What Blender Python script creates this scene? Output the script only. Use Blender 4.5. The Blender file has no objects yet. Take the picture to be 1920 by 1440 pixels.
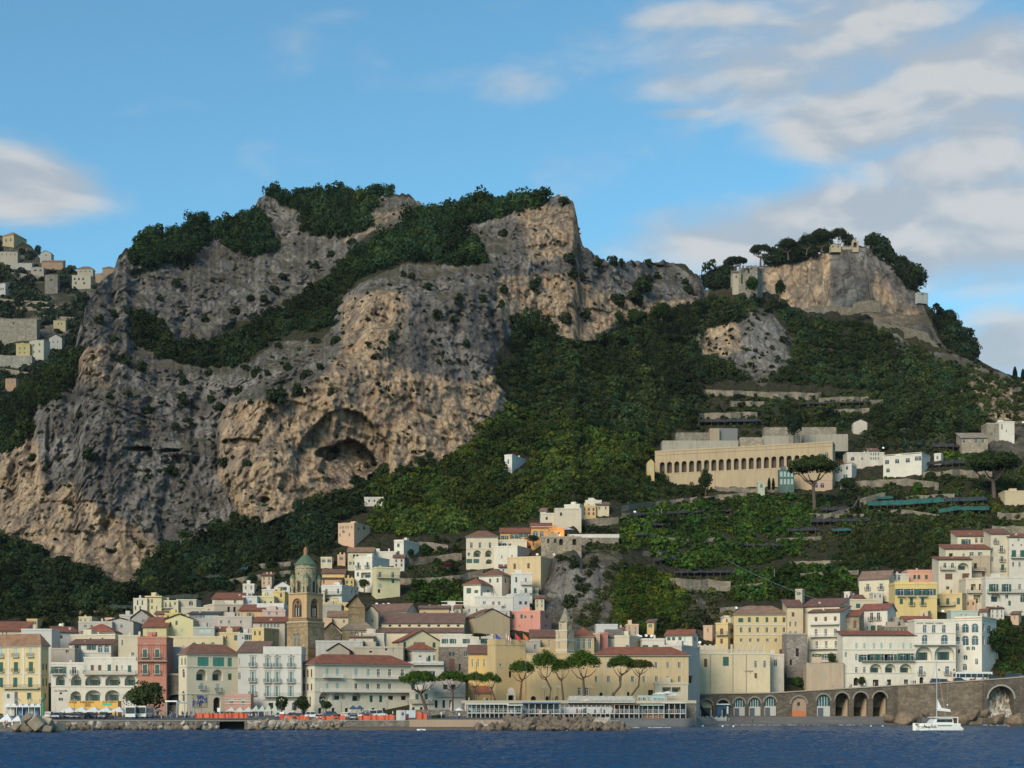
import bpy, bmesh, math, random
import numpy as np
from mathutils import Vector, Matrix
from mathutils.geometry import delaunay_2d_cdt
SC = bpy.context.scene
COL = SC.collection
R = math.radians
# ------------------------------------------------------------ camera
F = 3000.0; HOR = 1328.0; HC = 5.0
cd = bpy.data.cameras.new('camera'); cam = bpy.data.objects.new('camera', cd); COL.objects.link(cam)
cd.sensor_width = 36; cd.lens = 36 * F / 1920; cd.shift_y = (HOR - 720) / 1920
cd.clip_start = 1; cd.clip_end = 30000
cam.location = (0, 0, HC); cam.rotation_euler = (R(90), 0, 0)
SC.camera = cam
# ------------------------------------------------------------ light
SUN_EL, SUN_AZ = R(30), R(-150)      # azimuth measured from +Y towards +X: the sun stands left of and behind the boat
sd = bpy.data.lights.new('sun', 'SUN'); sun = bpy.data.objects.new('sun', sd); COL.objects.link(sun)
sd.energy = 2.9; sd.angle = R(30); sd.color = (1.0, 0.83, 0.64)
sdir = Vector((math.sin(SUN_AZ) * math.cos(SUN_EL), math.cos(SUN_AZ) * math.cos(SUN_EL), math.sin(SUN_EL)))
sun.rotation_euler = (-sdir).to_track_quat('-Z', 'Y').to_euler()
SC.view_settings.view_transform = 'Standard'; SC.view_settings.look = 'None'
SC.view_settings.exposure = 0.35; SC.view_settings.gamma = 1.0
world = bpy.data.worlds.new('World'); SC.world = world; world.use_nodes = True
class NT:
 """tiny node helper"""
 def __init__(s, tree): s.t = tree; s.n = tree.nodes; s.l = tree.links
 def new(s, typ, **kw):
  n = s.n.new(typ)
  for k, v in kw.items(): setattr(n, k, v)
  return n
 def put(s, sock, v):
  if v is None: return
  if isinstance(v, bpy.types.NodeSocket): s.l.new(v, sock)
  else:
   if hasattr(sock.default_value, '__len__') and not hasattr(v, '__len__'): v = (v,) * len(sock.default_value)
   if hasattr(sock.default_value, '__len__') and len(sock.default_value) == 4 and len(v) == 3: v = (*v, 1)
   sock.default_value = v
 def m(s, op, a, b=None, c=None, clamp=False):
  n = s.new('ShaderNodeMath', operation=op, use_clamp=clamp)
  for i, v in enumerate((a, b, c)):
   if v is not None: s.put(n.inputs[i], v)
  return n.outputs[0]
 def vm(s, op, a, b=None, out=0):
  n = s.new('ShaderNodeVectorMath', operation=op)
  s.put(n.inputs[0], a)
  if b is not None: s.put(n.inputs[1], b)
  return n.outputs['Value' if op in ('LENGTH', 'DOT_PRODUCT') else 0]
 def mix(s, f, a, b, blend='MIX'):
  n = s.new('ShaderNodeMix', data_type='RGBA', blend_type=blend)
  s.put(n.inputs['Factor'], f) if False else s.put(n.inputs[0], f)
  s.put(n.inputs[6], a); s.put(n.inputs[7], b)
  return n.outputs[2]
 def rng(s, v, a, b, c=0.0, d=1.0, smooth=False):
  n = s.new('ShaderNodeMapRange', interpolation_type='SMOOTHSTEP' if smooth else 'LINEAR')
  s.put(n.inputs[0], v); s.put(n.inputs[1], a); s.put(n.inputs[2], b); s.put(n.inputs[3], c); s.put(n.inputs[4], d)
  return n.outputs[0]
 def noise(s, vec, scale, detail=4, rough=0.55, dist=0.0):
  n = s.new('ShaderNodeTexNoise'); s.put(n.inputs['Vector'], vec)
  n.inputs['Scale'].default_value = scale; n.inputs['Detail'].default_value = detail
  n.inputs['Roughness'].default_value = rough; n.inputs['Distortion'].default_value = dist
  return n.outputs[0]
 def scale(s, vec, sc):
  return s.vm('MULTIPLY', vec, sc)
 def ramp(s, f, stops):
  n = s.new('ShaderNodeValToRGB'); s.put(n.inputs[0], f); e = n.color_ramp.elements
  while len(e) > 1: e.remove(e[-1])
  e[0].position = stops[0][0]; e[0].color = (*stops[0][1], 1)
  for p, c in stops[1:]:
   x = e.new(p); x.color = (*c, 1)
  return n.outputs[0]
def build_world():
 k = NT(world.node_tree); k.n.clear()
 out = k.new('ShaderNodeOutputWorld'); bg = k.new('ShaderNodeBackground')
 sky = k.new('ShaderNodeTexSky', sky_type='NISHITA', sun_disc=False)
 sky.sun_elevation = SUN_EL; sky.sun_rotation = SUN_AZ; sky.altitude = 0; sky.air_density = 1.0; sky.dust_density = 0.6; sky.ozone_density = 2.2
 tc = k.new('ShaderNodeTexCoord'); g = tc.outputs['Generated']
 d = k.vm('NORMALIZE', g)
 sp = k.new('ShaderNodeSeparateXYZ'); k.put(sp.inputs[0], d)
 az = k.m('ARCTAN2', sp.outputs[0], sp.outputs[1]); el = k.m('ARCSINE', sp.outputs[2])
 cb = k.new('ShaderNodeCombineXYZ'); k.put(cb.inputs[0], az); k.put(cb.inputs[1], el)
 ae = cb.outputs[0]
 def ang(px, py):
  x, z = (px - 960) / F, (HOR - py) / F
  return math.atan2(x, 1), math.atan2(z, math.hypot(x, 1))
 banks = [(1560, 60, 560, 210, .85), (1300, 160, 330, 50, .6), (980, 165, 190, 40, .38), (1290, 212, 130, 20, .6), (1640, 225, 320, 110, 1.0),
             (1820, 150, 280, 190, 1.05), (1780, 310, 260, 80, 1.0), (1600, 440, 500, 125, 1.5), (1880, 430, 330, 130, 1.1),
             (1330, 440, 190, 70, .6), (1890, 640, 130, 80, 1.3), (10, 350, 230, 95, 1.15), (1380, 30, 330, 60, .8), (90, 430, 160, 40, .25), (2300, 300, 400, 500, .9), (-500, 420, 400, 120, .8)]
 tot = None
 for (px, py, rx, ry, w) in banks:
  a, e = ang(px, py)
  v = k.vm('SUBTRACT', ae, (a, e, 0)); v = k.vm('MULTIPLY', v, (F / rx, F / ry, 0))
  ln = k.vm('LENGTH', v)
  s_ = k.rng(ln, 0.0, 1.25, w, 0.0, True)
  tot = s_ if tot is None else k.m('MAXIMUM', tot, s_)
 p = k.vm('MULTIPLY', ae, (11.0, 25.0, 0))
 n1 = k.noise(p, 1.0, 6, 0.47, 0.5)
 p2 = k.vm('MULTIPLY', ae, (34.0, 80.0, 0)); n2 = k.noise(k.vm('ADD', p2, (5.3, 1.1, 0)), 1.0, 6, 0.6)
 dens = k.m('ADD', k.m('MULTIPLY', k.m('SUBTRACT', n1, 0.5), 2.2), k.m('MULTIPLY', k.m('SUBTRACT', n2, 0.5), .55))
 c = k.m('ADD', dens, k.m('MULTIPLY', tot, 1.5))
 cov = k.rng(c, 0.12, 1.35, 0, 1, True)
 n3 = k.noise(k.vm('ADD', p, (0.0, -0.28, 0)), 1.0, 7, 0.5, .3)
 lit = k.rng(k.m('SUBTRACT', n1, n3), -0.08, 0.10, 0, 1, True)
 ccol = k.mix(lit, (0.57, 0.61, 0.66), (0.82, 0.80, 0.77))
 skyc = k.vm('MULTIPLY', sky.outputs[0], (SKYM[0], SKYM[1], SKYM[2]))
 cl = k.vm('MULTIPLY', ccol, (CLM, CLM, CLM))
 col = k.mix(k.m('MULTIPLY', cov, .86), skyc, cl)
 k.put(bg.inputs[0], col); bg.inputs[1].default_value = SKYS
 k.l.new(bg.outputs[0], out.inputs[0])
SKYS = 0.11
SKYM = (.76, 1.20, 1.19)
CLM = 5.8
build_world()
# ------------------------------------------------------------ helpers
def P(px, py, D): return Vector(((px - 960) * D / F, D, HC + (HOR - py) * D / F))
def zat(py, D): return HC + (HOR - py) * D / F
def xat(px, D): return (px - 960) * D / F
def tag(o, label=None, cat=None, group=None, kind=None):
 if label: o['label'] = label
 if cat: o['category'] = cat
 if group: o['group'] = group
 if kind: o['kind'] = kind
 return o
def link(name, me, parent=None, loc=None):
 o = bpy.data.objects.new(name, me); COL.objects.link(o)
 if parent is not None: o.parent = parent
 if loc is not None: o.location = loc
 return o
def empty(name, loc=(0, 0, 0), rz=0):
 o = link(name, None, None, loc); o.rotation_euler = (0, 0, rz); o.empty_display_size = .5; return o
def npmesh(name, verts, faces_idx, nper, mats=(), smooth=False, col=None, mi=None):
 """verts (n,3), faces_idx flat array, nper = verts per face"""
 me = bpy.data.meshes.new(name)
 verts = np.asarray(verts, dtype=np.float32); fi = np.asarray(faces_idx, dtype=np.int32).ravel()
 nf = len(fi) // nper
 me.vertices.add(len(verts)); me.vertices.foreach_set('co', verts.ravel())
 me.loops.add(len(fi)); me.loops.foreach_set('vertex_index', fi)
 me.polygons.add(nf); me.polygons.foreach_set('loop_start', np.arange(nf, dtype=np.int32) * nper)
 if smooth: me.polygons.foreach_set('use_smooth', np.ones(nf, dtype=bool))
 for m in mats: me.materials.append(m)
 if mi is not None: me.polygons.foreach_set('material_index', np.asarray(mi, dtype=np.int32))
 if col is not None:
  for nm, arr in col.items():
   a = me.attributes.new(nm, 'FLOAT_COLOR', 'POINT')
   c4 = np.ones((len(verts), 4), dtype=np.float32); c4[:, :arr.shape[1]] = arr
   a.data.foreach_set('color', c4.ravel())
 me.update(); me.validate()
 return me
class MB:
 """collects plain geometry, several materials, builds one mesh"""
 def __init__(s): s.v = []; s.f = []; s.mi = []; s.mats = []
 def mat(s, m):
  if m not in s.mats: s.mats.append(m)
  return s.mats.index(m)
 def poly(s, pts, m):
  b = len(s.v); s.v += [tuple(p) for p in pts]; s.f.append(tuple(range(b, b + len(pts)))); s.mi.append(s.mat(m))
 def raw(s, vs, fs, m):
  b = len(s.v); s.v += [tuple(p) for p in vs]; k = s.mat(m)
  for f in fs: s.f.append(tuple(i + b for i in f)); s.mi.append(k)
 def box(s, x0, x1, y0, y1, z0, z1, m, M=None):
  vs = [Vector(p) for p in ((x0,y0,z0),(x1,y0,z0),(x1,y1,z0),(x0,y1,z0),(x0,y0,z1),(x1,y0,z1),(x1,y1,z1),(x0,y1,z1))]
  if M is not None: vs = [M @ v for v in vs]
  s.raw(vs, [(0,3,2,1),(4,5,6,7),(0,1,5,4),(1,2,6,5),(2,3,7,6),(3,0,4,7)], m)
 def tube(s, pts, rad, m, n=6, cap=True):
  pts = [Vector(p) for p in pts]
  if not hasattr(rad, '__len__'): rad = [rad] * len(pts)
  vs = []; fs = []
  for i, p in enumerate(pts):
   t = (pts[min(i + 1, len(pts) - 1)] - pts[max(i - 1, 0)]).normalized()
   u = t.cross(Vector((0, 0, 1)))
   if u.length < 1e-3: u = t.cross(Vector((1, 0, 0)))
   u.normalize(); w = t.cross(u)
   for j in range(n):
    a = 2 * math.pi * j / n
    vs.append(p + (u * math.cos(a) + w * math.sin(a)) * rad[i])
  for i in range(len(pts) - 1):
   for j in range(n):
    k = (j + 1) % n
    fs.append((i*n+j, i*n+k, (i+1)*n+k, (i+1)*n+j))
  if cap: fs.append(tuple(range(n))[::-1]); fs.append(tuple((len(pts)-1)*n + j for j in range(n)))
  s.raw(vs, fs, m)
 def lathe(s, prof, m, c=(0,0,0), n=12, cap=True):
  vs = []; fs = []
  for (r, z) in prof:
   for j in range(n):
    a = 2 * math.pi * j / n + math.pi / n
    vs.append((c[0] + r * math.cos(a), c[1] + r * math.sin(a), c[2] + z))
  for i in range(len(prof) - 1):
   for j in range(n):
    k = (j + 1) % n
    fs.append((i*n+j, i*n+k, (i+1)*n+k, (i+1)*n+j))
  if cap: fs.append(tuple(range(n))[::-1]); fs.append(tuple((len(prof)-1)*n + j for j in range(n)))
  s.raw(vs, fs, m)
 def mesh(s, name, smooth=False):
  me = bpy.data.meshes.new(name); me.from_pydata(s.v, [], s.f)
  for m in s.mats: me.materials.append(m)
  me.polygons.foreach_set('material_index', s.mi)
  if smooth: me.polygons.foreach_set('use_smooth', [True] * len(s.f))
  me.update(); return me
 def obj(s, name, parent=None, loc=None, smooth=False):
  return link(name, s.mesh(name, smooth), parent, loc)
O1 = ' first second third fourth fifth sixth seventh eighth ninth tenth eleventh twelfth thirteenth fourteenth fifteenth sixteenth seventeenth eighteenth nineteenth'.split(' ')
O10 = ['', '', 'twenty', 'thirty', 'forty', 'fifty', 'sixty', 'seventy', 'eighty', 'ninety']
def ordw(n):
 if n < 20: return O1[n]
 if n >= 100: return 'hundred and ' + (ordw(n - 100) if n > 100 else 'zeroth')
 return O10[n // 10] + ' ' + O1[n % 10] if n % 10 else O10[n // 10][:-1] + 'ieth'
_rs = np.random.RandomState(7); _perm = np.concatenate([_rs.permutation(256)] * 3).astype(np.int64)
_grad = _rs.normal(size=(256, 3)); _grad /= np.linalg.norm(_grad, axis=1)[:, None]
def perlin(x, y, z):
 x = np.asarray(x, float); y = np.asarray(y, float) + np.zeros_like(x); z = np.asarray(z, float) + np.zeros_like(x)
 xi, yi, zi = np.floor(x).astype(np.int64), np.floor(y).astype(np.int64), np.floor(z).astype(np.int64)
 xf, yf, zf = x - xi, y - yi, z - zi
 u, v, w = [t * t * t * (t * (t * 6 - 15) + 10) for t in (xf, yf, zf)]
 def g(i, j, k):
  h = _perm[(_perm[(_perm[(xi + i) & 255] + yi + j) & 255] + zi + k) & 255] if False else _perm[_perm[_perm[(xi + i) & 255] + ((yi + j) & 255)] + ((zi + k) & 255)]
  gr = _grad[h]
  return gr[..., 0] * (xf - i) + gr[..., 1] * (yf - j) + gr[..., 2] * (zf - k)
 def L(a, b, t): return a + t * (b - a)
 return L(L(L(g(0,0,0), g(1,0,0), u), L(g(0,1,0), g(1,1,0), u), v), L(L(g(0,0,1), g(1,0,1), u), L(g(0,1,1), g(1,1,1), u), v), w) * 1.5
def fbm(x, y, z, o=5, lac=2.05, gain=0.5, ridged=False):
 s = 0; a = 1; n = 0; f = 1
 for i in range(o):
  p = perlin(x * f + i * 17.3, y * f - i * 9.1, z * f + i * 4.7)
  if ridged: p = 1 - 2 * np.abs(p)
  s = s + a * p; n += a; a *= gain; f *= lac
 return s / n
def inpoly(px, py, poly):
 px = np.asarray(px, float); py = np.asarray(py, float); c = np.zeros(px.shape, bool); n = len(poly)
 for i in range(n):
  x0, y0 = poly[i]; x1, y1 = poly[i - 1]
  if y0 == y1: continue
  m = ((y0 > py) != (y1 > py)) & (px < (x1 - x0) * (py - y0) / (y1 - y0) + x0)
  c ^= m
 return c
def blur(a, n):
 if n < 1: return a
 for ax in (0, 1):
  k = np.ones(2 * n + 1) / (2 * n + 1)
  pad = [(0, 0), (0, 0)]; pad[ax] = (n, n)
  b = np.pad(a, pad, mode='edge'); c = np.cumsum(b, axis=ax)
  if ax == 0: c = np.vstack([np.zeros((1, c.shape[1])), c]); a = (c[2*n+1:] - c[:-(2*n+1)]) / (2*n+1)
  else: c = np.hstack([np.zeros((c.shape[0], 1)), c]); a = (c[:, 2*n+1:] - c[:, :-(2*n+1)]) / (2*n+1)
 return a
# ------------------------------------------------------------ materials
_mc = {}
def newmat(name):
 m = bpy.data.materials.new(name); m.use_nodes = True
 k = NT(m.node_tree); b = k.n['Principled BSDF']; return m, k, b
def wpos(k): return k.new('ShaderNodeNewGeometry').outputs['Position']
def bump(k, b, h, dist=0.1, st=1.0):
 n = k.new('ShaderNodeBump'); n.inputs['Strength'].default_value = st; n.inputs['Distance'].default_value = dist
 k.put(n.inputs['Height'], h); k.put(b.inputs['Normal'], n.outputs[0])
def plain(name, c, rough=.6, metal=0.0, var=.12):
 key = ('pl', name, c)
 if key in _mc: return _mc[key]
 m, k, b = newmat(name); p = wpos(k)
 n = k.noise(p, 1.7, 5, .6)
 k.put(b.inputs['Base Color'], k.mix(n, tuple(x * (1 - var) for x in c), tuple(min(1, x * (1 + var)) for x in c)))
 b.inputs['Roughness'].default_value = rough; b.inputs['Metallic'].default_value = metal
 _mc[key] = m; return m
def plaster(c, wear=.5):
 c = tuple(round(x, 3) for x in c); key = ('pa', c, wear)
 if key in _mc: return _mc[key]
 m, k, b = newmat('plaster'); p = wpos(k)
 lum = sum(c) / 3; c = tuple((x * .88 + lum * .12) * q for x, q in zip(c, (.95, .885, .80))); big = k.noise(p, .11, 5, .6); fine = k.noise(p, 1.3, 6, .65)
 st = k.noise(k.scale(p, (1.3, 1.3, .09)), 1.0, 5, .6)          # rain streaks
 sp = k.noise(k.scale(p, (.35, .35, .3)), 1.0, 7, .7)            # damp and bare patches
 base = k.mix(k.rng(big, .3, .7), tuple(x * .9 for x in c), tuple(min(.85, x * 1.07) for x in c))
 gr = tuple(x * y for x, y in zip(c, (.62, .6, .56)))
 base = k.mix(k.m('MULTIPLY', k.rng(st, .48, .68), .42 * wear), base, gr)
 base = k.mix(k.m('MULTIPLY', k.rng(sp, .52, .62), .7 * wear), base, tuple(.55 * x + .45 * y for x, y in zip(c, (.30, .27, .23))))
 base = k.mix(k.m('MULTIPLY', k.rng(fine, .45, .8), .25), base, tuple(x * .75 for x in c))
 k.put(b.inputs['Base Color'], base); b.inputs['Roughness'].default_value = .88
 bump(k, b, fine, .04, .6)
 _mc[key] = m; return m
def tiles(c=(.25, .085, .05)):
 key = ('ti', c)
 if key in _mc: return _mc[key]
 m, k, b = newmat('roof_tiles'); p = wpos(k)
 w = k.new('ShaderNodeTexWave', wave_type='BANDS', bands_direction='X'); k.put(w.inputs[0], p); w.inputs['Scale'].default_value = 1.1; w.inputs['Distortion'].default_value = .4
 n = k.noise(p, .5, 6, .7); n2 = k.noise(p, 3.5, 3, .6)
 col = k.mix(k.rng(n, .3, .7), tuple(x * .6 for x in c), tuple(x * 1.35 for x in c))
 col = k.mix(k.m('MULTIPLY', k.rng(n2, .5, .75), .6), col, (.16, .12, .09))
 col = k.mix(k.m('MULTIPLY', k.rng(w.outputs[1], .0, .35, 1, 0), .45), col, tuple(x * .4 for x in c))
 k.put(b.inputs['Base Color'], col); b.inputs['Roughness'].default_value = .9
 bump(k, b, w.outputs[1], .12, .8); _mc[key] = m; return m
def stone(c=(.27, .23, .18), sc=1.0, name='stone_masonry', moss=.4):
 key = ('st', c, sc, moss)
 if key in _mc: return _mc[key]
 m, k, b = newmat(name); p = wpos(k)
 v = k.new('ShaderNodeTexVoronoi', feature='F1'); k.put(v.inputs['Vector'], k.scale(p, (1, 1, 1.6))); v.inputs['Scale'].default_value = 1.1 * sc
 ve = k.new('ShaderNodeTexVoronoi', feature='DISTANCE_TO_EDGE'); k.put(ve.inputs['Vector'], k.scale(p, (1, 1, 1.6))); ve.inputs['Scale'].default_value = 1.1 * sc
 n = k.noise(p, .3, 6, .65); st = k.noise(k.scale(p, (.6, .6, .08)), 1.0, 5, .6)
 sp = k.new('ShaderNodeSeparateColor'); k.put(sp.inputs[0], v.outputs['Color'])
 col = k.mix(sp.outputs[0], tuple(x * .65 for x in c), tuple(x * 1.3 for x in c))
 col = k.mix(k.rng(n, .35, .7), col, tuple(x * .55 for x in c))
 col = k.mix(k.m('MULTIPLY', k.rng(st, .5, .7), .5), col, tuple(x * .4 for x in c))
 col = k.mix(k.rng(ve.outputs[0], .0, .06, .6, 0), col, tuple(x * .3 for x in c))
 if moss: col = k.mix(k.m('MULTIPLY', k.rng(k.noise(p, .22, 6, .7), .55, .68), moss), col, (.05, .065, .025))
 k.put(b.inputs['Base Color'], col); b.inputs['Roughness'].default_value = .95
 bump(k, b, k.m('ADD', k.m('MULTIPLY', ve.outputs[0], 2), n), .15, .8); _mc[key] = m; return m
def glass(c=(.02, .025, .03), r=.12):
 key = ('gl', c)
 if key in _mc: return _mc[key]
 m, k, b = newmat('window_glass'); p = wpos(k)
 k.put(b.inputs['Base Color'], k.mix(k.noise(p, .9, 2), tuple(x * .5 for x in c), tuple(x * 2 for x in c)))
 b.inputs['Roughness'].default_value = r; b.inputs['Specular IOR Level'].default_value = .35
 _mc[key] = m; return m
def carpaint(c):
 key = ('cp', c)
 if key in _mc: return _mc[key]
 m, k, b = newmat('car_paint'); k.put(b.inputs['Base Color'], k.mix(k.noise(wpos(k), 2.0, 3), tuple(x * .9 for x in c), c))
 b.inputs['Roughness'].default_value = .35; b.inputs['Coat Weight'].default_value = .5; _mc[key] = m; return m
def foliage(name='foliage', tr=.25):
 key = ('fo', name)
 if key in _mc: return _mc[key]
 m, k, b = newmat(name)
 at = k.new('ShaderNodeAttribute', attribute_name='col'); p = wpos(k)
 n = k.noise(p, .06, 4, .6)
 c = k.mix(k.m('MULTIPLY', k.rng(n, .35, .7), .3), at.outputs[0], (.055, .075, .022), 'MIX')
 c = k.vm('MULTIPLY', c, (.86, .86, .80)); k.put(b.inputs['Base Color'], c); b.inputs['Roughness'].default_value = .8; b.inputs['Specular IOR Level'].default_value = .08
 t = k.new('ShaderNodeBsdfTranslucent'); k.put(t.inputs[0], k.vm('MULTIPLY', c, (1.0, 1.25, .5)))
 mx = k.new('ShaderNodeMixShader'); mx.inputs[0].default_value = tr
 k.l.new(b.outputs[0], mx.inputs[1]); k.l.new(t.outputs[0], mx.inputs[2])
 k.l.new(mx.outputs[0], k.n['Material Output'].inputs[0]); _mc[key] = m; return m
M_BARK = plain('bark', (.11, .075, .05), .9)
M_BARKR = plain('pine_bark', (.085, .058, .045), .9)
M_METAL = plain('metal_grey', (.25, .26, .27), .4, .6)
M_IRON = plain('wrought_iron', (.05, .05, .055), .5)
M_WHITE = plain('white_paint', (.72, .72, .70), .5)
M_CONC = plain('concrete', (.33, .31, .28), .9, var=.3)
M_RUBBER = plain('rubber', (.02, .02, .02), .8)
M_GREEN = plain('green_shutter_paint', (.02, .085, .06), .5)
M_GREENP = plain('pale_green_shutter_paint', (.34, .43, .40), .5)
M_BROWN = plain('brown_shutter_paint', (.12, .05, .03), .6)
M_GREYSH = plain('grey_shutter_paint', (.30, .33, .34), .6)
M_FRAME = plain('pale_stone_frame', (.50, .47, .40), .8)
M_FRAMED = plain('grey_stone_frame', (.28, .25, .22), .8)
M_DARK = plain('dark_interior', (.022, .02, .018), .9)
M_GLASS = glass()
M_GLASSB = glass((.05, .08, .10))
def rock_mat():
 """cliff limestone: grey weathered skin, tan flowstone streaks and dry grass on ledges.
 attribute rk: r = tan weight, g = vegetation / earth weight, b = pale grey weight"""
 m, k, b = newmat('limestone'); p = wpos(k)
 at = k.new('ShaderNodeAttribute', attribute_name='rk'); sp = k.new('ShaderNodeSeparateColor'); k.put(sp.inputs[0], at.outputs[0])
 tan, veg, pale = sp.outputs
 g = k.new('ShaderNodeNewGeometry'); nz = k.new('ShaderNodeSeparateXYZ'); k.put(nz.inputs[0], g.outputs['Normal'])
 streak = k.noise(k.scale(p, (.16, .10, .03)), 1.0, 8, .62, .3)
 streak2 = k.noise(k.scale(p, (.5, .3, .04)), 1.0, 6, .6)
 mott = k.noise(p, .055, 9, .68, .4); fine = k.noise(p, .45, 7, .7); vfine = k.noise(p, 1.6, 4, .7)
 vo = k.new('ShaderNodeTexVoronoi', feature='DISTANCE_TO_EDGE'); k.put(vo.inputs['Vector'], k.vm('ADD', k.scale(p, (1, 1, .55)), k.scale(k.new('ShaderNodeTexNoise').outputs[1], (3, 3, 3)))); vo.inputs['Scale'].default_value = .09
 crack = k.rng(vo.outputs[0], 0.0, .08, 1, 0)
 grey = k.mix(k.rng(fine, .28, .74), (.062, .056, .052), (.235, .21, .187))
 grey = k.mix(k.m('MULTIPLY', k.rng(k.noise(k.scale(p, (.17, .17, .12)), 1.0, 8, .75), .45, .62), .6), grey, (.11, .10, .096))
 grey = k.mix(k.m('MULTIPLY', k.rng(mott, .45, .62), .55), grey, (.42, .39, .36))
 grey = k.mix(k.m('MULTIPLY', k.rng(streak, .50, .60), .4), grey, (.085, .083, .088))
 tn = k.mix(k.rng(streak2, .35, .65), (.36, .24, .145), (.68, .51, .345))
 tn = k.mix(k.m('MULTIPLY', k.rng(streak, .46, .60), .7), tn, (.145, .13, .125))
 tn = k.mix(k.m('MULTIPLY', k.rng(mott, .54, .68), .45), tn, (.40, .22, .12))
 tn = k.mix(k.m('MULTIPLY', k.rng(vfine, .5, .8), .3), tn, (.12, .09, .07))
 tw = k.rng(k.m('ADD', tan, k.m('MULTIPLY', k.m('SUBTRACT', mott, .5), 1.1)), .22, .66, 0, 1, True)
 col = k.mix(tw, grey, tn)
 col = k.mix(k.m('MULTIPLY', pale, k.rng(fine, .3, .7)), col, (.36, .33, .29))
 col = k.mix(k.m('MULTIPLY', crack, .45), col, (.045, .04, .036))
 gr = k.mix(k.rng(k.noise(p, .12, 5, .6), .4, .6), (.17, .13, .07), (.06, .068, .03))
 gr = k.mix(k.m('MULTIPLY', k.rng(vfine, .45, .7), .7), gr, (.03, .032, .016))
 led = k.rng(k.m('ADD', nz.outputs[2], k.m('MULTIPLY', k.m('SUBTRACT', fine, .5), .8)), .70, .93, 0, 1, True)
 scr = k.rng(k.noise(p, .14, 6, .7), .60, .70, 0, .6, True)
 col = k.mix(k.m('MULTIPLY', k.m('MAXIMUM', led, scr), k.rng(tw, 0, 1, .85, .45)), col, gr)
 earth = k.mix(k.rng(fine, .35, .65), (.022, .028, .012), (.075, .062, .035))
 col = k.mix(k.rng(k.m('ADD', veg, k.m('MULTIPLY', k.m('SUBTRACT', fine, .5), .6)), .35, .65, 0, 1, True), col, earth)
 k.put(b.inputs['Base Color'], col); b.inputs['Roughness'].default_value = .95; b.inputs['Specular IOR Level'].default_value = .15
 h = k.m('ADD', k.m('MULTIPLY', fine, 1.5), k.m('ADD', k.m('MULTIPLY', vfine, .6), k.m('MULTIPLY', streak2, .8)))
 h = k.m('SUBTRACT', h, k.m('MULTIPLY', crack, .5))
 bump(k, b, h, 1.6, 1.0)
 return m
M_ROCK = rock_mat()
# ------------------------------------------------------------ terrain
def prof(pts, x):
 xs = [p[0] for p in pts]; ys = [p[1] for p in pts]; return np.interp(x, xs, ys)
SKY0 = [(-600,790),(-400,780),(-100,762),(0,752),(30,730),(60,708),(110,680),(140,655),(150,610),(160,575),(185,535),(213,507),(222,480),(235,468),(262,456),(300,452),
 (340,444),(380,430),(440,420),(476,392),(486,374),(500,368),(560,372),(640,366),(690,366),(735,362),(770,368),(795,388),(815,392),(860,388),(900,380),(960,374),
 (1000,374),(1030,370),(1048,366),(1062,367),(1075,378),(1082,405),(1088,440),(1092,456),(1115,478),(1140,489),(1165,492),(1200,490),(1240,488),(1275,492),(1296,503),(1312,520),(1322,540),
 (1345,545),(1385,540),(1440,546),(1480,572),(1530,588),(1600,580),(1650,604),(1700,622),(1790,664),(1850,690),(1920,716),(2000,750),(2300,800),(2500,820)]
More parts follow.
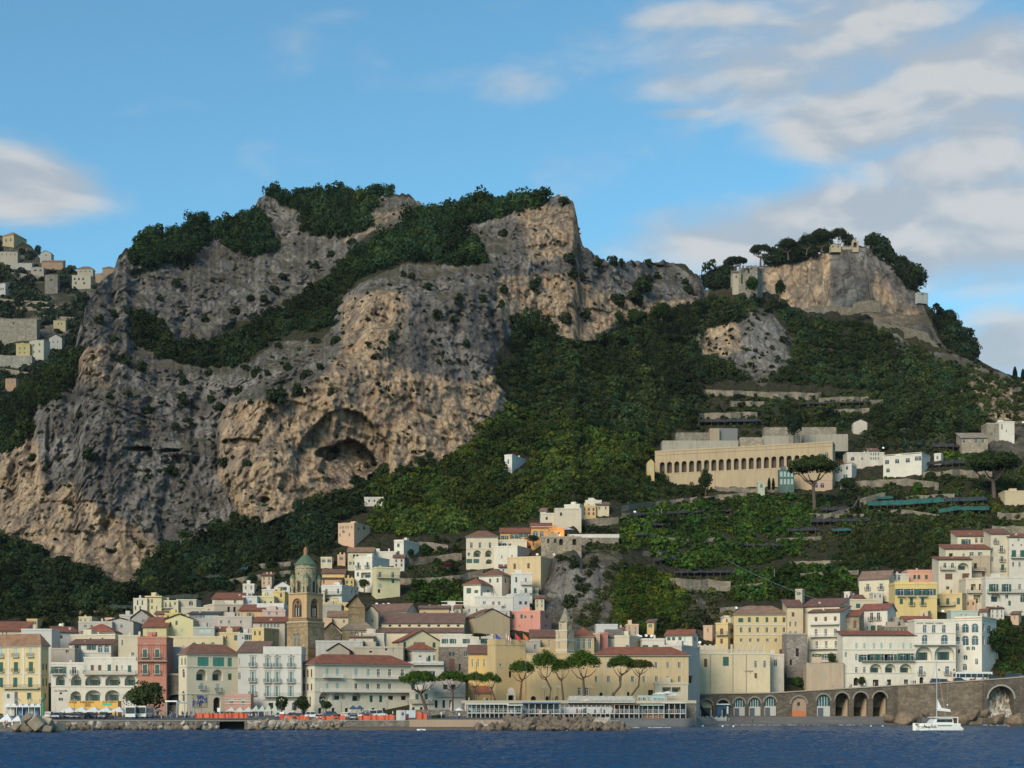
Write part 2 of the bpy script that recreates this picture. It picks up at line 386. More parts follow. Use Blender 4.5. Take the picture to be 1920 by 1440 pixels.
COLS = {
 -600: [(1350,450),(1250,495),(1150,560),(1000,680),(800,760)],
 0: [(1350,445),(1250,495),(1150,570),(1070,640),(1030,675),(900,705),(760,760),(740,775)],
 100: [(1350,445),(1250,492),(1150,568),(1040,668),(900,690),(760,715),(690,760)],
 200: [(1350,445),(1250,492),(1150,565),(1080,655),(900,680),(760,712),(620,770),(505,840)],
 300: [(1350,445),(1250,492),(1150,565),(1060,665),(850,700),(740,735),(650,790),(600,812),(500,850),(450,890)],
 400: [(1350,445),(1250,492),(1150,560),(1010,672),(960,690),(850,712),(730,745),(660,795),(630,815),(520,865),(480,905),(425,950)],
 480: [(1350,445),(1250,490),(1150,555),(1050,635),(985,685),(860,694),(740,718),(660,775),(600,830),(520,880),(470,925),(395,985)],
 600: [(1350,445),(1250,490),(1150,552),(1050,628),(940,692),(850,708),(760,712),(690,728),(620,790),(560,860),(500,905),(440,950),(365,1010)],
 700: [(1350,445),(1250,490),(1150,552),(1050,625),(910,705),(820,712),(700,722),(570,752),(520,800),(490,855),(440,910),(365,1000)],
 800: [(1350,445),(1250,490),(1150,552),(1050,622),(950,680),(875,715),(700,735),(570,770),(510,812),(480,850),(420,910),(385,970)],
 900: [(1350,445),(1250,490),(1150,552),(1050,622),(950,680),(825,735),(700,755),(570,790),(490,830),(450,880),(380,950)],
 1000: [(1350,445),(1250,490),(1150,548),(1080,590),(1010,630),(900,705),(770,775),(700,800),(640,825),(560,838),(480,855),(420,885),(372,930)],
 1050: [(1350,445),(1250,490),(1195,528),(1160,556),(1050,570),(1025,598),(980,640),(900,700),(770,775),(640,832),(520,850),(430,880),(368,910)],
 1150: [(1350,445),(1250,490),(1195,530),(1170,545),(1060,578),(1025,605),(960,650),(900,705),(800,770),(640,860),(600,872),(490,900)],
 1250: [(1350,470),(1300,478),(1250,496),(1190,532),(1100,585),(1050,615),(980,655),(935,728),(910,752),(800,795),(700,845),(600,885),(570,905),(490,960)],
 1330: [(1350,492),(1300,500),(1250,512),(1190,540),(1100,592),(1000,655),(935,722),(912,750),(840,770),(790,800),(720,842),(660,872),(600,905),(560,950)],
 1400: [(1350,492),(1300,500),(1250,512),(1190,538),(1100,592),(1000,655),(930,716),(905,750),(840,772),(790,800),(720,852),(700,868),(600,895),(548,935)],
 1600: [(1350,492),(1290,502),(1250,514),(1190,535),(1120,572),(1000,655),(930,712),(905,740),(840,772),(790,810),(720,862),(650,930),(580,1000)],
 1800: [(1350,492),(1276,503),(1240,514),(1150,552),(1080,590),(1000,640),(950,675),(900,705),(850,755),(790,800),(740,850),(664,950)],
 2000: [(1350,492),(1270,503),(1240,514),(1150,552),(1080,590),(1000,640),(950,675),(900,705),(850,755),(790,800),(740,850)],
 2500: [(1350,492),(1270,503),(1150,552),(1000,640),(900,705),(790,800)],
}
def depth_table(px, py):
 ks = sorted(COLS); D = np.zeros_like(px)
 vals = [prof(sorted(COLS[k]), py.ravel()).reshape(py.shape) for k in ks]
 for i in range(len(ks) - 1):
  m = (px >= ks[i]) & (px <= ks[i + 1]); t = (px - ks[i]) / (ks[i + 1] - ks[i]); t = t * t * (3 - 2 * t) * .5 + t * .5
  D = np.where(m, vals[i] * (1 - t) + vals[i + 1] * t, D)
 return D
class Sheet:
 def __init__(s, x0, x1, nx, top, ybot, ny):
  s.x = np.linspace(x0, x1, nx); s.dx = s.x[1] - s.x[0]; s.top = top; s.ybot = ybot; s.ny = ny
  s.t = np.linspace(0, 1, ny)
  s.PX = np.repeat(s.x[:, None], ny, 1); s.PY = s.top[:, None] + s.t[None, :] * (ybot - s.top[:, None])
 def sample(s, px, py):
  px = np.asarray(px, float); py = np.asarray(py, float)
  i = np.clip((px - s.x[0]) / s.dx, 0, len(s.x) - 1.001); i0 = i.astype(int); f = i - i0
  tp = s.top[i0] * (1 - f) + s.top[i0 + 1] * f
  j = np.clip((py - tp) / (s.ybot - tp) * (s.ny - 1), 0, s.ny - 1.001); j0 = j.astype(int); g = j - j0
  D = s.D
  return (D[i0, j0] * (1 - f) * (1 - g) + D[i0 + 1, j0] * f * (1 - g) + D[i0, j0 + 1] * (1 - f) * g + D[i0 + 1, j0 + 1] * f * g)
 def build(s, name, mat, cols, back=16, drop=.55, close=True):
  D, PX, PY = s.D, s.PX, s.PY
  X = (PX - 960) * D / F; Y = D; Z = HC + (HOR - PY) * D / F
  bx = []; k = (X[:, 0], Y[:, 0], Z[:, 0])
  rows = []
  for i in range(1, back + 1):
   d = 3.0 * i ** 1.55
   rows.append((k[0] * (1 + d / k[1]) , k[1] + d, k[2] + 1.0 - d * drop * min(1, i / 5) + perlin(k[0] / 14, (k[1] + d) / 14, 0) * min(4, i)))
  X = np.hstack([np.stack([r[0] for r in rows[::-1]], 1), X]); Y = np.hstack([np.stack([r[1] for r in rows[::-1]], 1), Y]); Z = np.hstack([np.stack([r[2] for r in rows[::-1]], 1), Z])
  nx, ny = X.shape
  V = np.stack([X, Y, Z], -1).reshape(-1, 3)
  idx = np.arange(nx * ny).reshape(nx, ny)
  q = np.stack([idx[:-1, :-1], idx[:-1, 1:], idx[1:, 1:], idx[1:, :-1]], -1).reshape(-1)
  c = {}
  for nm, a in cols.items():
   a = np.concatenate([np.repeat(a[:, :1], back, 1), a], 1); c[nm] = a.reshape(-1, 3)
  me = npmesh(name, V, q, 4, [mat], smooth=False, col=c)
  o = link(name, me); tag(o, kind='structure'); return o
def polymask(S, polys, n=3):
 a = np.zeros(S.PX.shape)
 for p in polys:
  w = 1.0
  if isinstance(p, tuple): p, w = p
  a = np.maximum(a, inpoly(S.PX, S.PY, p) * w)
 return blur(a, n) if n else a
T_TAN = [[(640,575),(660,556),(705,545),(750,548),(765,570),(748,640),(735,690),(800,700),(880,720),(930,700),(940,730),(905,800),(850,860),(720,905),(600,938),(500,980),(455,975),(412,900),(412,800),(428,755),(500,750),(590,722),(640,660)],
 [(930,520),(1060,512),(1150,556),(1215,570),(1300,560),(1310,590),(1170,615),(1100,645),(1000,625),(940,600)],
 ([(0,830),(60,800),(90,930),(130,900),(200,960),(290,1000),(300,1090),(200,1100),(80,1050),(0,1000)], .8),
 ([(150,650),(215,640),(215,730),(165,735),(130,720)], .55), ([(960,400),(1010,380),(1080,380),(1095,470),(1000,500)], .55),
 ([(1300,620),(1385,580),(1385,660),(1330,675),(1300,660)], .9), ([(1780,690),(1850,700),(1920,740),(1920,800),(1850,790),(1800,740)], .6),
 ([(640,420),(760,380),(790,390),(700,440),(640,470)], .45), ([(20,740),(50,740),(60,830),(20,840)], .9)]
ROCK = [[(0,752),(60,760),(140,680),(150,560),(213,500),(262,450),(300,448),(380,428),(400,440),(476,390),(486,366),(560,376),(560,400),(580,380),(640,420),(690,380),(700,360),(800,380),(780,440),
  (700,430),(640,480),(660,490),(560,560),(500,600),(440,600),(390,640),(330,640),(270,595),(250,600),(260,640),(330,680),(420,690),(470,680),(520,640),(600,640),(620,620),(640,560),(680,530),(760,495),(900,500),(915,480),
  (860,425),(900,420),(960,400),(1030,365),(1075,366),(1100,460),(1130,480),(1240,480),(1330,540),(1320,575),(1240,580),(1170,606),(1110,640),(1060,635),(1000,605),(965,620),(930,660),(935,720),(960,760),
  (910,800),(850,860),(720,905),(600,938),(500,980),(430,985),(340,1020),(270,1060),(250,1095),(200,1085),(130,1060),(60,1030),(0,1000)],
 [(1300,620),(1340,605),(1390,570),(1440,580),(1490,640),(1480,690),(1430,725),(1400,705),(1350,670),(1300,660)],
 [(1740,660),(1790,664),(1860,690),(1920,716),(2000,740),(2000,800),(1860,790),(1800,740)],
 [(1035,1030),(1090,1015),(1160,1030),(1180,1080),(1150,1130),(1160,1185),(1100,1190),(1040,1190),(1000,1140),(1010,1060)],
 [(1250,1100),(1290,1110),(1370,1150),(1350,1200),(1270,1190)],
 [(1850,800),(1920,800),(1920,860),(1800,840)], [(1640,600),(1700,640),(1740,700),(1700,720),(1650,650)]]
def rockdisp(S, rock, A=1.0, seed=0.0):
 X = (S.PX - 960) * S.D / F; Z = (HOR - S.PY) * S.D / F; Y = S.D
 w = perlin(X / 70 + seed, Y / 90, Z / 80) * 14
 big = fbm((X + w) / 85 + seed, Y / 140, (Z + w) / 150, 4, ridged=True)
 but = fbm((X + w) / 26 + seed, Y / 50, Z / 95, 4, ridged=True)
 mid = fbm((X + w * .4) / 14, Y / 17, (Z - w * .3) / 17 + seed, 5, ridged=True)
 fine = fbm(X / 5.2, Y / 5, Z / 6 + seed, 5, gain=.68)
 led = fbm(X / 60, Y / 60, (Z + .25 * X + w) / 13 + seed, 3)
 w2 = perlin(X / 9, Y / 20, Z / 9) * 3
 face = np.abs(perlin((X + w) / 19 + seed + Z / 90, Y / 26, Z / 34)) + .4 * np.abs(perlin((X + w2) / 8.5, Y / 12, Z / 13 + seed)) + .45 * np.abs(perlin((X + w2) / 3.7, Y / 6, Z / 7 + seed)) + .25 * np.abs(perlin(X / 1.9, Y / 3, Z / 3.2 + seed))
 zz = (Z + .22 * X + w * 1.5) / 17; st = zz - np.floor(zz); led = np.clip((st - .82) / .18, 0, 1) * perlin(X / 30, Z / 25, 5.0 + seed)
 d = -(big - big[rock > .5].mean()) * 9 - (but - but[rock > .5].mean()) * 6 - (mid - mid[rock > .5].mean()) * 2.6 - fine * 5.0 - (face - face[rock > .5].mean()) * 7 + led * 5
 return d * rock * A, fbm(X / 60 + 3, Y / 60, Z / 60, 4) * 11
def build_main():
 nx, ny = 1250, 470
 x = np.linspace(-300, 2250, nx); top = prof(SKY0, x) + perlin(x / 21, 0, 1.3) * 6 + perlin(x / 9, 0, 3.3) * 4.0 + perlin(x / 3.5, 0, 8.3) * 2
 S = Sheet(x[0], x[-1], nx, top, 1350, ny)
 S.D = blur(depth_table(S.PX, S.PY), 4)
 for _ in range(3):
  a = np.pad(S.D, ((9, 9), (0, 0)), mode='edge'); c = np.cumsum(np.vstack([np.zeros((1, ny)), a]), 0); S.D = (c[19:] - c[:-19]) / 19
 rock = polymask(S, ROCK, 3); tan = polymask(S, T_TAN, 4)
 bulge = polymask(S, [[(640,575),(700,545),(800,560),(900,600),(960,700),(900,810),(850,860),(720,905),(600,938),(500,985),(455,975),(412,900),(410,800),(428,750),(500,738),(590,700),(630,640)]], 2)
 S.D -= bulge * 13 * np.clip((700 - S.PX) / 200, 0, 1)
 def ell(cx, cy, rx, ry, p=1.0):
  r = ((S.PX - cx) / rx) ** 2 + ((S.PY - cy) / ry) ** 2; return np.clip(1.25 - r, 0, 1) ** p
 cave = ell(648, 862, 74, 62, .6) * (S.PY < 905)
 cut = np.clip((S.PY - 800) / 20, 0, 1)
 wob = perlin(S.PX / 17, S.PY / 13, 2.2) * .5 + perlin(S.PX / 7, S.PY / 6, 4.2) * .25
 def well(cx, cy, rx, ry, amt, soft=.35):
  r = ((S.PX - cx) / rx) ** 2 + ((S.PY - cy) / ry) ** 2 + wob; return np.clip((1 - r) / soft, 0, 1) * amt
 def alc(top, cx, wd, drop, bot, fall, amt):
  lip = top + ((S.PX - cx) / wd) ** 2 * drop + wob * 8
  return np.clip((S.PY - lip) / 3, 0, 1) * np.clip((bot + (S.PX - cx) * .25 - S.PY) / fall, 0, 1) * np.clip((1.12 - np.abs(S.PX - cx) / wd) / .1, 0, 1) * amt
 S.D += alc(766, 645, 82, 66, 925, 85, 8) + alc(822, 655, 50, 40, 905, 55, 15) + well(615, 850, 22, 15, 12) + well(702, 896, 14, 9, 10)
 S.D += ell(720, 588, 22, 30) * 10 + ell(830, 545, 14, 12) * 6 + well(497, 938, 10, 7, 9) + well(448, 828, 40, 7, 7)
 S.D += well(262, 842, 26, 5, 7) + well(315, 845, 22, 4, 7) + ell(95, 840, 10, 60) * 6 + ell(25, 900, 12, 40) * 8 + ell(1140, 652, 120, 12) * 8
 rd, sl = rockdisp(S, rock)
 def groove(pts, wd, dp_, one=0):
  best = np.full(S.PX.shape, 1e9)
  for (a, b), (c, d_) in zip(pts, pts[1:]):
   L2 = (c - a) ** 2 + (d_ - b) ** 2; t = np.clip(((S.PX - a) * (c - a) + (S.PY - b) * (d_ - b)) / L2, 0, 1)
   best = np.minimum(best, np.hypot(S.PX - a - t * (c - a), S.PY - b - t * (d_ - b)))
  return np.clip(1 - (best + wob * 12) / wd, 0, 1) * dp_
 for g_ in (([(262,520),(250,600),(258,650)], 16, 14), ([(345,480),(352,560),(335,640)], 12, 10), ([(432,740),(412,800),(418,880),(450,950),(480,990)], 11, 13), ([(215,560),(228,640),(200,720)], 9, 7), ([(150,660),(128,760),(110,860)], 9, 9), ([(62,760),(58,830),(66,900)], 11, 12), ([(20,800),(30,900)], 8, 8),
               ([(520,440),(505,520),(530,580)], 12, 11), ([(600,460),(575,530)], 10, 8), ([(390,700),(360,780),(375,850),(340,930)], 9, 7), ([(300,700),(270,780),(285,850)], 10, 7), ([(560,700),(548,800),(560,900)], 8, 6), ([(765,560),(742,640),(738,700)], 12, 8), ([(870,560),(850,640),(880,700)], 9, 7), ([(935,520),(925,600),(945,680)], 10, 8), ([(1040,410),(1010,480),(1020,540)], 9, 6), ([(1190,500),(1200,580)], 10, 7), ([(860,700),(868,780)], 8, 6), ([(210,800),(190,900),(200,1000)], 9, 7), ([(320,880),(300,960),(310,1030)], 8, 6), ([(1130,500),(1110,560)], 8, 6)):
  S.D += groove(g_[0], g_[1] * 1.2, g_[2] * .5) * rock
 low = np.clip((1120 - S.PY) / 80, 0, 1) * np.clip(1.0 - rock, 0, 1) * ~inpoly(S.PX, S.PY, [(1180,800),(2600,780),(2600,1350),(1180,1350)])
 smallcrag = np.where(S.PY > 1000, .6, 1.0) * np.where((S.PX > 1290) & (S.PY > 590), .6, 1.0)
 S.D += rd * smallcrag + sl * low
 fade = np.clip((S.PY - S.top[:, None]) / 6, 0, 1)
 veg = np.clip(1 - rock * 1.15, 0, 1)
 pale = polymask(S, [([(1400,600),(1450,600),(1480,660),(1440,715),(1400,690)], .7), ([(1330,380),(1340,380),(1340,390)], .1), ([(1040,1050),(1100,1060),(1100,1180),(1050,1180)], .6), ([(560,400),(520,420),(480,376),(520,372)], .5)], 3)
 S.rock = rock
 S.build('mountain', M_ROCK, {'rk': np.stack([tan, veg, pale], -1)})
 return S
S0 = build_main()
SKY2 = [(1200,600),(1280,590),(1310,570),(1325,545),(1345,535),(1380,520),(1400,500),(1440,500),(1460,492),(1500,484),(1540,474),(1575,463),(1600,460),(1625,462),(1645,478),(1668,492),(1700,520),(1725,545),(1740,572),(1765,600),(1790,625),(1812,650),(1830,672),(1860,690),(1920,712),(2000,740),(2400,800)]
def build_crag():
 nx, ny = 400, 110
 x = np.linspace(1200, 2400, nx); top = prof(SKY2, x) + perlin(x / 8, 0, 5.3) * 3
 S = Sheet(1200, 2400, nx, top, 800, ny)
 S.D = 1120 + (800 - S.PY) * .22 + np.abs(S.PX - 1590) * .12
 S.D += np.where(S.PY < 600, 0, -40)
 S.D = blur(S.D, 3)
 rock = polymask(S, [[(1415,505),(1460,492),(1575,460),(1650,470),(1725,560),(1760,640),(1800,665),(1700,625),(1600,600),(1500,590),(1420,560)], [(1760,610),(1800,660),(1770,650)]], 2)
 rd, sl = rockdisp(S, rock, .8, 3.7); S.D += rd
 tan = polymask(S, [([(1420,505),(1560,470),(1560,590),(1460,580)], .75), ([(1640,500),(1740,600),(1700,625),(1600,600)], .5)], 3)
 S.build('crag', M_ROCK, {'rk': np.stack([tan, np.clip(1 - rock * 1.2, 0, 1), rock * 0], -1)}); return S
S2 = build_crag()
SKY1 = [(-700,330),(-300,400),(-60,432),(0,442),(30,450),(60,462),(75,485),(105,494),(130,505),(160,512),(185,520),(230,540),(260,570),(330,640),(400,700)]
def build_far():
 nx, ny = 240, 110
 x = np.linspace(-700, 400, nx); top = prof(SKY1, x) + perlin(x / 14, 0, 2.3) * 3
 S = Sheet(-700, 400, nx, top, 860, ny)
 S.D = 1120 + (860 - S.PY) * 1.15 + np.maximum(0, -S.PX) * .2
 X = (S.PX - 960) * S.D / F; Z = (HOR - S.PY) * S.D / F
 S.D += fbm(X / 90, Z / 60, 2.1, 4) * 22
 S.D += (((Z / 9.0) % 1.0) < .5) * 0.0
 tw = polymask(S, [([(0,560),(160,560),(130,620),(0,600)], .5)], 3)
 S.build('far_hill', M_ROCK, {'rk': np.stack([tw, .25 + .5 * np.clip(fbm(X / 30, Z / 9, 1.0, 3) * 2 + .5, 0, 1), tw * .6], -1)}); return S
S1 = build_far()
# ------------------------------------------------------------ foliage
def clump(nq, rx, rz, seed, leaf, nb=7, flat=False):
 """crown as many small leaf faces set through a lumpy volume; returns verts (n,3), quads, per-vertex shade"""
 rs = np.random.RandomState(seed)
 d = rs.normal(size=(nb, 3)); d /= np.linalg.norm(d, axis=1)[:, None]
 cen = d * rs.uniform(.25, .62, (nb, 1));
 if flat: cen[:, 2] = np.abs(cen[:, 2]) * .5
 rad = rs.uniform(.32, .52, nb)
 b = rs.randint(nb, size=nq); dd = rs.normal(size=(nq, 3)); dd /= np.linalg.norm(dd, axis=1)[:, None]
 if flat: dd[:, 2] = np.abs(dd[:, 2]) * np.where(rs.rand(nq) < .8, 1, -.5)
 else: dd[:, 2] = np.where((dd[:, 2] < -.3) & (rs.rand(nq) < .6), -dd[:, 2], dd[:, 2])
 rr = rad[b] * rs.uniform(.75, 1.08, nq)
 c = cen[b] + dd * rr[:, None]
 c = c * np.array([rx, rx, rz])
 n = dd + rs.normal(size=(nq, 3)) * .34; n /= np.linalg.norm(n, axis=1)[:, None]
 a = np.cross(n, rs.normal(size=(nq, 3))); a /= np.linalg.norm(a, axis=1)[:, None]; e = np.cross(n, a)
 s = leaf * rs.uniform(.6, 1.3, (nq, 1))
 V = np.stack([c - a * s - e * s * .7, c + a * s * .8 - e * s * .6, c + a * s + e * s * .7, c - a * s * .7 + e * s], 1).reshape(-1, 3)
 sh = np.repeat(rs.uniform(.5, 1.4, nq), 4)
 return V, sh
PROTO = {}
def protos(kind):
 if kind in PROTO: return PROTO[kind]
 L = []
 for s in range(6):
  if kind == 'broad': L.append(clump(300, 1, .95, 10 + s, .095))
  elif kind == 'pine': L.append(clump(310, .9, 1.15, 30 + s, .09))
  elif kind == 'scrub': L.append(clump(110, 1, .7, 50 + s, .17))
  elif kind == 'small': L.append(clump(46, 1, .8, 70 + s, .27))
 PROTO[kind] = L; return L
def scatter(name, pts, sizes, kind, cols, label=None, cat=None, trunk=False, rs=None):
 """pts (n,3) base positions; one mass of crowns"""
 rs = rs or np.random.RandomState(3); Vs = []; Cs = []
 pr = protos(kind)
 n = len(pts); pick = rs.randint(len(pr), size=n); ang = rs.uniform(0, 6.283, n); hz = rs.uniform(.8, 1.25, n)
 for i in range(n):
  V, sh = pr[pick[i]]; c, s_ = math.cos(ang[i]), math.sin(ang[i]); r = sizes[i]
  W = np.empty_like(V); W[:, 0] = (V[:, 0] * c - V[:, 1] * s_) * r; W[:, 1] = (V[:, 0] * s_ + V[:, 1] * c) * r; W[:, 2] = (V[:, 2] * hz[i] + .55) * r
  Vs.append((W + pts[i]).astype(np.float32)); Cs.append((sh[:, None] * cols[i][None, :]).astype(np.float32))
 V = np.concatenate(Vs); C = np.concatenate(Cs)
 me = npmesh(name, V, np.arange(len(V)), 4, [foliage()], col={'col': np.clip(C, 0, 1)})
 o = link(name, me); tag(o, label, cat, None, 'stuff'); return o
RECTS = []; SKIRT = 13; NOR = False
def fill(S, polys, step, seed, jitter=.5, hole=None, dens=None):
 rs = np.random.RandomState(seed); out = []
 for p in polys:
  xs = [q[0] for q in p]; ys = [q[1] for q in p]
  gx, gy = np.meshgrid(np.arange(min(xs), max(xs), step), np.arange(min(ys), max(ys), step * .8))
  gx = gx + rs.uniform(-jitter, jitter, gx.shape) * step; gy = gy + rs.uniform(-jitter, jitter, gy.shape) * step
  m = inpoly(gx, gy, p)
  for h in (hole or []): m &= ~inpoly(gx, gy, h)
  for (a, b_, c, d_) in ([] if NOR else RECTS): m &= ~((gx > a - 5) & (gx < b_ + 5) & (gy > c - 2) & (gy < d_ + SKIRT))
  out.append(np.stack([gx[m], gy[m]], 1))
 q = np.concatenate(out)
 if dens is not None:
  v = fbm(q[:, 0] / dens[0], q[:, 1] / dens[0], 9.0, 3); q = q[v > dens[1]]
 return q
def on(S, q, sink=0.0):
 D = S.sample(q[:, 0], q[:, 1])
 return np.stack([(q[:, 0] - 960) * D / F, D, HC + (HOR - q[:, 1]) * D / F - sink], 1)
def tint(q, base, var, seed, sc=60.0):
 rs = np.random.RandomState(seed); n = len(q)
 v = fbm(q[:, 0] / sc, q[:, 1] / sc, seed * 1.7, 4)[:, None]
 c = np.array(base)[None, :] * (1 + np.clip(v * 1.7, -.6, .9)) * rs.uniform(1 - var, 1 + var, (n, 1))
 hue = rs.uniform(-1, 1, (n, 1)); c = c * np.hstack([1 + .35 * hue, 1 + .06 * hue, 1 - .2 * hue])
 br = rs.rand(n) < .05; c[br] *= np.array([1.5, 1.25, .8])
 return np.clip(c, .008, .5)
# ------------------------------------------------------------ sea
def sea():
 m, k, b = newmat('sea_water'); p = wpos(k)
 n1 = k.noise(k.scale(p, (.5, .9, 1)), 1.0, 5, .6, .6); n2 = k.noise(k.scale(p, (1.7, 3.0, 1)), 1.0, 4, .6, .5)
 n0 = k.noise(k.scale(p, (.012, .03, 1)), 1.0, 3, .5)
 sp = k.new('ShaderNodeSeparateXYZ'); k.put(sp.inputs[0], p)
 near = k.rng(sp.outputs[1], 400, 470, 0, 1)
 col = k.mix(n0, (.004, .040, .110), (.008, .060, .150)); col = k.mix(k.m('MULTIPLY', near, .8), col, (.022, .065, .078))
 k.put(b.inputs['Base Color'], col); b.inputs['Roughness'].default_value = .22; b.inputs['IOR'].default_value = 1.33
 b.inputs['Specular IOR Level'].default_value = .3
 bump(k, b, k.m('ADD', n1, k.m('MULTIPLY', n2, .45)), .55, 1.0)
 ys = np.concatenate([np.linspace(60, 110, 30), 110 + np.cumsum(np.linspace(.25, .9, 420))]); ys = ys[ys < 520]; ys = np.concatenate([ys, [560]])
 u = np.linspace(-.42, .42, 900)
 Y, U = np.meshgrid(ys, u, indexing='ij'); X = Y * U
 h = fbm(X / 8.0, Y / 5.0, 1.3, 4, ridged=True) * .42 + fbm(X / 2.4, Y / 1.4, 5.3, 3, ridged=True) * .20 - .2
 Z = h * np.clip((Y - 60) / 30, 0, 1) * np.clip((470 - Y) / 60, .25, 1)
 V = np.stack([X, Y, Z], -1).reshape(-1, 3); idx = np.arange(X.size).reshape(X.shape)
 q = np.stack([idx[:-1, :-1], idx[:-1, 1:], idx[1:, 1:], idx[1:, :-1]], -1).reshape(-1)
 tag(link('sea', npmesh('sea', V, q, 4, [m], smooth=True)), kind='structure')
 o = MB()
 o.poly([(-2500, -1500, -.6), (2500, -1500, -.6), (2500, 620, -.6), (-2500, 620, -.6)], m); tag(o.obj('open_sea'), kind='structure')
 g = MB(); g.poly([(-2500, 600, -.9), (2500, 600, -.9), (2500, 3000, -.9), (-2500, 3000, -.9)], plain('earth', (.10, .09, .06), .95)); tag(g.obj('ground'), kind='structure')
sea()
# ------------------------------------------------------------ buildings
WHITE = (.60, .59, .55); CREAM = (.60, .54, .41); YEL = (.60, .43, .20); PALEY = (.58, .50, .35); PINK = (.56, .25, .20); GREY = (.36, .35, .33); OFFW = (.52, .50, .45)
TAN = (.45, .35, .22); OCHRE = (.52, .33, .13); STONE = (.33, .285, .22); BLUEW = (.54, .57, .60); ORANGE = (.60, .28, .09); PEACH = (.58, .40, .28)
TC = (.215, .095, .06); TB = (.21, .115, .08); TR = (.26, .085, .045); TT = (.30, .165, .095)
_wm = {}
def arch_pts(w, h, n=9):
 """opening outline, x from -w/2, z from 0, round head"""
 r = min(w / 2, h * .6); pts = [(-w/2, 0), (w/2, 0)]
 for i in range(n + 1):
  a = math.pi * i / n; pts.append((math.cos(a) * w / 2, h - r + math.sin(a) * r))
 return pts
def opening(style, w, h):
 return arch_pts(w, h) if style[0] in 'aALDVROT' else [(-w/2, 0), (w/2, 0), (w/2, h), (-w/2, h)]
DEPTH = {'L': 1.7, 'l': 1.6, 'D': 1.1, 'd': .5, 'R': .9, 'O': 2.2, 'T': .45}
def win_mesh(style, w, h):
 w = max(.25, round(w, 1)); h = max(.3, round(h, 1)); key = (style, w, h)
 if key in _wm: return _wm[key]
 s0 = style[0]; m = MB(); r = DEPTH.get(s0, .24); y = r - .03
 out = opening(style, w, h)
 def pane(mt, yy=y): m.poly([(x * .999, yy, z) for x, z in out][::1], mt)
 def surround(mt, t=.16, pr=.07):
  m.box(-w/2 - t, -w/2, -pr, .02, 0, h, mt); m.box(w/2, w/2 + t, -pr, .02, 0, h, mt)
  m.box(-w/2 - t, w/2 + t, -pr, .02, h, h + t, mt)
 def shutters_open(mt):
  for sx in (-1, 1):
   a = sx * w / 2; b_ = a + sx * w * .46
   m.box(min(a, b_), max(a, b_), -.09, -.03, .03, h * (.97 if s0 != 'L' else .8), mt)
 def bars(mt, fr=.07, arch=False):
  hh = h if not arch else h
  m.box(-.03, .03, y - .05, y - .01, 0, hh, mt); m.box(-w/2, -w/2 + fr, y - .06, y - .01, 0, hh - (w/2 if arch else 0), mt); m.box(w/2 - fr, w/2, y - .06, y - .01, 0, hh - (w/2 if arch else 0), mt)
  if h > 1.6: m.box(-w/2, w/2, y - .05, y - .01, h * .7, h * .7 + .06, mt)
  if not arch: m.box(-w/2, w/2, y - .06, y - .01, h - fr, h, mt)
 SH = {'e': plain('teal_glazed_frame', (.05, .20, .15), .4), 'g': M_GREEN, 'p': M_GREENP, 'n': M_BROWN, 'k': M_GREYSH}
 if s0 in SH:
  pane(SH[s0], .08); m.box(-.02, .02, .05, .075, 0, h, M_DARK); m.box(-w/2, w/2, .05, .075, h * .5 - .03, h * .5 + .03, SH[s0])
  if 'f' in style: surround(M_FRAME)
 elif s0 in 'wsf':
  pane(M_GLASS); bars(M_WHITE)
  if s0 == 's': shutters_open(M_GREEN)
  if s0 == 'f': surround(M_FRAME); m.box(-w/2 - .3, w/2 + .3, -.16, .02, h + .3, h + .42, M_FRAME)
  m.box(-w/2 - .1, w/2 + .1, -.1, .0, -.12, 0, M_FRAME)
 elif s0 == 'P':       # palazzo window: pale shutters half open, stone frame, pediment
  pane(M_GLASSB); bars(M_GREENP); surround(M_FRAMED, .18); m.box(-w/2 - .4, w/2 + .4, -.2, .02, h + .45, h + .6, M_FRAMED)
  for sx in (-1, 1): m.box(min(sx*w*.22, sx*w*.5), max(sx*w*.22, sx*w*.5), .02, .06, 0.02, h, M_GREENP)
 elif s0 in 'aA':
  pane(M_GLASS if s0 == 'a' else M_GLASSB); bars(M_WHITE, arch=True)
 elif s0 == 'V': pane(M_GLASSB); bars(M_WHITE, arch=True)
 elif s0 == 'R': pane(plain('pale_infill', (.38, .30, .22), .9));
 elif s0 in 'Ll':
  iw, ih = w * .34, h * .58
  m.poly([(-iw/2, y - .02, .05), (iw/2, y - .02, .05), (iw/2, y - .02, ih), (-iw/2, y - .02, ih)], M_GLASS)
  for sx in (-1, 1): m.box(min(sx*iw*.5, sx*iw*.86), max(sx*iw*.5, sx*iw*.86), y - .12, y - .05, .05, ih, M_GREEN if 'w' not in style else M_WHITE)
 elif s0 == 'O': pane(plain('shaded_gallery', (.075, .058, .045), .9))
 elif s0 == 'T':
  pane(plain('brown_stone', (.17, .10, .06), .9)); n = 3; bw = w * .8 / n
  for i in range(n):
   cx = -w * .4 + bw * (i + .5); m.poly([(cx + a, y - .04, .3 + b_) for a, b_ in arch_pts(bw * .66, h * .62, 6)], M_DARK)
  for i in range(1, n): m.box(-w*.4 + bw*i - .09, -w*.4 + bw*i + .09, y - .25, y - .05, .3, h * .5, M_FRAME)
  m.lathe([(w * .15, 0), (w * .15, .05)], M_DARK, (0, y - .1, h * .74), 10) if False else m.poly([(w*.13*math.cos(a), y - .05, h * .8 + w*.13*math.sin(a)) for a in [k_ * .7 for k_ in range(9)]], M_DARK)
 elif s0 == 'D': pane(M_DARK)
 elif s0 == 'd': pane(M_DARK)
 me = m.mesh('window'); _wm[key] = me; return me
_bm = {}
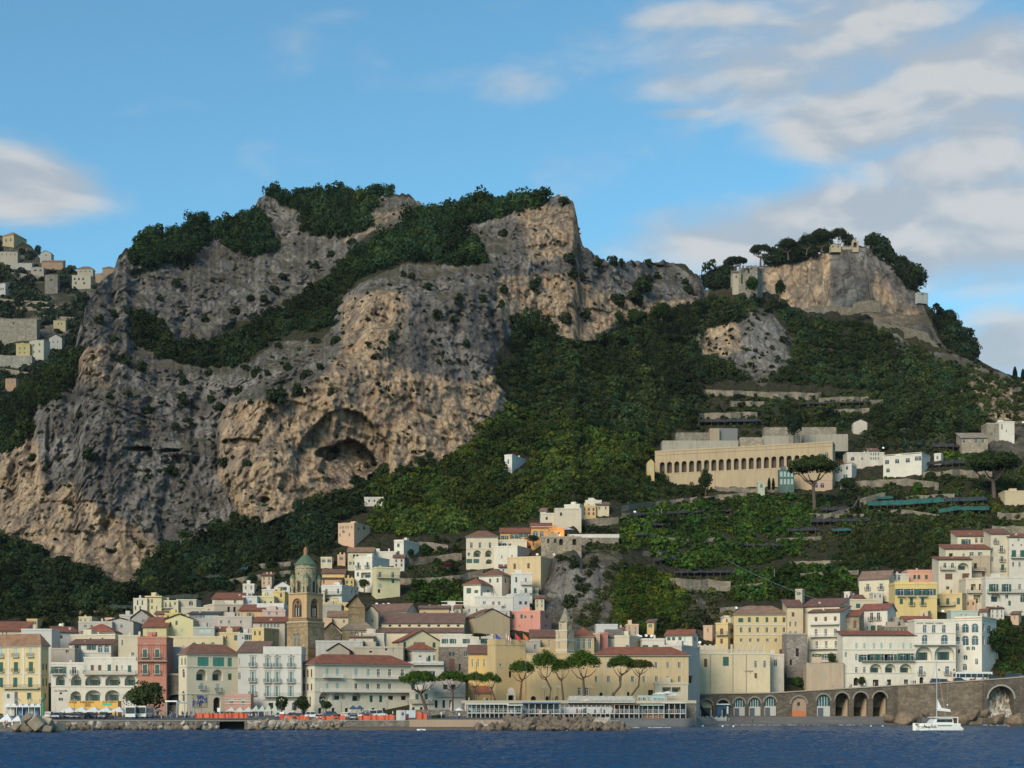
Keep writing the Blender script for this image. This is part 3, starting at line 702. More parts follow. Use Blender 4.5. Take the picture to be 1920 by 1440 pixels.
def balcony_mesh(w, dep=.9, rail='iron', hgt=1.0):
 w = round(w, 1); key = (w, dep, rail)
 if key in _bm: return _bm[key]
 m = MB(); mt = {'iron': M_IRON, 'white': M_WHITE, 'solid': plaster(OFFW)}[rail]; sl = plaster(OFFW)
 m.box(-w/2, w/2, -dep, .0, -.16, 0, sl)
 if rail == 'solid':
  m.box(-w/2, w/2, -dep, -dep + .14, 0, hgt, sl); m.box(-w/2, -w/2 + .14, -dep, 0, 0, hgt, sl); m.box(w/2 - .14, w/2, -dep, 0, 0, hgt, sl)
 else:
  m.box(-w/2, w/2, -dep, -dep + .06, hgt - .05, hgt, mt); n = max(3, int(w / .28))
  for i in range(n + 1):
   x = -w/2 + w * i / n; m.box(x - .02, x + .02, -dep + .01, -dep + .05, 0, hgt, mt)
  for sx in (-w/2, w/2 - .04):
   for k_ in range(3): m.box(sx, sx + .04, -dep + .1 + k_ * .28, -dep + .14 + k_ * .28, 0, hgt, mt)
   m.box(sx, sx + .04, -dep, 0, hgt - .05, hgt, mt)
 _bm[key] = m.mesh('balcony'); return _bm[key]
def face_tris(W, z0, z1, holes, peak=None):
 """wall rectangle with openings -> verts (x,z), tris"""
 out = [(0, z0), (W, z0), (W, z1)] + ([(peak[0], peak[1])] if peak else []) + [(0, z1)]
 vs = [Vector(p) for p in out]; es = [(i, (i + 1) % len(out)) for i in range(len(out))]
 for h in holes:
  b = len(vs); vs += [Vector(p) for p in h]; es += [(b + i, b + (i + 1) % len(h)) for i in range(len(h))]
 r = delaunay_2d_cdt(vs, es, [], 1, 1e-4); V = [tuple(v) for v in r[0]]; T = []
 for f in r[2]:
  cx = sum(V[i][0] for i in f) / len(f); cz = sum(V[i][1] for i in f) / len(f)
  if any(bool(inpoly(np.array([cx]), np.array([cz]), h)[0]) for h in holes): continue
  a = 0
  for i in range(len(f)): a += V[f[i - 1]][0] * V[f[i]][1] - V[f[i]][0] * V[f[i - 1]][1]
  T.append(tuple(f) if a > 0 else tuple(f)[::-1])
 return V, T
NB = [0]
def solve(Px, Py, dx, dy, px):
 k = (px - 960) / F
 return (k * Py - Px) / (dx - k * dy)
def house(label, x0, x1, yt, yb, col, roof=None, side=None, wins=(), sw=(), D=None, dep=9.0, found=7.0, name='house', cat='house', group=None, th=None,
          bal=(), bands=(), wear=.5, wallmat=None, chim=1, boxes=(), lab=None, parapet=.5, oh=.45, roofmat=None, into=None, free=False):
 NB[0] += 1; rs = random.Random(NB[0] * 7 + int(x0))
 if D is None: D = float(S0.sample((x0 + x1) / 2, yb)) - 3.0
 if not free and into is None: D = min(D, float(np.min(S0.sample(np.linspace(x0, x1, 5), np.full(5, float(yb))))) - 2.0)
 if yb < 1320: RECTS.append((x0, x1, yt if not roof or len(roof) < 2 else roof[1], yb))
 mat = wallmat or plaster(col, wear)
 if side:
  sd, xs = side[0], side[1]
 else: sd, xs = None, None
 k0 = (x0 - 960) / F; k1 = (x1 - 960) / F
 if sd == 'R':
  t_ = th or max(R(22), math.atan(k1) + R(16)); u = (math.cos(t_), -math.sin(t_)); v = (math.sin(t_), math.cos(t_))
  N = (xat(xs, D), D); W = solve(N[0], N[1], -u[0], -u[1], x0); dp = solve(N[0], N[1], v[0], v[1], x1); O = (N[0] - u[0] * W, N[1] - u[1] * W); rz = -t_
 elif sd == 'L':
  t_ = th or max(R(22), -math.atan(k0) + R(16)); u = (math.cos(t_), math.sin(t_)); v = (-math.sin(t_), math.cos(t_))
  N = (xat(xs, D), D); W = solve(N[0], N[1], u[0], u[1], x1); dp = solve(N[0], N[1], v[0], v[1], x0); O = N; rz = t_
 else:
  u, v = (1, 0), (0, 1); N = O = (xat(x0, D), D); W = xat(x1, D) - xat(x0, D); dp = dep; rz = 0
 zt = zat(yt, D); zb = zat(yb, D); zf = zb - found
 root = empty(name, (O[0], O[1], zb), rz)
 if into is None: tag(root, label, cat, group)
 else:
  root.parent = into; root.matrix_parent_inverse = (Matrix.Translation(into.location) @ Matrix.Rotation(into.rotation_euler.z, 4, 'Z')).inverted()
 H = zt - zb; z0 = -found
 fm = MB()
 hl = {'F': [], 'S': []}; todo = []
 def add(fc, lst):
  for e in lst:
   xs_, yc, w, h, st = e[:5]
   if isinstance(xs_, tuple): xs_ = [xs_[0] + (xs_[1] - xs_[0]) * i / max(1, xs_[2] - 1) for i in range(xs_[2])]
   for px in xs_:
    if fc == 'F': ta, tb = solve(O[0], O[1], u[0], u[1], px - w / 2), solve(O[0], O[1], u[0], u[1], px + w / 2)
    elif sd == 'R': ta, tb = [solve(O[0] + u[0] * W, O[1] + u[1] * W, v[0], v[1], q) for q in (px - w / 2, px + w / 2)]
    else: ta, tb = [dp - solve(O[0], O[1], v[0], v[1], q) for q in (px - w / 2, px + w / 2)]
    ww = max(.25, round(tb - ta, 1)); c = (ta + tb) / 2; hh = max(.3, round(h * D / F, 1)); zc = zat(yc, D) - zb - hh / 2
    full = W if fc == 'F' else dp
    if c - ww / 2 < .1 or c + ww / 2 > full - .1 or zc < z0 + .1 or zc + hh > H - .05:
     c = min(max(c, ww / 2 + .12), full - ww / 2 - .12);
     if ww > full - .3: continue
     if zc + hh > H - .06: zc = H - .1 - hh
    hole = [(c + a, zc + b_) for a, b_ in opening(st, ww, hh)]
    hl[fc].append((hole, st)); todo.append((fc, c, zc, ww, hh, st))
 add('F', wins)
 if sd: add('S', sw)
 def emit(fc, Wd, xf, holes, peak=None):
  V, T = face_tris(Wd, z0, H, [h for h, s_ in holes], peak)
  fm.raw([xf(a, 0, z) for a, z in V], T, mat)
  for h, st in holes:
   r = DEPTH.get(st[0], .24); n = len(h)
   for i in range(n):
    (a, b_), (c, d_) = h[i], h[(i + 1) % n]
    fm.poly([xf(a, 0, b_), xf(a, r, b_), xf(c, r, d_), xf(c, 0, d_)], mat)
   if st[0] in 'LlO': fm.poly([xf(a, r, b_) for a, b_ in h], mat)
 pk = None
 rt = roof[0] if roof else 'flat'
 yr = roof[1] if roof and len(roof) > 1 else yt
 rc = roof[2] if roof and len(roof) > 2 else TC
 if rt == 'gy': pk = (W / 2, zat(yr, D) - zb)
 emit('F', W, lambda a, r, z: (a, r, z), hl['F'], pk)
 if sd == 'R': emit('S', dp, lambda a, r, z: (W - r, a, z), hl['S'])
 else: fm.poly([(W, 0, z0), (W, dp, z0), (W, dp, H), (W, 0, H)], mat)
 if sd == 'L': emit('S', dp, lambda a, r, z: (r, dp - a, z), hl['S'])
 else: fm.poly([(0, dp, z0), (0, 0, z0), (0, 0, H), (0, dp, H)], mat)
 fm.poly([(W, dp, z0), (0, dp, z0), (0, dp, H), (W, dp, H)], mat)
 if rt == 'flat': fm.poly([(0, 0, H - .02), (W, 0, H - .02), (W, dp, H - .02), (0, dp, H - .02)], M_CONC)
 fm.obj('wall', root)
 rm = MB(); tm = roofmat or tiles(rc)
 if rt == 'flat':
  cm = plaster(tuple(min(.7, c * 1.08) for c in col), .8); t = .22; ph = parapet
  for (a, b_, c, d_) in ((-t*.3, W + t*.3, -.12, t), (-t*.3, W + t*.3, dp - t, dp + .1), (-.12, t, t, dp - t), (W - t, W + .12, t, dp - t)):
   rm.box(a, b_, c, d_, H - .01, H + ph, cm)
  if rs.random() < .5 and W > 4: rm.box(W * .2, W * .2 + min(3, W * .3), dp * .5, dp * .5 + 2, H, H + 2.0, cm)
 else:
  o = oh; th_ = .18; zr = zat(yr, D + (dp / 2 if rt != 'shed' else dp)) - zb
  if rt == 'gy': zr = pk[1] + .1
  zr = max(zr, H + .4); A, B_, C, E = (-o, -o), (W + o, -o), (W + o, dp + o), (-o, dp + o)
  def q(*pts):
   rm.poly([(p[0], p[1], p[2] + th_) for p in pts], tm); rm.poly([(p[0], p[1], p[2]) for p in pts][::-1], M_FRAMED)
  if rt == 'hip':
   ins = min(W, dp) / 2
   if W >= dp: r1, r2 = (ins, dp / 2), (W - ins, dp / 2)
   else: r1, r2 = (W / 2, ins), (W / 2, dp - ins)
   if abs(r1[0] - r2[0]) < .3 and abs(r1[1] - r2[1]) < .3: r1 = r2 = (W / 2, dp / 2)
   if r1 == r2:
    for a, b_ in ((A, B_), (B_, C), (C, E), (E, A)): q((*a, H), (*b_, H), (*r1, zr))
   elif W >= dp:
    q((*A, H), (*B_, H), (*r2, zr), (*r1, zr)); q((*B_, H), (*C, H), (*r2, zr)); q((*C, H), (*E, H), (*r1, zr), (*r2, zr)); q((*E, H), (*A, H), (*r1, zr))
   else:
    q((*A, H), (*B_, H), (*r1, zr)); q((*B_, H), (*C, H), (*r2, zr), (*r1, zr)); q((*C, H), (*E, H), (*r2, zr)); q((*E, H), (*A, H), (*r1, zr), (*r2, zr))
  elif rt == 'gx':
   q((*A, H), (*B_, H), (W + o, dp / 2, zr), (-o, dp / 2, zr)); q((-o, dp / 2, zr), (W + o, dp / 2, zr), (*C, H), (*E, H))
   for x in (0, W): rm.poly([(x, 0, H), (x, dp, H), (x, dp / 2, zr)], mat)
  elif rt == 'gy':
   q((*A, H), (W / 2, -o, zr), (W / 2, dp + o, zr), (*E, H)); q((W / 2, -o, zr), (*B_, H), (*C, H), (W / 2, dp + o, zr))
  elif rt == 'shed':
   q((*A, H), (*B_, H), (W + o, dp + o, zr), (-o, dp + o, zr))
   for x in (0, W): rm.poly([(x, 0, H), (x, dp, H), (x, dp, zr)], mat)
   rm.poly([(0, dp, H), (W, dp, H), (W, dp, zr), (0, dp, zr)], mat)
  if rt in ('hip',): rm.box(-o + .02, W + o - .02, -o + .02, dp + o - .02, H - .14, H + .03, M_FRAMED)
 rm.obj('roof', root)
 for (fc, c, zc, ww, hh, st) in todo:
  s0 = st[0]; nm = {'L': 'loggia', 'l': 'loggia', 'D': 'door', 'd': 'door'}.get(s0, 'window')
  w = link(nm, win_mesh(st.replace('+', ''), ww, hh), root)
  if fc == 'F': w.location = (c, 0, zc)
  elif sd == 'R': w.location = (W, c, zc); w.rotation_euler = (0, 0, R(90))
  else: w.location = (0, dp - c, zc); w.rotation_euler = (0, 0, R(-90))
  if '+' in st and fc == 'F':
   link('balcony', balcony_mesh(ww + .9, .7), root, (c, 0, zc))
 for e in bal:       # long balconies (xa, xb, y of slab, style)
  ta, tb = solve(O[0], O[1], u[0], u[1], e[0]), solve(O[0], O[1], u[0], u[1], e[1])
  link('balcony', balcony_mesh(abs(tb - ta), 1.2, e[3] if len(e) > 3 else 'iron'), root, ((ta + tb) / 2, 0, zat(e[2], D) - zb))
 if bands:
  bm_ = MB()
  for e in bands:
   z = zat(e[0], D) - zb; bm_.box(-.1, W + .1, -.14, .0, z - .14, z + .14, plaster(e[1]) if len(e) > 1 else M_FRAME)
   if sd == 'R': bm_.box(W, W + .12, 0, dp, z - .14, z + .14, plaster(e[1]) if len(e) > 1 else M_FRAME)
   if sd == 'L': bm_.box(-.12, 0, 0, dp, z - .14, z + .14, plaster(e[1]) if len(e) > 1 else M_FRAME)
  bm_.obj('cornice', root)
 for i in range(chim):
  if W < 3: break
  c = MB(); x = rs.uniform(.2, .8) * W; y = dp * rs.uniform(.35, .7); zt_ = H + (0 if rt == 'flat' else .2)
  c.box(x - .3, x + .3, y - .3, y + .3, zt_ - .1, zt_ + rs.uniform(1.1, 1.9), mat)
  c.obj('chimney', root)
 root['D'] = D
 return root, dict(D=D, W=W, dp=dp, H=H, zb=zb, u=u, v=v, O=O)
# ------------------------------------------------------------ the town, west to east; numbers are picture columns / rows of the facade plus the distance it stands at
h = house
DF = 446.0
r_, _ = h('yellow palazzo with white pilasters and tiled hip roof at the far left of the waterfront', -60, 91, 1211, 1322, (.60, .49, .26), ('hip', 1189, TT), ('R', 77), D=DF, name='palazzo', cat='palazzo',
  wins=[([-26, 2, 30, 58], 1223, 7, 16, 'p+'), ([-26, 2, 30, 58], 1250, 8, 19, 'g+'), ([-26, 2, 29, 57], 1279, 8, 18, 'gf'), ([-26, 27, 55], 1305, 8, 13, 'gf'), ([11], 1306, 6, 10, 'g')],
  sw=[([81, 87], 1250, 2.4, 12, 'g'), ([81, 87], 1279, 2.4, 14, 'g'), ([85], 1305, 2.6, 10, 'g')], bal=[(8, 76, 1290)], bands=[(1263,), (1213,)])
m = MB()
for px in (-14, 16, 44, 74):
 t = solve(_['O'][0], _['O'][1], _['u'][0], _['u'][1], px); m.box(t - .4, t + .4, -.09, 0, zat(1289, DF) - _['zb'], zat(1213, DF) - _['zb'], plaster((.58, .57, .50)))
m.obj('pilaster', r_)
h('white arcaded house with a script name painted above its side arch', 96, 157, 1245, 1322, WHITE, ('flat',), D=DF, wins=[([110], 1256, 15, 13, 's'), ([139], 1257, 8, 13, 'w+'), ([113], 1276, 17, 18, 'L'), ([143], 1276, 20, 19, 'L'), ([131], 1275, 3, 4, 'w'), ([142], 1306, 20, 20, 'LR'), ([114], 1300, 5, 3.5, 'd'), ([114], 1311, 9, 5, 'w')], bands=[(1287,)], wear=.8, bal=[(97, 121, 1264)])
h('white arcaded house with three loggia arches above a yellow banner', 157, 258, 1235, 1322, WHITE, ('flat',), D=DF - .5, wins=[([161], 1254, 6, 12, 'p'), ([173, 187], 1252, 6, 10, 'n'), ([205], 1252, 7, 12, 'g'), ([219], 1253, 4, 11, 'n'), ([229], 1251, 3, 7, 'w'), ([243], 1254, 7, 13, 'g'),
  ([175], 1276, 30, 19, 'L'), ([212], 1276, 29, 19, 'L'), ([244], 1276, 21, 19, 'L'), ([175], 1304, 30, 20, 'LR'), ([211], 1304, 28, 20, 'LR'), ([246], 1304, 22, 20, 'LR'), ([161, 186.5, 223.5], 1280, 3, 4, 'd')], bal=[(158, 256, 1264)], bands=[(1288,)], wear=.9)
h('pink red palazzo with four green shuttered windows', 258, 312, 1197, 1296, (.45, .19, .14), ('flat',), D=DF - .8, wins=[([272, 295], 1208, 7, 5, 'k'), ([272, 295], 1225, 8, 15, 'gf+'), ([272, 295], 1255, 8, 17, 'gf+'), ([293], 1287, 13, 14, 'd')], bands=[(1209, (.40, .13, .09)), (1238, (.36, .14, .10)), (1266, (.45, .2, .16))], bal=[(257, 314, 1239)])
h('plain grey white house with one blue window between pink and cream palazzi', 311, 352, 1216, 1270, (.46, .47, .49), ('flat',), D=DF + 10, wins=[([322], 1246, 5, 8, 'w'), ([340], 1227, 5, 4, 'w')])
h('dark stone undercroft with a wide black arch beside the mural house', 300, 348, 1266, 1340, STONE, ('flat',), D=DF + 3, wallmat=stone((.17, .145, .12)), wins=[([331], 1312, 34, 20, 'D')], chim=0, name='undercroft', cat='building')
r6, i6 = h('cream corner palazzo with a ceramic mural and brown pyramid roof', 335, 447, 1226, 1340, (.60, .57, .45), ('hip', 1208, TC), ('L', 350), D=DF - 6, th=R(35), name='palazzo', cat='palazzo',
  wins=[([381, 410], 1240, 21, 17, 'e'), ([431], 1240, 8, 17, 'e'), ([378], 1265, 20, 21, 'L'), ([408], 1265, 20, 21, 'L'), ([431], 1268, 7, 12, 'g'), ([379], 1286, 7, 12, 'p+'), ([409], 1289, 7, 14, 'p+'), ([407], 1322, 14, 30, 'D')],
  sw=[([341, 347], 1240, 2.2, 13, 'g'), ([344], 1262, 5, 16, 'a'), ([344], 1305, 5, 20, 'a')], bands=[(1250,), (1301,)])
h('low pink striped pavilion with battlements beside the cream corner palazzo', 422, 470, 1307, 1342, (.50, .26, .22), ('flat',), D=DF - 8, wins=[([434, 456], 1318, 6, 7, 'w'), ([434, 456], 1311, 9, 5, 'p')], dep=5, chim=0, parapet=.9, bands=[(1309, OFFW), (1314, OFFW), (1319, OFFW)])
h('white palazzo with stone framed windows and long brown roof', 446, 496, 1224, 1316, (.50, .52, .53), ('shed', 1203, TB), D=DF, name='palazzo', cat='palazzo', wins=[([449], 1240, 3, 13, 'w'), ([474], 1241, 8, 17, 'P+'), ([449], 1267, 5, 13, 'w'), ([474], 1269, 8, 18, 'P+'), ([474], 1294, 8, 18, 'P+')], bands=[(1250, OFFW), (1224, OFFW)], dep=14)
h('white palazzo with three bays of stone framed windows above a grey base', 494, 565, 1227, 1342, (.55, .57, .57), ('flat',), D=DF - 2, name='palazzo', cat='palazzo', wins=[([502, 520, 546], 1222, 4, 3, 'w'), ([502, 520, 546], 1242, 8, 17, 'P+'), ([502, 520, 546], 1270, 8, 18, 'P+'), ([502, 519, 545], 1296, 8, 18, 'P'), ([508, 530, 552], 1325, 9, 14, 'd')], bal=[(496, 563, 1306)], bands=[(1252, (.42, .40, .36)), (1281, (.48, .47, .44)), (1312, (.3, .3, .3))], parapet=2.2)
h('long cream hotel with rows of shutters and a terracotta roof on the quay', 565, 771, 1245, 1340, (.62, .60, .51), ('hip', 1227, TR), ('L', 590), D=DF - 4, th=R(32), name='hotel', cat='hotel',
  wins=[([614, 633, 668, 691], 1260, 6, 14, 'p'), ([710, 731, 755], 1260, 6, 14, 'w'), ([614, 633], 1286, 6, 11, 'p'), ([668, 690, 710, 731], 1286, 6, 11, 'w'), ([608], 1308, 19, 20, 'L'), ([636], 1305, 25, 14, 'Lw'), ([669], 1306, 17, 16, 'L'),
  ([696, 714], 1310, 6, 13, 'g'), ([733, 757], 1308, 10, 8, 'd'), ([600, 625, 650, 680, 700, 720, 740, 762], 1333, 6, 11, 'd')],
  sw=[([570, 577, 584], 1262, 3, 15, 'n'), ([570, 577, 584], 1288, 3, 13, 'n'), ([571, 581], 1316, 4, 20, 'd')], bands=[(1243, (.62, .56, .5)), (1271,), (1296,)], bal=[(600, 768, 1297, 'white'), (605, 640, 1270, 'white'), (660, 765, 1271, 'white')], oh=.7)
h('white cubic house with red pyramid roof and terrace behind the hotel', 756, 816, 1219, 1262, WHITE, ('hip', 1205, TR), ('L', 775), D=468, wins=[([788, 805], 1235, 5, 12, 'g'), ([815], 1233, 3, 10, 'g')], sw=[([763], 1234, 3, 9, 'g')], chim=0)
h('pale grey terrace block below the red pyramid roof', 765, 832, 1244, 1300, (.44, .45, .46), ('flat',), D=463, wins=[([810], 1263, 12, 10, 'w')], bal=[(772, 831, 1246, 'white')], chim=0)
h('cream gabled house with green shutters left of the white slab building', 723, 826, 1203, 1240, (.58, .55, .38), ('gy', 1182, TR), ('L', 755), D=488, wins=[([759], 1208, 5, 10, 'g'), ([793], 1205, 9, 9, 'w'), ([814], 1206, 6, 10, 'g'), ([779], 1193, 6, 8, 'w'), ([785], 1187, 3, 7, 'w')], sw=[([747], 1212, 3, 13, 'w')])
h('long low white building with grey shutters and a roof garden', 825, 924, 1192, 1214, WHITE, ('flat',), D=482, found=4, wins=[([834, 849], 1202, 6, 9, 's'), ([874, 908], 1202, 7, 9, 's')], dep=8, chim=0)
h('bare grey stone facade with a half round window under the white slab', 822, 884, 1214, 1262, STONE, ('flat',), D=480, wallmat=stone((.26, .22, .18), 1.4, moss=.1), wins=[([847], 1226, 12, 8, 'a'), ([848], 1246, 10, 22, 'n'), ([873], 1226, 6, 10, 'w'), ([862, 833], 1251, 4, 12, 'd')], chim=0, parapet=.2, name='chapel', cat='chapel')
h('grey white buildings partly behind the umbrella pines', 806, 872, 1276, 1340, (.45, .46, .47), ('flat',), D=452, wins=[([835, 850], 1288, 8, 9, 'd'), ([818, 832, 845], 1320, 5, 14, 'd')], bal=[(815, 870, 1305)], dep=6)
h('small white annexe with two green shutters right of the long hotel', 768, 815, 1297, 1340, OFFW, ('flat',), D=449, wins=[([782, 799], 1306, 6, 11, 'g'), ([775, 790], 1330, 5, 8, 'd')], bal=[(770, 813, 1318)], dep=5, chim=0)
h('ochre shed with a red tiled roof in the shade of the pines', 890, 920, 1300, 1330, OCHRE, ('gx', 1287, TR), D=452, wins=[([898], 1303, 4, 5, 'a'), ([912], 1313, 8, 8, 'w')], dep=5, chim=0)
h('bright yellow wing with three slit windows and a tiled roof', 878, 916, 1227, 1322, (.62, .44, .15), ('shed', 1210, TC), D=455, wins=[([886, 897, 908], 1243, 3, 14, 'w')], chim=0, name='convent_wing', cat='building')
h('tall yellow tower block with battlements, flags and a carved portal', 914, 986, 1209, 1322, (.52, .40, .20), ('flat',), ('L', 929), D=450, th=R(28), wins=[([939, 958], 1247, 4, 5, 'w'), ([957], 1264, 6, 12, 'd'), ([958], 1311, 14, 16, 'D')], sw=[([920], 1290, 3, 5, 'w')], chim=0, parapet=1.6, wear=.5, name='tower_block', cat='building')
h('lower ochre wing with arched doors between tower block and bell tower', 984, 1118, 1226, 1322, (.50, .39, .21), ('flat',), D=451, wins=[([1000], 1312, 9, 14, 'D'), ([1026, 1044], 1310, 6, 9, 'D'), ([1086, 1100], 1296, 6, 14, 'a'), ([1087, 1100], 1310, 5, 10, 'a')], chim=0, parapet=.2, name='convent_wing', cat='building', wear=.8, found=3)
h('grey plastered attic block with two dark openings left of the bell tower', 985, 1013, 1203, 1228, GREY, ('flat',), D=462, wins=[([1004], 1213, 5, 9, 'w')], chim=0)
h('long yellow convent with a plain red roof and two rows of windows', 1114, 1291, 1229, 1322, (.53, .43, .25), ('hip', 1214, TR), D=450, wins=[([1141, 1230, 1252, 1274], 1247, 5, 11, 'w'), ([1118, 1141, 1163, 1186, 1207, 1231, 1252, 1274], 1273, 5, 11, 'w'), ([1127, 1150], 1303, 6, 9, 'D'), ([1220], 1300, 9, 13, 'd'), ([1178], 1301, 5, 8, 'D')], oh=.6, chim=0, name='convent', cat='convent', wear=1.0, bands=[(1230, (.4, .33, .2))])
h('low terrace restaurant block with pale walls under the convent end', 1228, 1290, 1283, 1312, (.50, .46, .36), ('flat',), D=446, wins=[([1250, 1268], 1293, 16, 9, 'l')], dep=4, chim=0)
h('yellow cloister building with three tall arched windows', 1074, 1114, 1194, 1232, (.50, .42, .24), ('hip', 1177, TR), D=463, wins=[([1085, 1095, 1106], 1207, 6, 18, 'V')], chim=0, name='cloister', cat='building')
h('ochre nave with small arched windows beside the bell tower', 995, 1045, 1196, 1226, (.48, .36, .21), ('shed', 1181, TC), D=465, wins=[([1015, 1030], 1206, 3, 12, 'a')], chim=0, name='nave', cat='church', dep=10)
h('salmon house wall right of the cloister windows', 1113, 1125, 1190, 1216, PEACH, ('flat',), D=468, wins=[([1116], 1198, 3, 9, 'n')], chim=0)
h('deep pink house end with a white top', 1124, 1140, 1189, 1217, (.42, .16, .14), ('flat',), D=470, chim=0)
h('white gabled roof house with grey tiles behind the pink end wall', 1138, 1166, 1196, 1218, WHITE, ('gx', 1181, (.17, .15, .12)), D=474, chim=0)
h('white box house in front of the green creeper', 1118, 1158, 1173, 1190, (.52, .55, .57), ('flat',), D=500, chim=0)
h('cream terrace house with satellite dishes above the convent roof', 1152, 1204, 1194, 1220, (.56, .52, .42), ('flat',), ('R', 1180), D=470, wins=[([1192], 1212, 6, 5, 'w')], chim=1)
h('long white terrace house with a teal awning above the convent roof', 1204, 1246, 1200, 1222, WHITE, ('flat',), D=471, wins=[([1210, 1229], 1212, 11, 5, 'g')], chim=1)
h('white house with red hip roof and green doors on the terrace', 1248, 1308, 1192, 1212, WHITE, ('gx', 1181, TR), ('R', 1298), D=476, wins=[([1254, 1263, 1275], 1197, 6, 6, 'g'), ([1284], 1199, 4, 10, 'p')], sw=[([1303], 1197, 3, 8, 'w')])
h('tall blank grey white wall between the convent and the pillared house', 1243, 1312, 1212, 1300, (.48, .46, .44), ('flat',), ('R', 1278), D=462, wins=[([1284], 1273, 8, 12, 'd')], sw=[([1293], 1273, 12, 14, 'd')], chim=0, wear=1)
h('cream house with a roof terrace of pillars over the coast road', 1309, 1444, 1226, 1302, (.60, .53, .36), ('flat',), D=504, wins=[([1323], 1243, 6, 15, 'n'), ([1361], 1240, 11, 17, 'gA'), ([1417, 1434], 1245, 5, 12, 'w'), ([1417], 1267, 5, 10, 'n'), ([1407], 1262, 1.5, 2, 'd')], chim=0, parapet=.3, bands=[(1226,)], wear=.6, dep=8)
h('peeling white house end right of the pillared cream house', 1443, 1470, 1229, 1302, (.56, .52, .45), ('flat',), D=503, wins=[([1454], 1243, 7, 11, 'w')], chim=0, wear=1.6)
h('yellow palazzo front with pillared corner balcony', 1342, 1380, 1170, 1232, (.62, .47, .21), ('flat',), ('R', 1365), D=520, wins=[([1353], 1185, 6, 14, 'n'), ([1353], 1202, 5, 9, 'n')], sw=[([1372], 1182, 6, 8, 'w'), ([1372], 1201, 6, 10, 'n')], bal=[(1343, 1365, 1190)], chim=0, name='palazzo', cat='palazzo')
h('small white rooftop house left of the long yellow palazzo', 1358, 1380, 1157, 1172, (.58, .55, .50), ('flat',), D=528, wins=[([1362, 1372], 1164, 4, 6, 'g')], chim=0)
h('long pale yellow palazzo with three rows of six windows', 1376, 1478, 1152, 1226, (.60, .49, .27), ('hip', 1137, (.28, .17, .11)), D=522, wins=[([1389], 1163, 9, 8, 'g'), ([1405, 1420, 1438, 1454, 1470], 1162, 5, 9, 'g'), ([1390, 1406, 1421, 1438, 1454, 1470], 1181, 5, 9, 'w'), ([1390, 1407, 1422, 1439, 1455, 1471], 1200, 5, 6, 'w'), ([1464], 1222, 5, 9, 'n')], bands=[(1172,), (1190,)], name='palazzo', cat='palazzo')
h('tall ochre tower house with paired arched windows', 1476, 1506, 1139, 1232, (.56, .47, .32), ('shed', 1125, (.19, .085, .06)), D=519, wins=[([1487], 1152, 5, 8, 'n'), ([1482, 1492], 1170, 4, 9, 'a'), ([1482, 1492], 1187, 4, 7, 'a'), ([1495], 1222, 7, 15, 'd')], chim=0)
h('wide cream house with a dull red roof and one bare side', 1503, 1593, 1137, 1240, (.60, .55, .42), ('shed', 1122, (.19, .085, .06)), ('R', 1574), D=524, wins=[([1511], 1210, 2, 2, 'd')], chim=1)
h('grey stone lower block with steps left of the white apartment house', 1475, 1514, 1190, 1262, (.34, .30, .26), ('flat',), D=515, wallmat=stone((.30, .26, .22), 1.2, moss=.15), wins=[([1495], 1223, 6, 15, 'd'), ([1483], 1242, 4, 10, 'd')], chim=0)
h('white apartment house with four rows of balconies', 1515, 1595, 1148, 1244, (.62, .59, .51), ('shed', 1137, TC), ('R', 1575), D=508, wins=[([1530, 1548, 1566], 1160, 5, 9, 'n'), ([1530, 1548, 1566], 1185, 5, 13, 'w'), ([1531, 1549, 1567], 1208, 5, 13, 'w'), ([1532, 1550, 1568], 1231, 9, 12, 's')], bal=[(1520, 1574, 1170, 'white'), (1520, 1574, 1193, 'white'), (1520, 1574, 1216, 'white'), (1520, 1578, 1240, 'white')], name='apartment_house', cat='house')
h('peeling tan base wall under the white apartment house', 1512, 1582, 1243, 1303, (.46, .37, .27), ('flat',), D=507, wear=1.4, chim=0, parapet=.1, dep=6, found=3)
h('narrow tan brick house with tall shuttered windows', 1576, 1620, 1156, 1202, (.42, .34, .24), ('shed', 1144, TR), ('R', 1611), D=512, wins=[([1583, 1603], 1170, 6, 14, 'n'), ([1584, 1602], 1192, 6, 13, 'd')], bal=[(1578, 1610, 1199)], wallmat=stone((.40, .32, .22), 1.6, moss=0))
h('white two storey house with brown roof and bluish right side', 1614, 1680, 1144, 1192, WHITE, ('gx', 1132, (.30, .10, .07)), ('R', 1664), D=520, wins=[([1634, 1647], 1155, 6, 14, 'w+'), ([1626], 1176, 3, 5, 'a'), ([1637, 1649], 1177, 9, 10, 'g')])
h('small white chapel like house with washing on the line', 1594, 1646, 1126, 1150, (.56, .50, .38), ('flat',), D=552, wins=[([1609], 1136, 8, 8, 'g')])
h('cream hillside house with grey roof and green shutters', 1611, 1680, 1086, 1124, (.60, .56, .43), ('gx', 1070, (.24, .15, .11)), ('R', 1667), D=574, wins=[([1627, 1652], 1099, 6, 11, 'w+')], sw=[([1673], 1094, 3, 9, 'w'), ([1674], 1116, 3, 6, 'd')])
h('yellow four bay house with green shutters below the pink house', 1678, 1757, 1096, 1152, (.64, .50, .20), ('flat',), D=546, wins=[([1689, 1708, 1729, 1744], 1110, 11, 12, 's'), ([1690], 1128, 6, 10, 'g'), ([1709, 1730], 1128, 6, 14, 'g+')], bal=[(1682, 1697, 1118), (1701, 1716, 1118), (1722, 1738, 1118)], parapet=.9, bands=[(1120,)])
h('lower yellow annexe with green doors and grey balcony', 1752, 1812, 1114, 1140, (.58, .47, .26), ('flat',), ('R', 1804), D=550, wins=[([1759, 1777, 1797], 1127, 6, 12, 'g')], bal=[(1763, 1792, 1134)], chim=0)
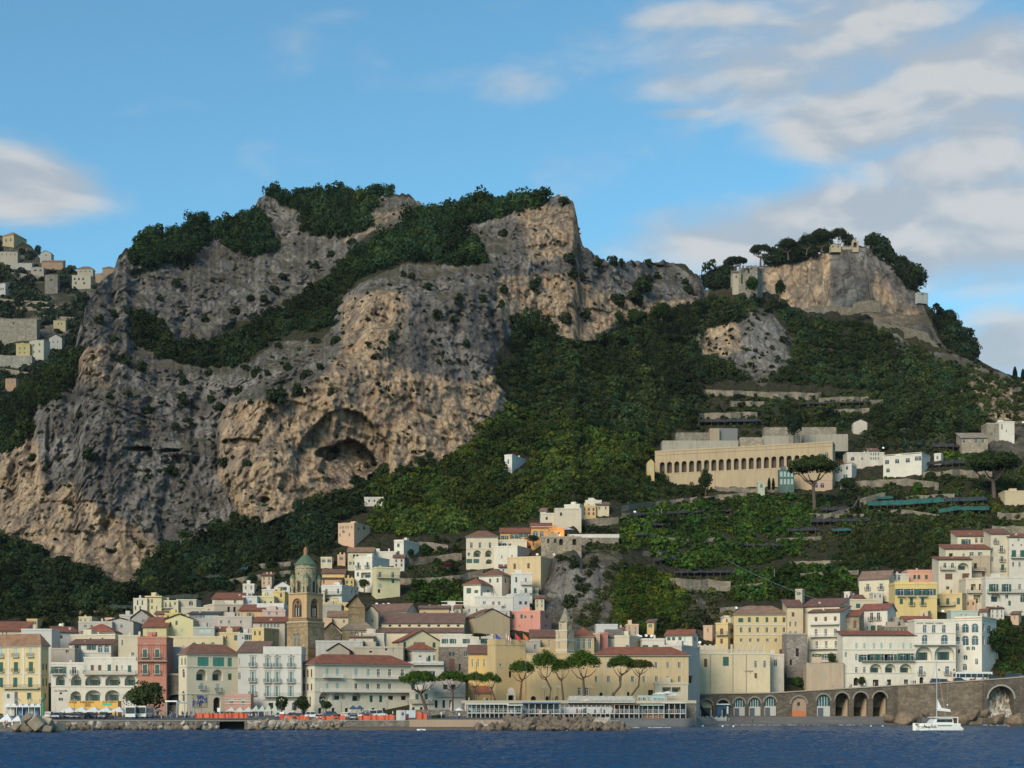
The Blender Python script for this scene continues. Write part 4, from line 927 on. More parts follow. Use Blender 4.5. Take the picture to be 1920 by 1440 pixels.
h('salmon pink house with four dark windows on the hill', 1702, 1762, 1071, 1096, (.62, .33, .24), ('flat',), D=576, wins=[([1715, 1723, 1737, 1756], 1082, 5, 8, 'g')], bands=[(1071, (.62, .3, .22))])
h('grey white house with a gable left of the pink house', 1664, 1704, 1078, 1100, (.50, .50, .50), ('flat',), D=572, wins=[([1679, 1686], 1078, 5, 9, 'w')], chim=2)
h('white arched villa with a wide arcade opening', 1760, 1822, 1050, 1120, (.60, .56, .47), ('shed', 1044, TR), D=570, wins=[([1772, 1786], 1060, 6, 9, 'a'), ([1806], 1062, 20, 13, 'L'), ([1779], 1081, 14, 11, 'n'), ([1811], 1080, 14, 10, 'n'), ([1777], 1104, 6, 9, 'g'), ([1802], 1102, 5, 8, 'g')], bal=[(1762, 1790, 1068)], wear=1.0)
h('tan unplastered house right of the arched villa', 1819, 1857, 1044, 1086, (.44, .36, .26), ('flat',), D=574, wins=[([1829], 1061, 6, 10, 'd'), ([1844], 1077, 6, 8, 'n')], wear=1.2, bal=[(1822, 1846, 1070)])
h('cream house with long terracotta roof and awnings', 1773, 1857, 1030, 1052, (.60, .56, .44), ('shed', 1021, TR), D=584, wins=[([1783], 1041, 7, 7, 'd'), ([1807], 1041, 4, 7, 'a'), ([1822, 1838], 1040, 8, 9, 'w')], chim=0)
h('upper cream house with big red roof and chimney tower', 1795, 1860, 1006, 1030, (.62, .58, .45), ('shed', 995, TR), D=598, wins=[([1811], 1016, 9, 10, 's'), ([1831, 1841], 1013, 5, 9, 'w')], chim=2)
h('tall cream house with a slanting gable top and stacked balconies', 1858, 1894, 1002, 1082, (.58, .54, .43), ('shed', 992, TC), D=586, wins=[([1867], 1014, 5, 9, 'w+'), ([1878], 1029, 6, 12, 'w+'), ([1879], 1048, 6, 10, 'w+'), ([1880], 1064, 6, 12, 'g+'), ([1861], 1030, 4, 7, 'w'), ([1861], 1048, 4, 8, 'w')])
h('white house with two green framed doors under a red roof at the right edge', 1892, 1960, 1008, 1086, WHITE, ('shed', 1001, TR), D=588, wins=[([1910], 1012, 4, 4, 'w'), ([1899, 1915], 1022, 2.5, 3, 'd'), ([1901, 1917], 1038, 8, 13, 'g'), ([1900, 1912], 1058, 4, 8, 'w'), ([1940], 1040, 8, 12, 'g')], bal=[(1895, 1955, 1046)])
h('long white house with a blue door, arch and balcony terrace', 1848, 1940, 1084, 1150, (.58, .57, .54), ('flat',), D=560, wins=[([1863, 1887], 1102, 9, 14, 's'), ([1912], 1100, 5, 9, 'w'), ([1867], 1120, 18, 17, 'L'), ([1888], 1118, 6, 7, 'w'), ([1893], 1131, 5, 9, 'g'), ([1918], 1122, 10, 14, 'a'), ([1870], 1140, 6, 9, 'g')], bal=[(1850, 1935, 1111)], wear=.5)
h('narrow cream balcony house left of the long white house', 1811, 1850, 1086, 1140, (.58, .52, .42), ('flat',), D=562, wins=[([1825, 1840], 1101, 9, 12, 'l'), ([1832], 1123, 13, 15, 'l')], bal=[(1812, 1849, 1111)])
hx, hi = h('long white hotel wing with green shutters and a balcony on the coast road', 1580, 1716, 1192, 1292, (.64, .62, .55), ('shed', 1183, TR), D=504, name='hotel', cat='hotel', wins=[([1606, 1621, 1639, 1653, 1670, 1694, 1708], 1211, 5, 10, 'p'), ([1586], 1227, 4, 9, 'A'), ([1606], 1232, 5, 12, 'A'), ([1620], 1234, 11, 14, 's'), ([1639, 1652], 1233, 12, 14, 's'), ([1670], 1233, 12, 14, 's'), ([1694, 1708], 1232, 12, 14, 's'),
  ([1606, 1621], 1256, 5, 11, 'w'), ([1642], 1253, 22, 17, 'L'), ([1669], 1253, 20, 17, 'L'), ([1698], 1253, 22, 17, 'L'), ([1605], 1278, 9, 15, 'D'), ([1642], 1281, 11, 13, 'd'), ([1667, 1699], 1280, 8, 12, 'd')], bal=[(1614, 1714, 1239, 'iron')], bands=[(1262,), (1218,)], chim=0)
h('tall white hotel block with arched windows and two giant loggias', 1715, 1792, 1164, 1290, (.66, .64, .58), ('flat',), D=501, name='hotel', cat='hotel', wins=[([1734, 1751, 1770], 1179, 7, 15, 'A'), ([1734], 1199, 11, 18, 'A'), ([1771], 1199, 13, 18, 'V'), ([1732], 1225, 31, 26, 'L'), ([1771], 1224, 37, 27, 'L'), ([1727, 1776], 1257, 8, 16, 'A+'), ([1761, 1789], 1256, 3, 4, 'd'), ([1728], 1276, 8, 14, 'D')], bal=[(1713, 1803, 1209, 'white')], bands=[(1187,), (1241,)], chim=0)
h('slender white hotel wing with round arches and a pale blue side', 1790, 1868, 1158, 1278, (.66, .65, .60), ('flat',), ('R', 1841), D=502, name='hotel', cat='hotel', wins=[([1795], 1174, 6, 13, 'V'), ([1810, 1828], 1177, 13, 17, 'A'), ([1796], 1201, 7, 16, 'A'), ([1810], 1200, 13, 18, 'A'), ([1828], 1200, 13, 18, 'V'), ([1798, 1798], 1220, 4, 8, 'A'), ([1815, 1825], 1215, 7, 7, 'V'), ([1810], 1232, 8, 9, 'A'), ([1831], 1240, 6, 11, 'V'), ([1809], 1250, 8, 12, 'A')],
  sw=[([1844], 1176, 4, 14, 'V'), ([1855], 1178, 8, 15, 'V'), ([1844], 1200, 4, 16, 'A'), ([1855], 1199, 8, 16, 'V')], bands=[(1158, (.55, .3, .25)), (1162,)], chim=0)
h('pale green glazed pavilion on the hotel roof', 1783, 1834, 1146, 1160, (.40, .50, .46), ('flat',), D=512, wins=[([1803, 1812], 1153, 3, 4, 'w')], dep=5, chim=0, parapet=.3, name='pavilion', cat='pavilion')
h('red roofed lean to behind the hotel corner', 1697, 1748, 1166, 1180, OFFW, ('gx', 1156, TR), D=514, chim=0, dep=8)
h('stone terrace house with a pergola left of the hotel block', 1658, 1716, 1176, 1192, (.34, .30, .25), ('flat',), D=512, wins=[((1664, 1712, 8), 1181, 4, 6, 'w')], chim=0, wallmat=stone((.3, .26, .2), 1.3))
h('grey garage with a white vault above the red roofed wing', 1678, 1700, 1160, 1182, GREY, ('flat',), D=520, wins=[([1690], 1170, 12, 10, 'w')], chim=0)
# ------------------------------------------------------------ the houses that climb the slope
h('red roofed house at the left edge behind the yellow palazzo', -30, 45, 1184, 1215, (.50, .42, .36), ('shed', 1166, TR), D=486, wins=[([5, 12], 1175, 2, 10, 'n')])
h('tall white house with one green window behind the yellow palazzo', 40, 97, 1182, 1240, (.52, .54, .55), ('flat',), D=478, wins=[([80], 1198, 8, 5, 'g'), ([72], 1222, 5, 9, 'w')])
h('bluish white house with a small red roof', 96, 146, 1186, 1206, (.52, .55, .58), ('shed', 1175, TR), ('L', 107), D=494, wins=[([115], 1194, 5, 6, 'n')])
h('white house with red roof and twin arches above the arcaded row', 130, 208, 1209, 1232, (.60, .59, .55), ('shed', 1199, TC), D=470, wins=[([143, 171], 1213, 9, 9, 's'), ([188, 200], 1216, 9, 15, 'A')], bands=[(1224,)], chim=1, dep=8)
h('low stone roof terrace block behind the arcaded row', 96, 140, 1218, 1246, (.42, .40, .37), ('flat',), D=464, wins=[([126], 1211, 6, 5, 'w')], chim=2, wear=1)
h('cream house with a dark flat roof line behind the twin arches', 133, 229, 1191, 1232, (.56, .52, .42), ('flat',), ('R', 216), D=482, wins=[([170, 192], 1197, 3, 3, 'd'), ([224], 1210, 3, 8, 'd')], chim=1)
h('house with a painted vault under a rounded red roof', 153, 214, 1186, 1192, (.48, .38, .36), ('hip', 1171, (.32, .09, .05)), D=494, chim=0)
h('grey white house with square windows behind the painted vault', 147, 210, 1168, 1188, (.46, .45, .42), ('flat',), D=506, wins=[([160, 172], 1174, 5, 5, 'w')], chim=2)
h('pale grey house with a long slanting roof left of the grey gable', 198, 250, 1166, 1196, (.42, .42, .42), ('gy', 1159, (.18, .14, .12)), D=508, wins=[([209, 228], 1174, 5, 6, 'w'), ([205], 1186, 6, 6, 'w')])
h('grey gabled house with a red edged roof', 246, 283, 1160, 1206, (.32, .32, .32), ('gy', 1144, TC), D=518, wins=[([269], 1164, 5, 6, 'w'), ([268], 1184, 4, 5, 'k')])
h('white terrace house left of the grey gable', 224, 250, 1155, 1180, (.44, .44, .43), ('flat',), D=522, wins=[([237, 246], 1162, 5, 3, 'w')], chim=0)
h('pale tall blank house behind the pink red palazzo', 222, 262, 1194, 1240, (.56, .52, .40), ('flat',), D=472, wins=[([229], 1205, 2, 10, 'd'), ([249], 1226, 5, 5, 'w')], chim=3)
h('long yellow house with a big slanted red roof and low terrace', 268, 312, 1177, 1212, (.56, .50, .28), ('shed', 1158, TR), D=496, wins=[([278], 1184, 3, 8, 'p'), ([287], 1190, 10, 2, 'd')])
h('pale yellow gabled house with arched terrace door', 310, 362, 1162, 1200, (.58, .55, .32), ('gy', 1152, TC), D=500, wins=[([320], 1170, 3, 8, 'g'), ([331], 1168, 4, 8, 'g'), ([330], 1184, 4, 8, 'p'), ([342], 1183, 5, 8, 'p'), ([315], 1188, 4, 6, 'p')])
h('long cream terrace wall block with a black pergola', 312, 418, 1196, 1216, (.58, .52, .34), ('flat',), D=488, dep=7, wins=[([364, 381, 399], 1206, 7, 3, 'a')], chim=0)
h('grey roof terrace building with a teal screen', 362, 402, 1178, 1198, (.40, .41, .42), ('flat',), D=498, wins=[([384], 1183, 24, 7, 'p')], chim=1)
h('grey galleried house with a row of glazed bays', 352, 410, 1152, 1180, (.38, .39, .40), ('shed', 1147, (.10, .09, .09)), D=512, wins=[((358, 382, 6), 1156, 4, 6, 'w'), ([390, 399], 1155, 6, 7, 'p')])
h('small yellow house with a white flat roof', 309, 338, 1152, 1166, (.60, .50, .18), ('flat',), D=524, wins=[([315], 1156, 4, 4, 'n')], chim=0)
h('cream villa terrace on the left slope with green shutters', 250, 276, 1124, 1158, (.58, .55, .46), ('flat',), D=548, wins=[([258, 267], 1130, 3, 9, 'g'), ([254, 263], 1140, 3, 7, 'g')])
h('pale yellow three storey villa on the left slope', 272, 303, 1120, 1156, (.60, .55, .34), ('flat',), D=549, wins=[([277, 285], 1127, 3, 7, 'g'), ([277, 285], 1139, 3, 6, 'g'), ([294], 1141, 3, 9, 'w')], chim=2, bands=[(1120, TR)])
h('low pale villa wing with balcony on the left slope', 300, 334, 1128, 1158, (.58, .55, .40), ('flat',), D=550, wins=[([311, 319], 1134, 3, 9, 'g'), ([328], 1132, 3, 6, 'g')], bal=[(304, 322, 1140)])
h('plain cream side wing of the left villa', 331, 368, 1126, 1146, (.46, .44, .38), ('flat',), D=552, wins=[([358], 1131, 8, 8, 'a')], chim=0)
h('long pale cream flat roofed block below the villa wing', 340, 405, 1141, 1156, (.48, .45, .38), ('flat',), D=536, chim=0)
h('big pale house with black balcony doors and green awnings', 382, 458, 1134, 1172, (.54, .48, .40), ('flat',), ('L', 402), D=526, wins=[([429, 440], 1142, 5, 10, 'd'), ([415], 1149, 2.5, 7, 'n'), ([442, 434], 1163, 6, 7, 'w')], sw=[([391], 1141, 4, 2, 'd')], bal=[(422, 452, 1149)])
h('rooftop house with terracotta roof and a green window', 398, 456, 1124, 1136, (.55, .50, .44), ('shed', 1112, TR), D=534, wins=[([441], 1124, 5, 7, 'w'), ([410], 1126, 14, 7, 'g')], chim=1)
h('orange house with white balconies left of the bell tower', 449, 492, 1146, 1176, (.60, .38, .20), ('shed', 1134, TR), D=520, wins=[([469], 1152, 5, 7, 'w+'), ([468], 1168, 5, 7, 'w+')])
h('white house with long parapet left of the great bell tower', 482, 532, 1139, 1162, (.56, .57, .60), ('flat',), D=524, wins=[([487], 1148, 4, 8, 'g'), ([504, 519], 1149, 4, 4, 'd')], parapet=1.4)
h('pinkish low house beneath the white parapet', 492, 535, 1146, 1160, (.50, .38, .36), ('flat',), D=518, wins=[([505, 519], 1150, 4, 5, 'w')], chim=1)
h('pale yellow row house with three black windows', 481, 514, 1120, 1136, (.58, .54, .33), ('flat',), D=540, wins=[([487, 497, 508], 1130, 3, 5, 'd')])
h('small yellow upper house right of the pale row', 512, 534, 1111, 1128, (.60, .48, .18), ('flat',), D=546, wins=[([527], 1116, 4, 7, 'n')])
h('white glazed conservatory house above the yellow row', 514, 545, 1100, 1114, (.56, .58, .60), ('gy', 1090, (.5, .52, .55)), D=556, wins=[([530], 1101, 16, 6, 'w')])
h('white stepped house left of the conservatory', 491, 516, 1107, 1120, (.55, .56, .56), ('flat',), D=552, wins=[([500], 1112, 4, 4, 'w')])
h('white blue shaded cube houses under the lemon bushes', 455, 482, 1120, 1146, (.52, .55, .60), ('flat',), D=536, wins=[([470], 1128, 4, 4, 'w')], chim=2)
h('low house with rust red roof below the orange house', 396, 442, 1184, 1200, (.50, .44, .36), ('shed', 1174, TR), D=500, wins=[([420], 1191, 3, 6, 'n')], chim=3)
h('cream low house with brown shutters and a green door', 412, 450, 1188, 1216, (.56, .46, .28), ('flat',), D=490, wins=[([419, 425], 1195, 2.5, 6, 'n'), ([442], 1196, 6, 10, 'g')])
h('white little house with a dark round window', 446, 474, 1190, 1216, (.50, .52, .55), ('flat',), D=489, wins=[([455], 1196, 2.5, 3, 'd'), ([466], 1195, 8, 9, 's')])
h('orange yellow house with green shutters left of the bell tower', 472, 540, 1180, 1224, (.60, .44, .20), ('flat',), ('R', 495), D=484, wins=[([478, 487], 1187, 4, 8, 'g'), ([487], 1204, 4, 6, 'g')], sw=[([514, 526], 1186, 3, 8, 'w'), ([514], 1203, 6, 5, 'w')], chim=0)
h('roof terrace house with a red tiled canopy', 474, 534, 1168, 1184, (.44, .41, .36), ('shed', 1157, TR), D=492, wins=[((490, 522, 6), 1172, 4, 8, 'w')], chim=2)
h('pale mid block of stacked flats left of the bell tower', 404, 472, 1158, 1186, (.44, .42, .40), ('flat',), D=508, wins=[([415, 430, 452], 1166, 4, 6, 'w')], chim=3, wear=1)
h('grey metal roofed hall right of the bell tower', 592, 680, 1204, 1232, (.42, .43, .44), ('flat',), D=468, wins=[([631], 1219, 6, 6, 'd')], chim=0, wear=1)
h('small grey gabled roof in front of the metal roofed hall', 614, 655, 1221, 1232, (.34, .31, .27), ('gy', 1207, (.2, .19, .17)), D=462, chim=0)
h('white terrace flats with french windows below the cathedral', 676, 720, 1190, 1218, (.50, .49, .45), ('flat',), D=476, wins=[([691], 1206, 5, 8, 'p'), ([709], 1207, 6, 11, 'w')], chim=2)
h('cream low terrace houses with tan roofs below the cathedral nave', 655, 700, 1196, 1214, (.52, .45, .36), ('shed', 1190, TT), D=472, wins=[([665], 1201, 4, 4, 'd')], chim=3)
h('low grey tan terraces above the hotel roof', 664, 756, 1215, 1236, (.40, .36, .30), ('flat',), D=466, wins=[([695], 1222, 5, 3, 'd'), ([724], 1213, 4, 4, 'd'), ([738], 1210, 3, 8, 'w')], chim=3, wear=1)
h('tan stepped gable end at the cathedral corner', 602, 640, 1188, 1212, (.36, .27, .18), ('gy', 1168, TB), D=498, wallmat=stone((.33, .26, .17), 1.5, moss=0), wins=[], chim=0, name='chapel', cat='chapel')
h('peach house front right of the bell tower', 604, 622, 1162, 1190, PEACH, ('flat',), D=520, chim=0)
h('cream house with tan hip roof left of the cathedral gable', 615, 655, 1158, 1176, (.56, .47, .34), ('gx', 1146, TT), D=522, wins=[([645], 1165, 3, 6, 'g')])
h('grey weathered house with small windows above the cream house', 604, 640, 1136, 1164, (.36, .36, .33), ('flat',), D=536, wins=[([615], 1150, 4, 6, 'w'), ([634], 1146, 5, 6, 'p')], wear=1.1)
h('white house with french windows and blue side under the ochre roofs', 602, 672, 1099, 1130, (.54, .56, .58), ('flat',), ('R', 641), D=566, wins=[([612, 634], 1108, 4, 9, 'g'), ([612, 628], 1125, 6, 7, 's')], bal=[(604, 642, 1114)], sw=[([660, 667], 1106, 3, 6, 'w')])
h('yellow awning terrace below the white house with french windows', 606, 655, 1132, 1142, (.60, .46, .18), ('flat',), D=556, chim=0)
h('ochre house with a brown gable roof', 604, 646, 1076, 1100, (.60, .44, .18), ('gx', 1068, TC), D=584, wins=[([639], 1087, 4, 8, 'n'), ([631], 1085, 3, 4, 'd')])
h('peach lower house below the brown gable roof', 603, 640, 1086, 1100, (.58, .36, .20), ('shed', 1082, TC), D=578, wins=[([607], 1091, 3, 7, 'n'), ([637], 1092, 3, 4, 'd')], chim=0)
h('white block house with blue shaded side on the hill above the cathedral', 665, 730, 1045, 1108, (.60, .60, .56), ('flat',), ('R', 698), D=600, wins=[([672, 689], 1059, 4, 11, 'g+'), ([671], 1076, 4, 8, 'g'), ([686], 1078, 18, 10, 'l')], bands=[(1067,)], chim=0)
h('pale yellow house with grey balcony stepping down the hill', 697, 750, 1065, 1120, (.58, .55, .34), ('flat',), ('L', 706), D=590, wins=[([713, 737], 1077, 6, 10, 'w'), ([737], 1089, 5, 7, 'g'), ([713], 1098, 6, 8, 'k'), ([711], 1108, 5, 7, 'd')], bal=[(706, 748, 1083)])
h('cream house with a thin gable roof and arched loggia', 652, 700, 1036, 1066, (.56, .51, .38), ('gx', 1027, TT), D=612, wins=[([664, 670], 1043, 4, 7, 'd'), ([657, 664], 1056, 5, 6, 'a')])
h('white low rooftop houses above the block house', 684, 742, 1036, 1050, WHITE, ('flat',), D=616, wins=[([700], 1042, 4, 3, 'd')], chim=3)
h('white tower house with green windows on the hill', 739, 786, 1014, 1050, (.62, .61, .56), ('flat',), ('R', 757), D=628, wins=[([747], 1022, 5, 7, 'g'), ([747], 1036, 5, 7, 'g')], bands=[(1016,)])
h('peach pink villa among the trees with many small windows', 634, 698, 982, 1020, (.58, .38, .26), ('flat',), ('R', 664), D=668, wins=[([638, 643, 648, 653, 659], 988, 3, 5, 'w'), ([644], 996, 4, 6, 'a'), ([637, 655], 1002, 3, 6, 'w')], sw=[([683], 985, 4, 7, 'g'), ([672], 990, 3, 5, 'n')])
h('white ruined pavilion in the wood above the peach villa', 683, 720, 934, 944, (.50, .49, .46), ('flat',), D=712, wins=[([692, 702], 939, 3, 4, 'd')], chim=0, dep=4)
h('white cube house alone in the green wood', 946, 986, 854, 882, (.60, .62, .62), ('flat',), ('R', 960), D=752, wins=[([953], 865, 3, 8, 'g')], chim=1)
h('small white house with red hip roof and green windows under the crag', 869, 925, 1096, 1140, (.62, .60, .54), ('hip', 1086, TR), ('R', 901), D=566, wins=[([879], 1107, 9, 10, 'g'), ([893], 1109, 7, 6, 'g')], sw=[([915], 1105, 5, 5, 'w')])
h('tall white house with brown hip roof under the cream villa', 898, 962, 1079, 1124, (.62, .60, .55), ('hip', 1067, TC), ('R', 941), D=576, wins=[([919, 933], 1088, 4, 8, 'g')], sw=[([948, 957], 1087, 3, 9, 'g'), ([957], 1108, 4, 9, 'g')])
h('white balcony house on the edge of the crag', 958, 998, 1077, 1128, (.58, .59, .59), ('flat',), D=572, wins=[([968], 1087, 4, 10, 'g'), ([986], 1087, 4, 7, 'w'), ([966, 986], 1108, 5, 10, 'g')], bal=[(976, 998, 1096), (976, 998, 1112)], chim=2)
h('blue shaded white cube with brown shutters under the balcony house', 950, 993, 1115, 1148, (.56, .59, .64), ('flat',), ('L', 964), D=560, wins=[([976, 986], 1130, 5, 6, 'n')], sw=[([955], 1129, 4, 7, 'n')], chim=0)
h('white stepped terraces with brown doors below the white cluster', 890, 962, 1120, 1148, (.58, .58, .56), ('flat',), D=562, wins=[([925, 936], 1131, 5, 6, 'n'), ([908], 1130, 6, 5, 'w'), ([916], 1140, 8, 5, 'w')], bal=[(900, 945, 1136, 'white')], chim=2)
h('long white terrace house with a green glazed gallery', 828, 878, 1136, 1152, (.60, .59, .54), ('flat',), D=556, wins=[((832, 866, 6), 1132, 5, 4, 'p'), ([838, 852, 866], 1143, 5, 6, 'g')], bands=[(1128,)], chim=0)
h('low white flats with cream awnings next to the green gallery', 872, 938, 1138, 1152, (.60, .58, .53), ('flat',), D=553, wins=[([880, 894, 910, 924], 1144, 4, 6, 'w')], chim=3)
h('pale blue grey service block behind the pink house', 925, 956, 1146, 1184, (.46, .47, .49), ('flat',), D=546, wins=[([933, 950], 1152, 4, 6, 'w'), ([951], 1173, 4, 8, 'd')], wear=1)
h('coral pink house with dark windows beside the cream gable', 955, 1034, 1147, 1184, (.62, .27, .22), ('flat',), ('R', 1013), D=534, wins=[([962, 978], 1155, 5, 8, 'g'), ([985, 997], 1156, 3.5, 5, 'g'), ([962, 974], 1173, 3, 4, 'w')], sw=[([1025], 1154, 4, 7, 'g'), ([1024], 1173, 4, 6, 'w')], chim=0)
h('white villa with orange loggias and a brown hip roof', 874, 934, 1007, 1060, (.60, .55, .44), ('hip', 996, TC), D=618, wins=[([884, 900, 919], 1022, 5, 10, 'w'), ([895], 1038, 15, 13, 'L'), ([916], 1038, 13, 13, 'L'), ([879], 1039, 4, 6, 'g'), ([917], 1053, 12, 9, 'L'), ([878, 893], 1052, 11, 8, 'g')], bands=[(1029,)])
h('orange villa with white arches and green shutters on the terrace', 938, 1000, 1000, 1018, (.62, .31, .09), ('shed', 990, TR), D=628, wins=[([946], 1009, 7, 9, 's'), ([962, 972], 1006, 6, 8, 's'), ([979, 988], 1004, 6, 7, 's')], chim=1)
h('orange garden front with a large white arched doorway', 996, 1034, 990, 1012, (.62, .33, .10), ('gx', 981, TR), D=630, wins=[([1004], 1002, 10, 13, 'V'), ([1016], 1002, 8, 12, 'V')], bands=[(988,)], chim=0)
h('orange lean to rooms with a lamp lit wall', 1030, 1058, 992, 1010, (.60, .28, .08), ('flat',), D=632, wins=[([1036, 1048], 1001, 5, 8, 'a')], chim=0)
h('cream lower wing of the orange villa with half round window', 930, 988, 1014, 1030, (.58, .55, .44), ('flat',), D=622, wins=[([936, 956], 1022, 6, 6, 'w'), ([946], 1021, 8, 6, 'a')], chim=1)
h('long white wall house with blue end under the orange villa', 926, 1002, 1025, 1046, (.60, .59, .53), ('flat',), ('R', 970), D=612, wins=[([941, 960], 1043, 2, 6, 'd')], sw=[([988], 1040, 6, 6, 'a')], chim=0)
h('tan two window house on the brink of the crag', 951, 1036, 1045, 1084, (.58, .46, .27), ('flat',), ('R', 1014), D=596, wins=[([965, 991], 1060, 5, 10, 'n'), ([984], 1076, 9, 6, 'a')], chim=0, wear=.8)
h('stone vaulted terrace wall below the white garden rail', 1015, 1090, 1008, 1030, STONE, ('flat',), D=624, wallmat=stone((.34, .28, .20)), wins=[([1052, 1077], 1016, 7, 12, 'D'), ([1028, 1041], 1014, 4, 8, 'd')], chim=0, dep=5, name='terrace_wall', cat='wall')
h('white cube houses at the end of the lane above the orange villa', 1058, 1100, 947, 966, (.60, .60, .55), ('flat',), ('R', 1087), D=662, wins=[([1066, 1076], 962, 3, 6, 'g')], chim=2)
h('white house with a flat canopy roof at the lane end', 1098, 1128, 940, 958, (.58, .58, .54), ('flat',), D=668, wins=[([1112], 950, 5, 5, 'w')], chim=3)
h('cream stepped terraces left of the lane end houses', 1014, 1062, 964, 982, (.56, .53, .45), ('flat',), D=655, wins=[([1025, 1048], 972, 4, 5, 'd')], chim=3)
h('pale terrace block under the lane end houses', 1040, 1090, 955, 985, (.54, .49, .40), ('flat',), D=659, wins=[([1052], 964, 4, 6, 'd')], chim=2)
h('salmon ochre barn end with one gable between nave and pink house', 869, 956, 1158, 1192, (.44, .35, .23), ('gy', 1141, TC), ('L', 889), D=508, wins=[], chim=0, name='barn', cat='building')
h('white red roofed chimney house above the roof garden', 800, 826, 1188, 1198, (.56, .30, .24), ('gx', 1178, TR), D=500, chim=1)
h('peach rooftop house behind the cathedral nave', 786, 842, 1142, 1156, (.56, .40, .24), ('gx', 1136, TB), D=536, wins=[([796], 1150, 4, 5, 'n')], chim=2)
h('white terrace house with broad windows on the upper lane', 1656, 1744, 852, 884, (.60, .60, .56), ('flat',), ('R', 1728), D=752, wins=[([1663, 1682, 1702], 861, 8, 8, 'w'), ([1718, 1728], 859, 6, 8, 'w'), ([1665], 877, 7, 8, 'a')], chim=2, bands=[(848,)])
h('pale house with little arched window left of the white terrace house', 1588, 1658, 850, 868, (.52, .50, .45), ('flat',), D=756, wins=[([1599], 860, 7, 7, 'a'), ([1617], 860, 4, 4, 'w')], chim=2, wear=1)
h('small white house with dark red roof beside the umbrella pine', 1566, 1606, 872, 900, (.60, .61, .62), ('flat',), ('R', 1597), D=745, wins=[([1588], 877, 4, 6, 'g'), ([1583, 1587], 893, 3, 8, 'g')], bands=[(868, (.3, .05, .05))])
h('pink arcaded garden house under the umbrella pine', 1525, 1560, 900, 916, (.50, .36, .27), ('flat',), D=728, wins=[([1530, 1542], 910, 8, 9, 'a')], chim=0)
h('stone farmhouse row with white block at the right', 1803, 1852, 822, 846, (.42, .37, .28), ('shed', 812, (.3, .25, .18)), D=770, wins=[([1808, 1830, 1843], 822, 5, 8, 'w')], wallmat=stone((.38, .32, .24), 1.3, moss=.1))
h('tall stone farmhouse beside the white block', 1850, 1872, 795, 822, (.36, .30, .23), ('flat',), D=772, wallmat=stone((.32, .27, .2), 1.3, moss=.1), wins=[([1861], 813, 4, 8, 'w')])
h('white block house with a curved roof over the farmhouse', 1871, 1902, 792, 816, (.60, .60, .56), ('flat',), D=773, wins=[([1879], 800, 3, 10, 'w'), ([1887], 808, 2, 3, 'd')])
h('long pale retaining house at the right edge under the big pine', 1884, 1960, 922, 942, (.52, .44, .30), ('flat',), D=690, chim=0)
def fh(*a, **k):
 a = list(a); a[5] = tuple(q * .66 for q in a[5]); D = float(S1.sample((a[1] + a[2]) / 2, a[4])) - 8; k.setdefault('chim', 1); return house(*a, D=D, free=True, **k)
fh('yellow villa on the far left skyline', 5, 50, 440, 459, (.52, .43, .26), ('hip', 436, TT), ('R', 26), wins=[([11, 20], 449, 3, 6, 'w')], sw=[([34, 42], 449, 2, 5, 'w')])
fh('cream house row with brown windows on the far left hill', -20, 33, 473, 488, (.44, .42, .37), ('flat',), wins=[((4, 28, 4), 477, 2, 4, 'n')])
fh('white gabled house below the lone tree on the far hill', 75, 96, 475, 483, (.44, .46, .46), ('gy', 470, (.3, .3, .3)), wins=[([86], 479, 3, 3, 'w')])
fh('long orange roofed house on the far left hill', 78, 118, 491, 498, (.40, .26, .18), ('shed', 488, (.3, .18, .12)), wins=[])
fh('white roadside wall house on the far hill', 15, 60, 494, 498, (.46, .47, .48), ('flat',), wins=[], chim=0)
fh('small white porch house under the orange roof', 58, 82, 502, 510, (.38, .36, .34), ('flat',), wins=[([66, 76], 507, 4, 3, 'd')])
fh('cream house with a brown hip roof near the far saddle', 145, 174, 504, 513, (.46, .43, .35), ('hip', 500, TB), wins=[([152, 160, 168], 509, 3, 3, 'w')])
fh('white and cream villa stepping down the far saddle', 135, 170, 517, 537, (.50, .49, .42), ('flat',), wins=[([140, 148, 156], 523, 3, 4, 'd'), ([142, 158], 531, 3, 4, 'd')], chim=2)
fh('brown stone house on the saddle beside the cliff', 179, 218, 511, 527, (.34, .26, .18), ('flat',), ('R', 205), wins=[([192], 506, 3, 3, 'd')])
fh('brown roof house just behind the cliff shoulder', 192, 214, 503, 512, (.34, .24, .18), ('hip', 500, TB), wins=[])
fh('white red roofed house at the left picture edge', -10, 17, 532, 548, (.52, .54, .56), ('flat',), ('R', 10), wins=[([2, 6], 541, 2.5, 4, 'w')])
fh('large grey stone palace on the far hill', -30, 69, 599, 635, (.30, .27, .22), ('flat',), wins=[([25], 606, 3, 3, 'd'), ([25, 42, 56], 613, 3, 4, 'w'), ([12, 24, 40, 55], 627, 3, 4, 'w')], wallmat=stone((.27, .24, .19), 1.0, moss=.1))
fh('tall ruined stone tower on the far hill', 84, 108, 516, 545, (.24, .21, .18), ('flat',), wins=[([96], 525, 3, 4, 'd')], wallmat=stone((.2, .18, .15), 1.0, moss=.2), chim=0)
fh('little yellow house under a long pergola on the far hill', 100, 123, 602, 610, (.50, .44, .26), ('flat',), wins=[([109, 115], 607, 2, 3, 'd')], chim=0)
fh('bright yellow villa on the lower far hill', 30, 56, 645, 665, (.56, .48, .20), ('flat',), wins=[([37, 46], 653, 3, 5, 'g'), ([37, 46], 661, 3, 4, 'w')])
fh('white square villa beside the bright yellow villa', 55, 94, 638, 668, (.52, .52, .46), ('flat',), ('R', 82), wins=[([63, 74], 645, 3, 5, 'g'), ([63, 74], 658, 3, 4, 'g')])
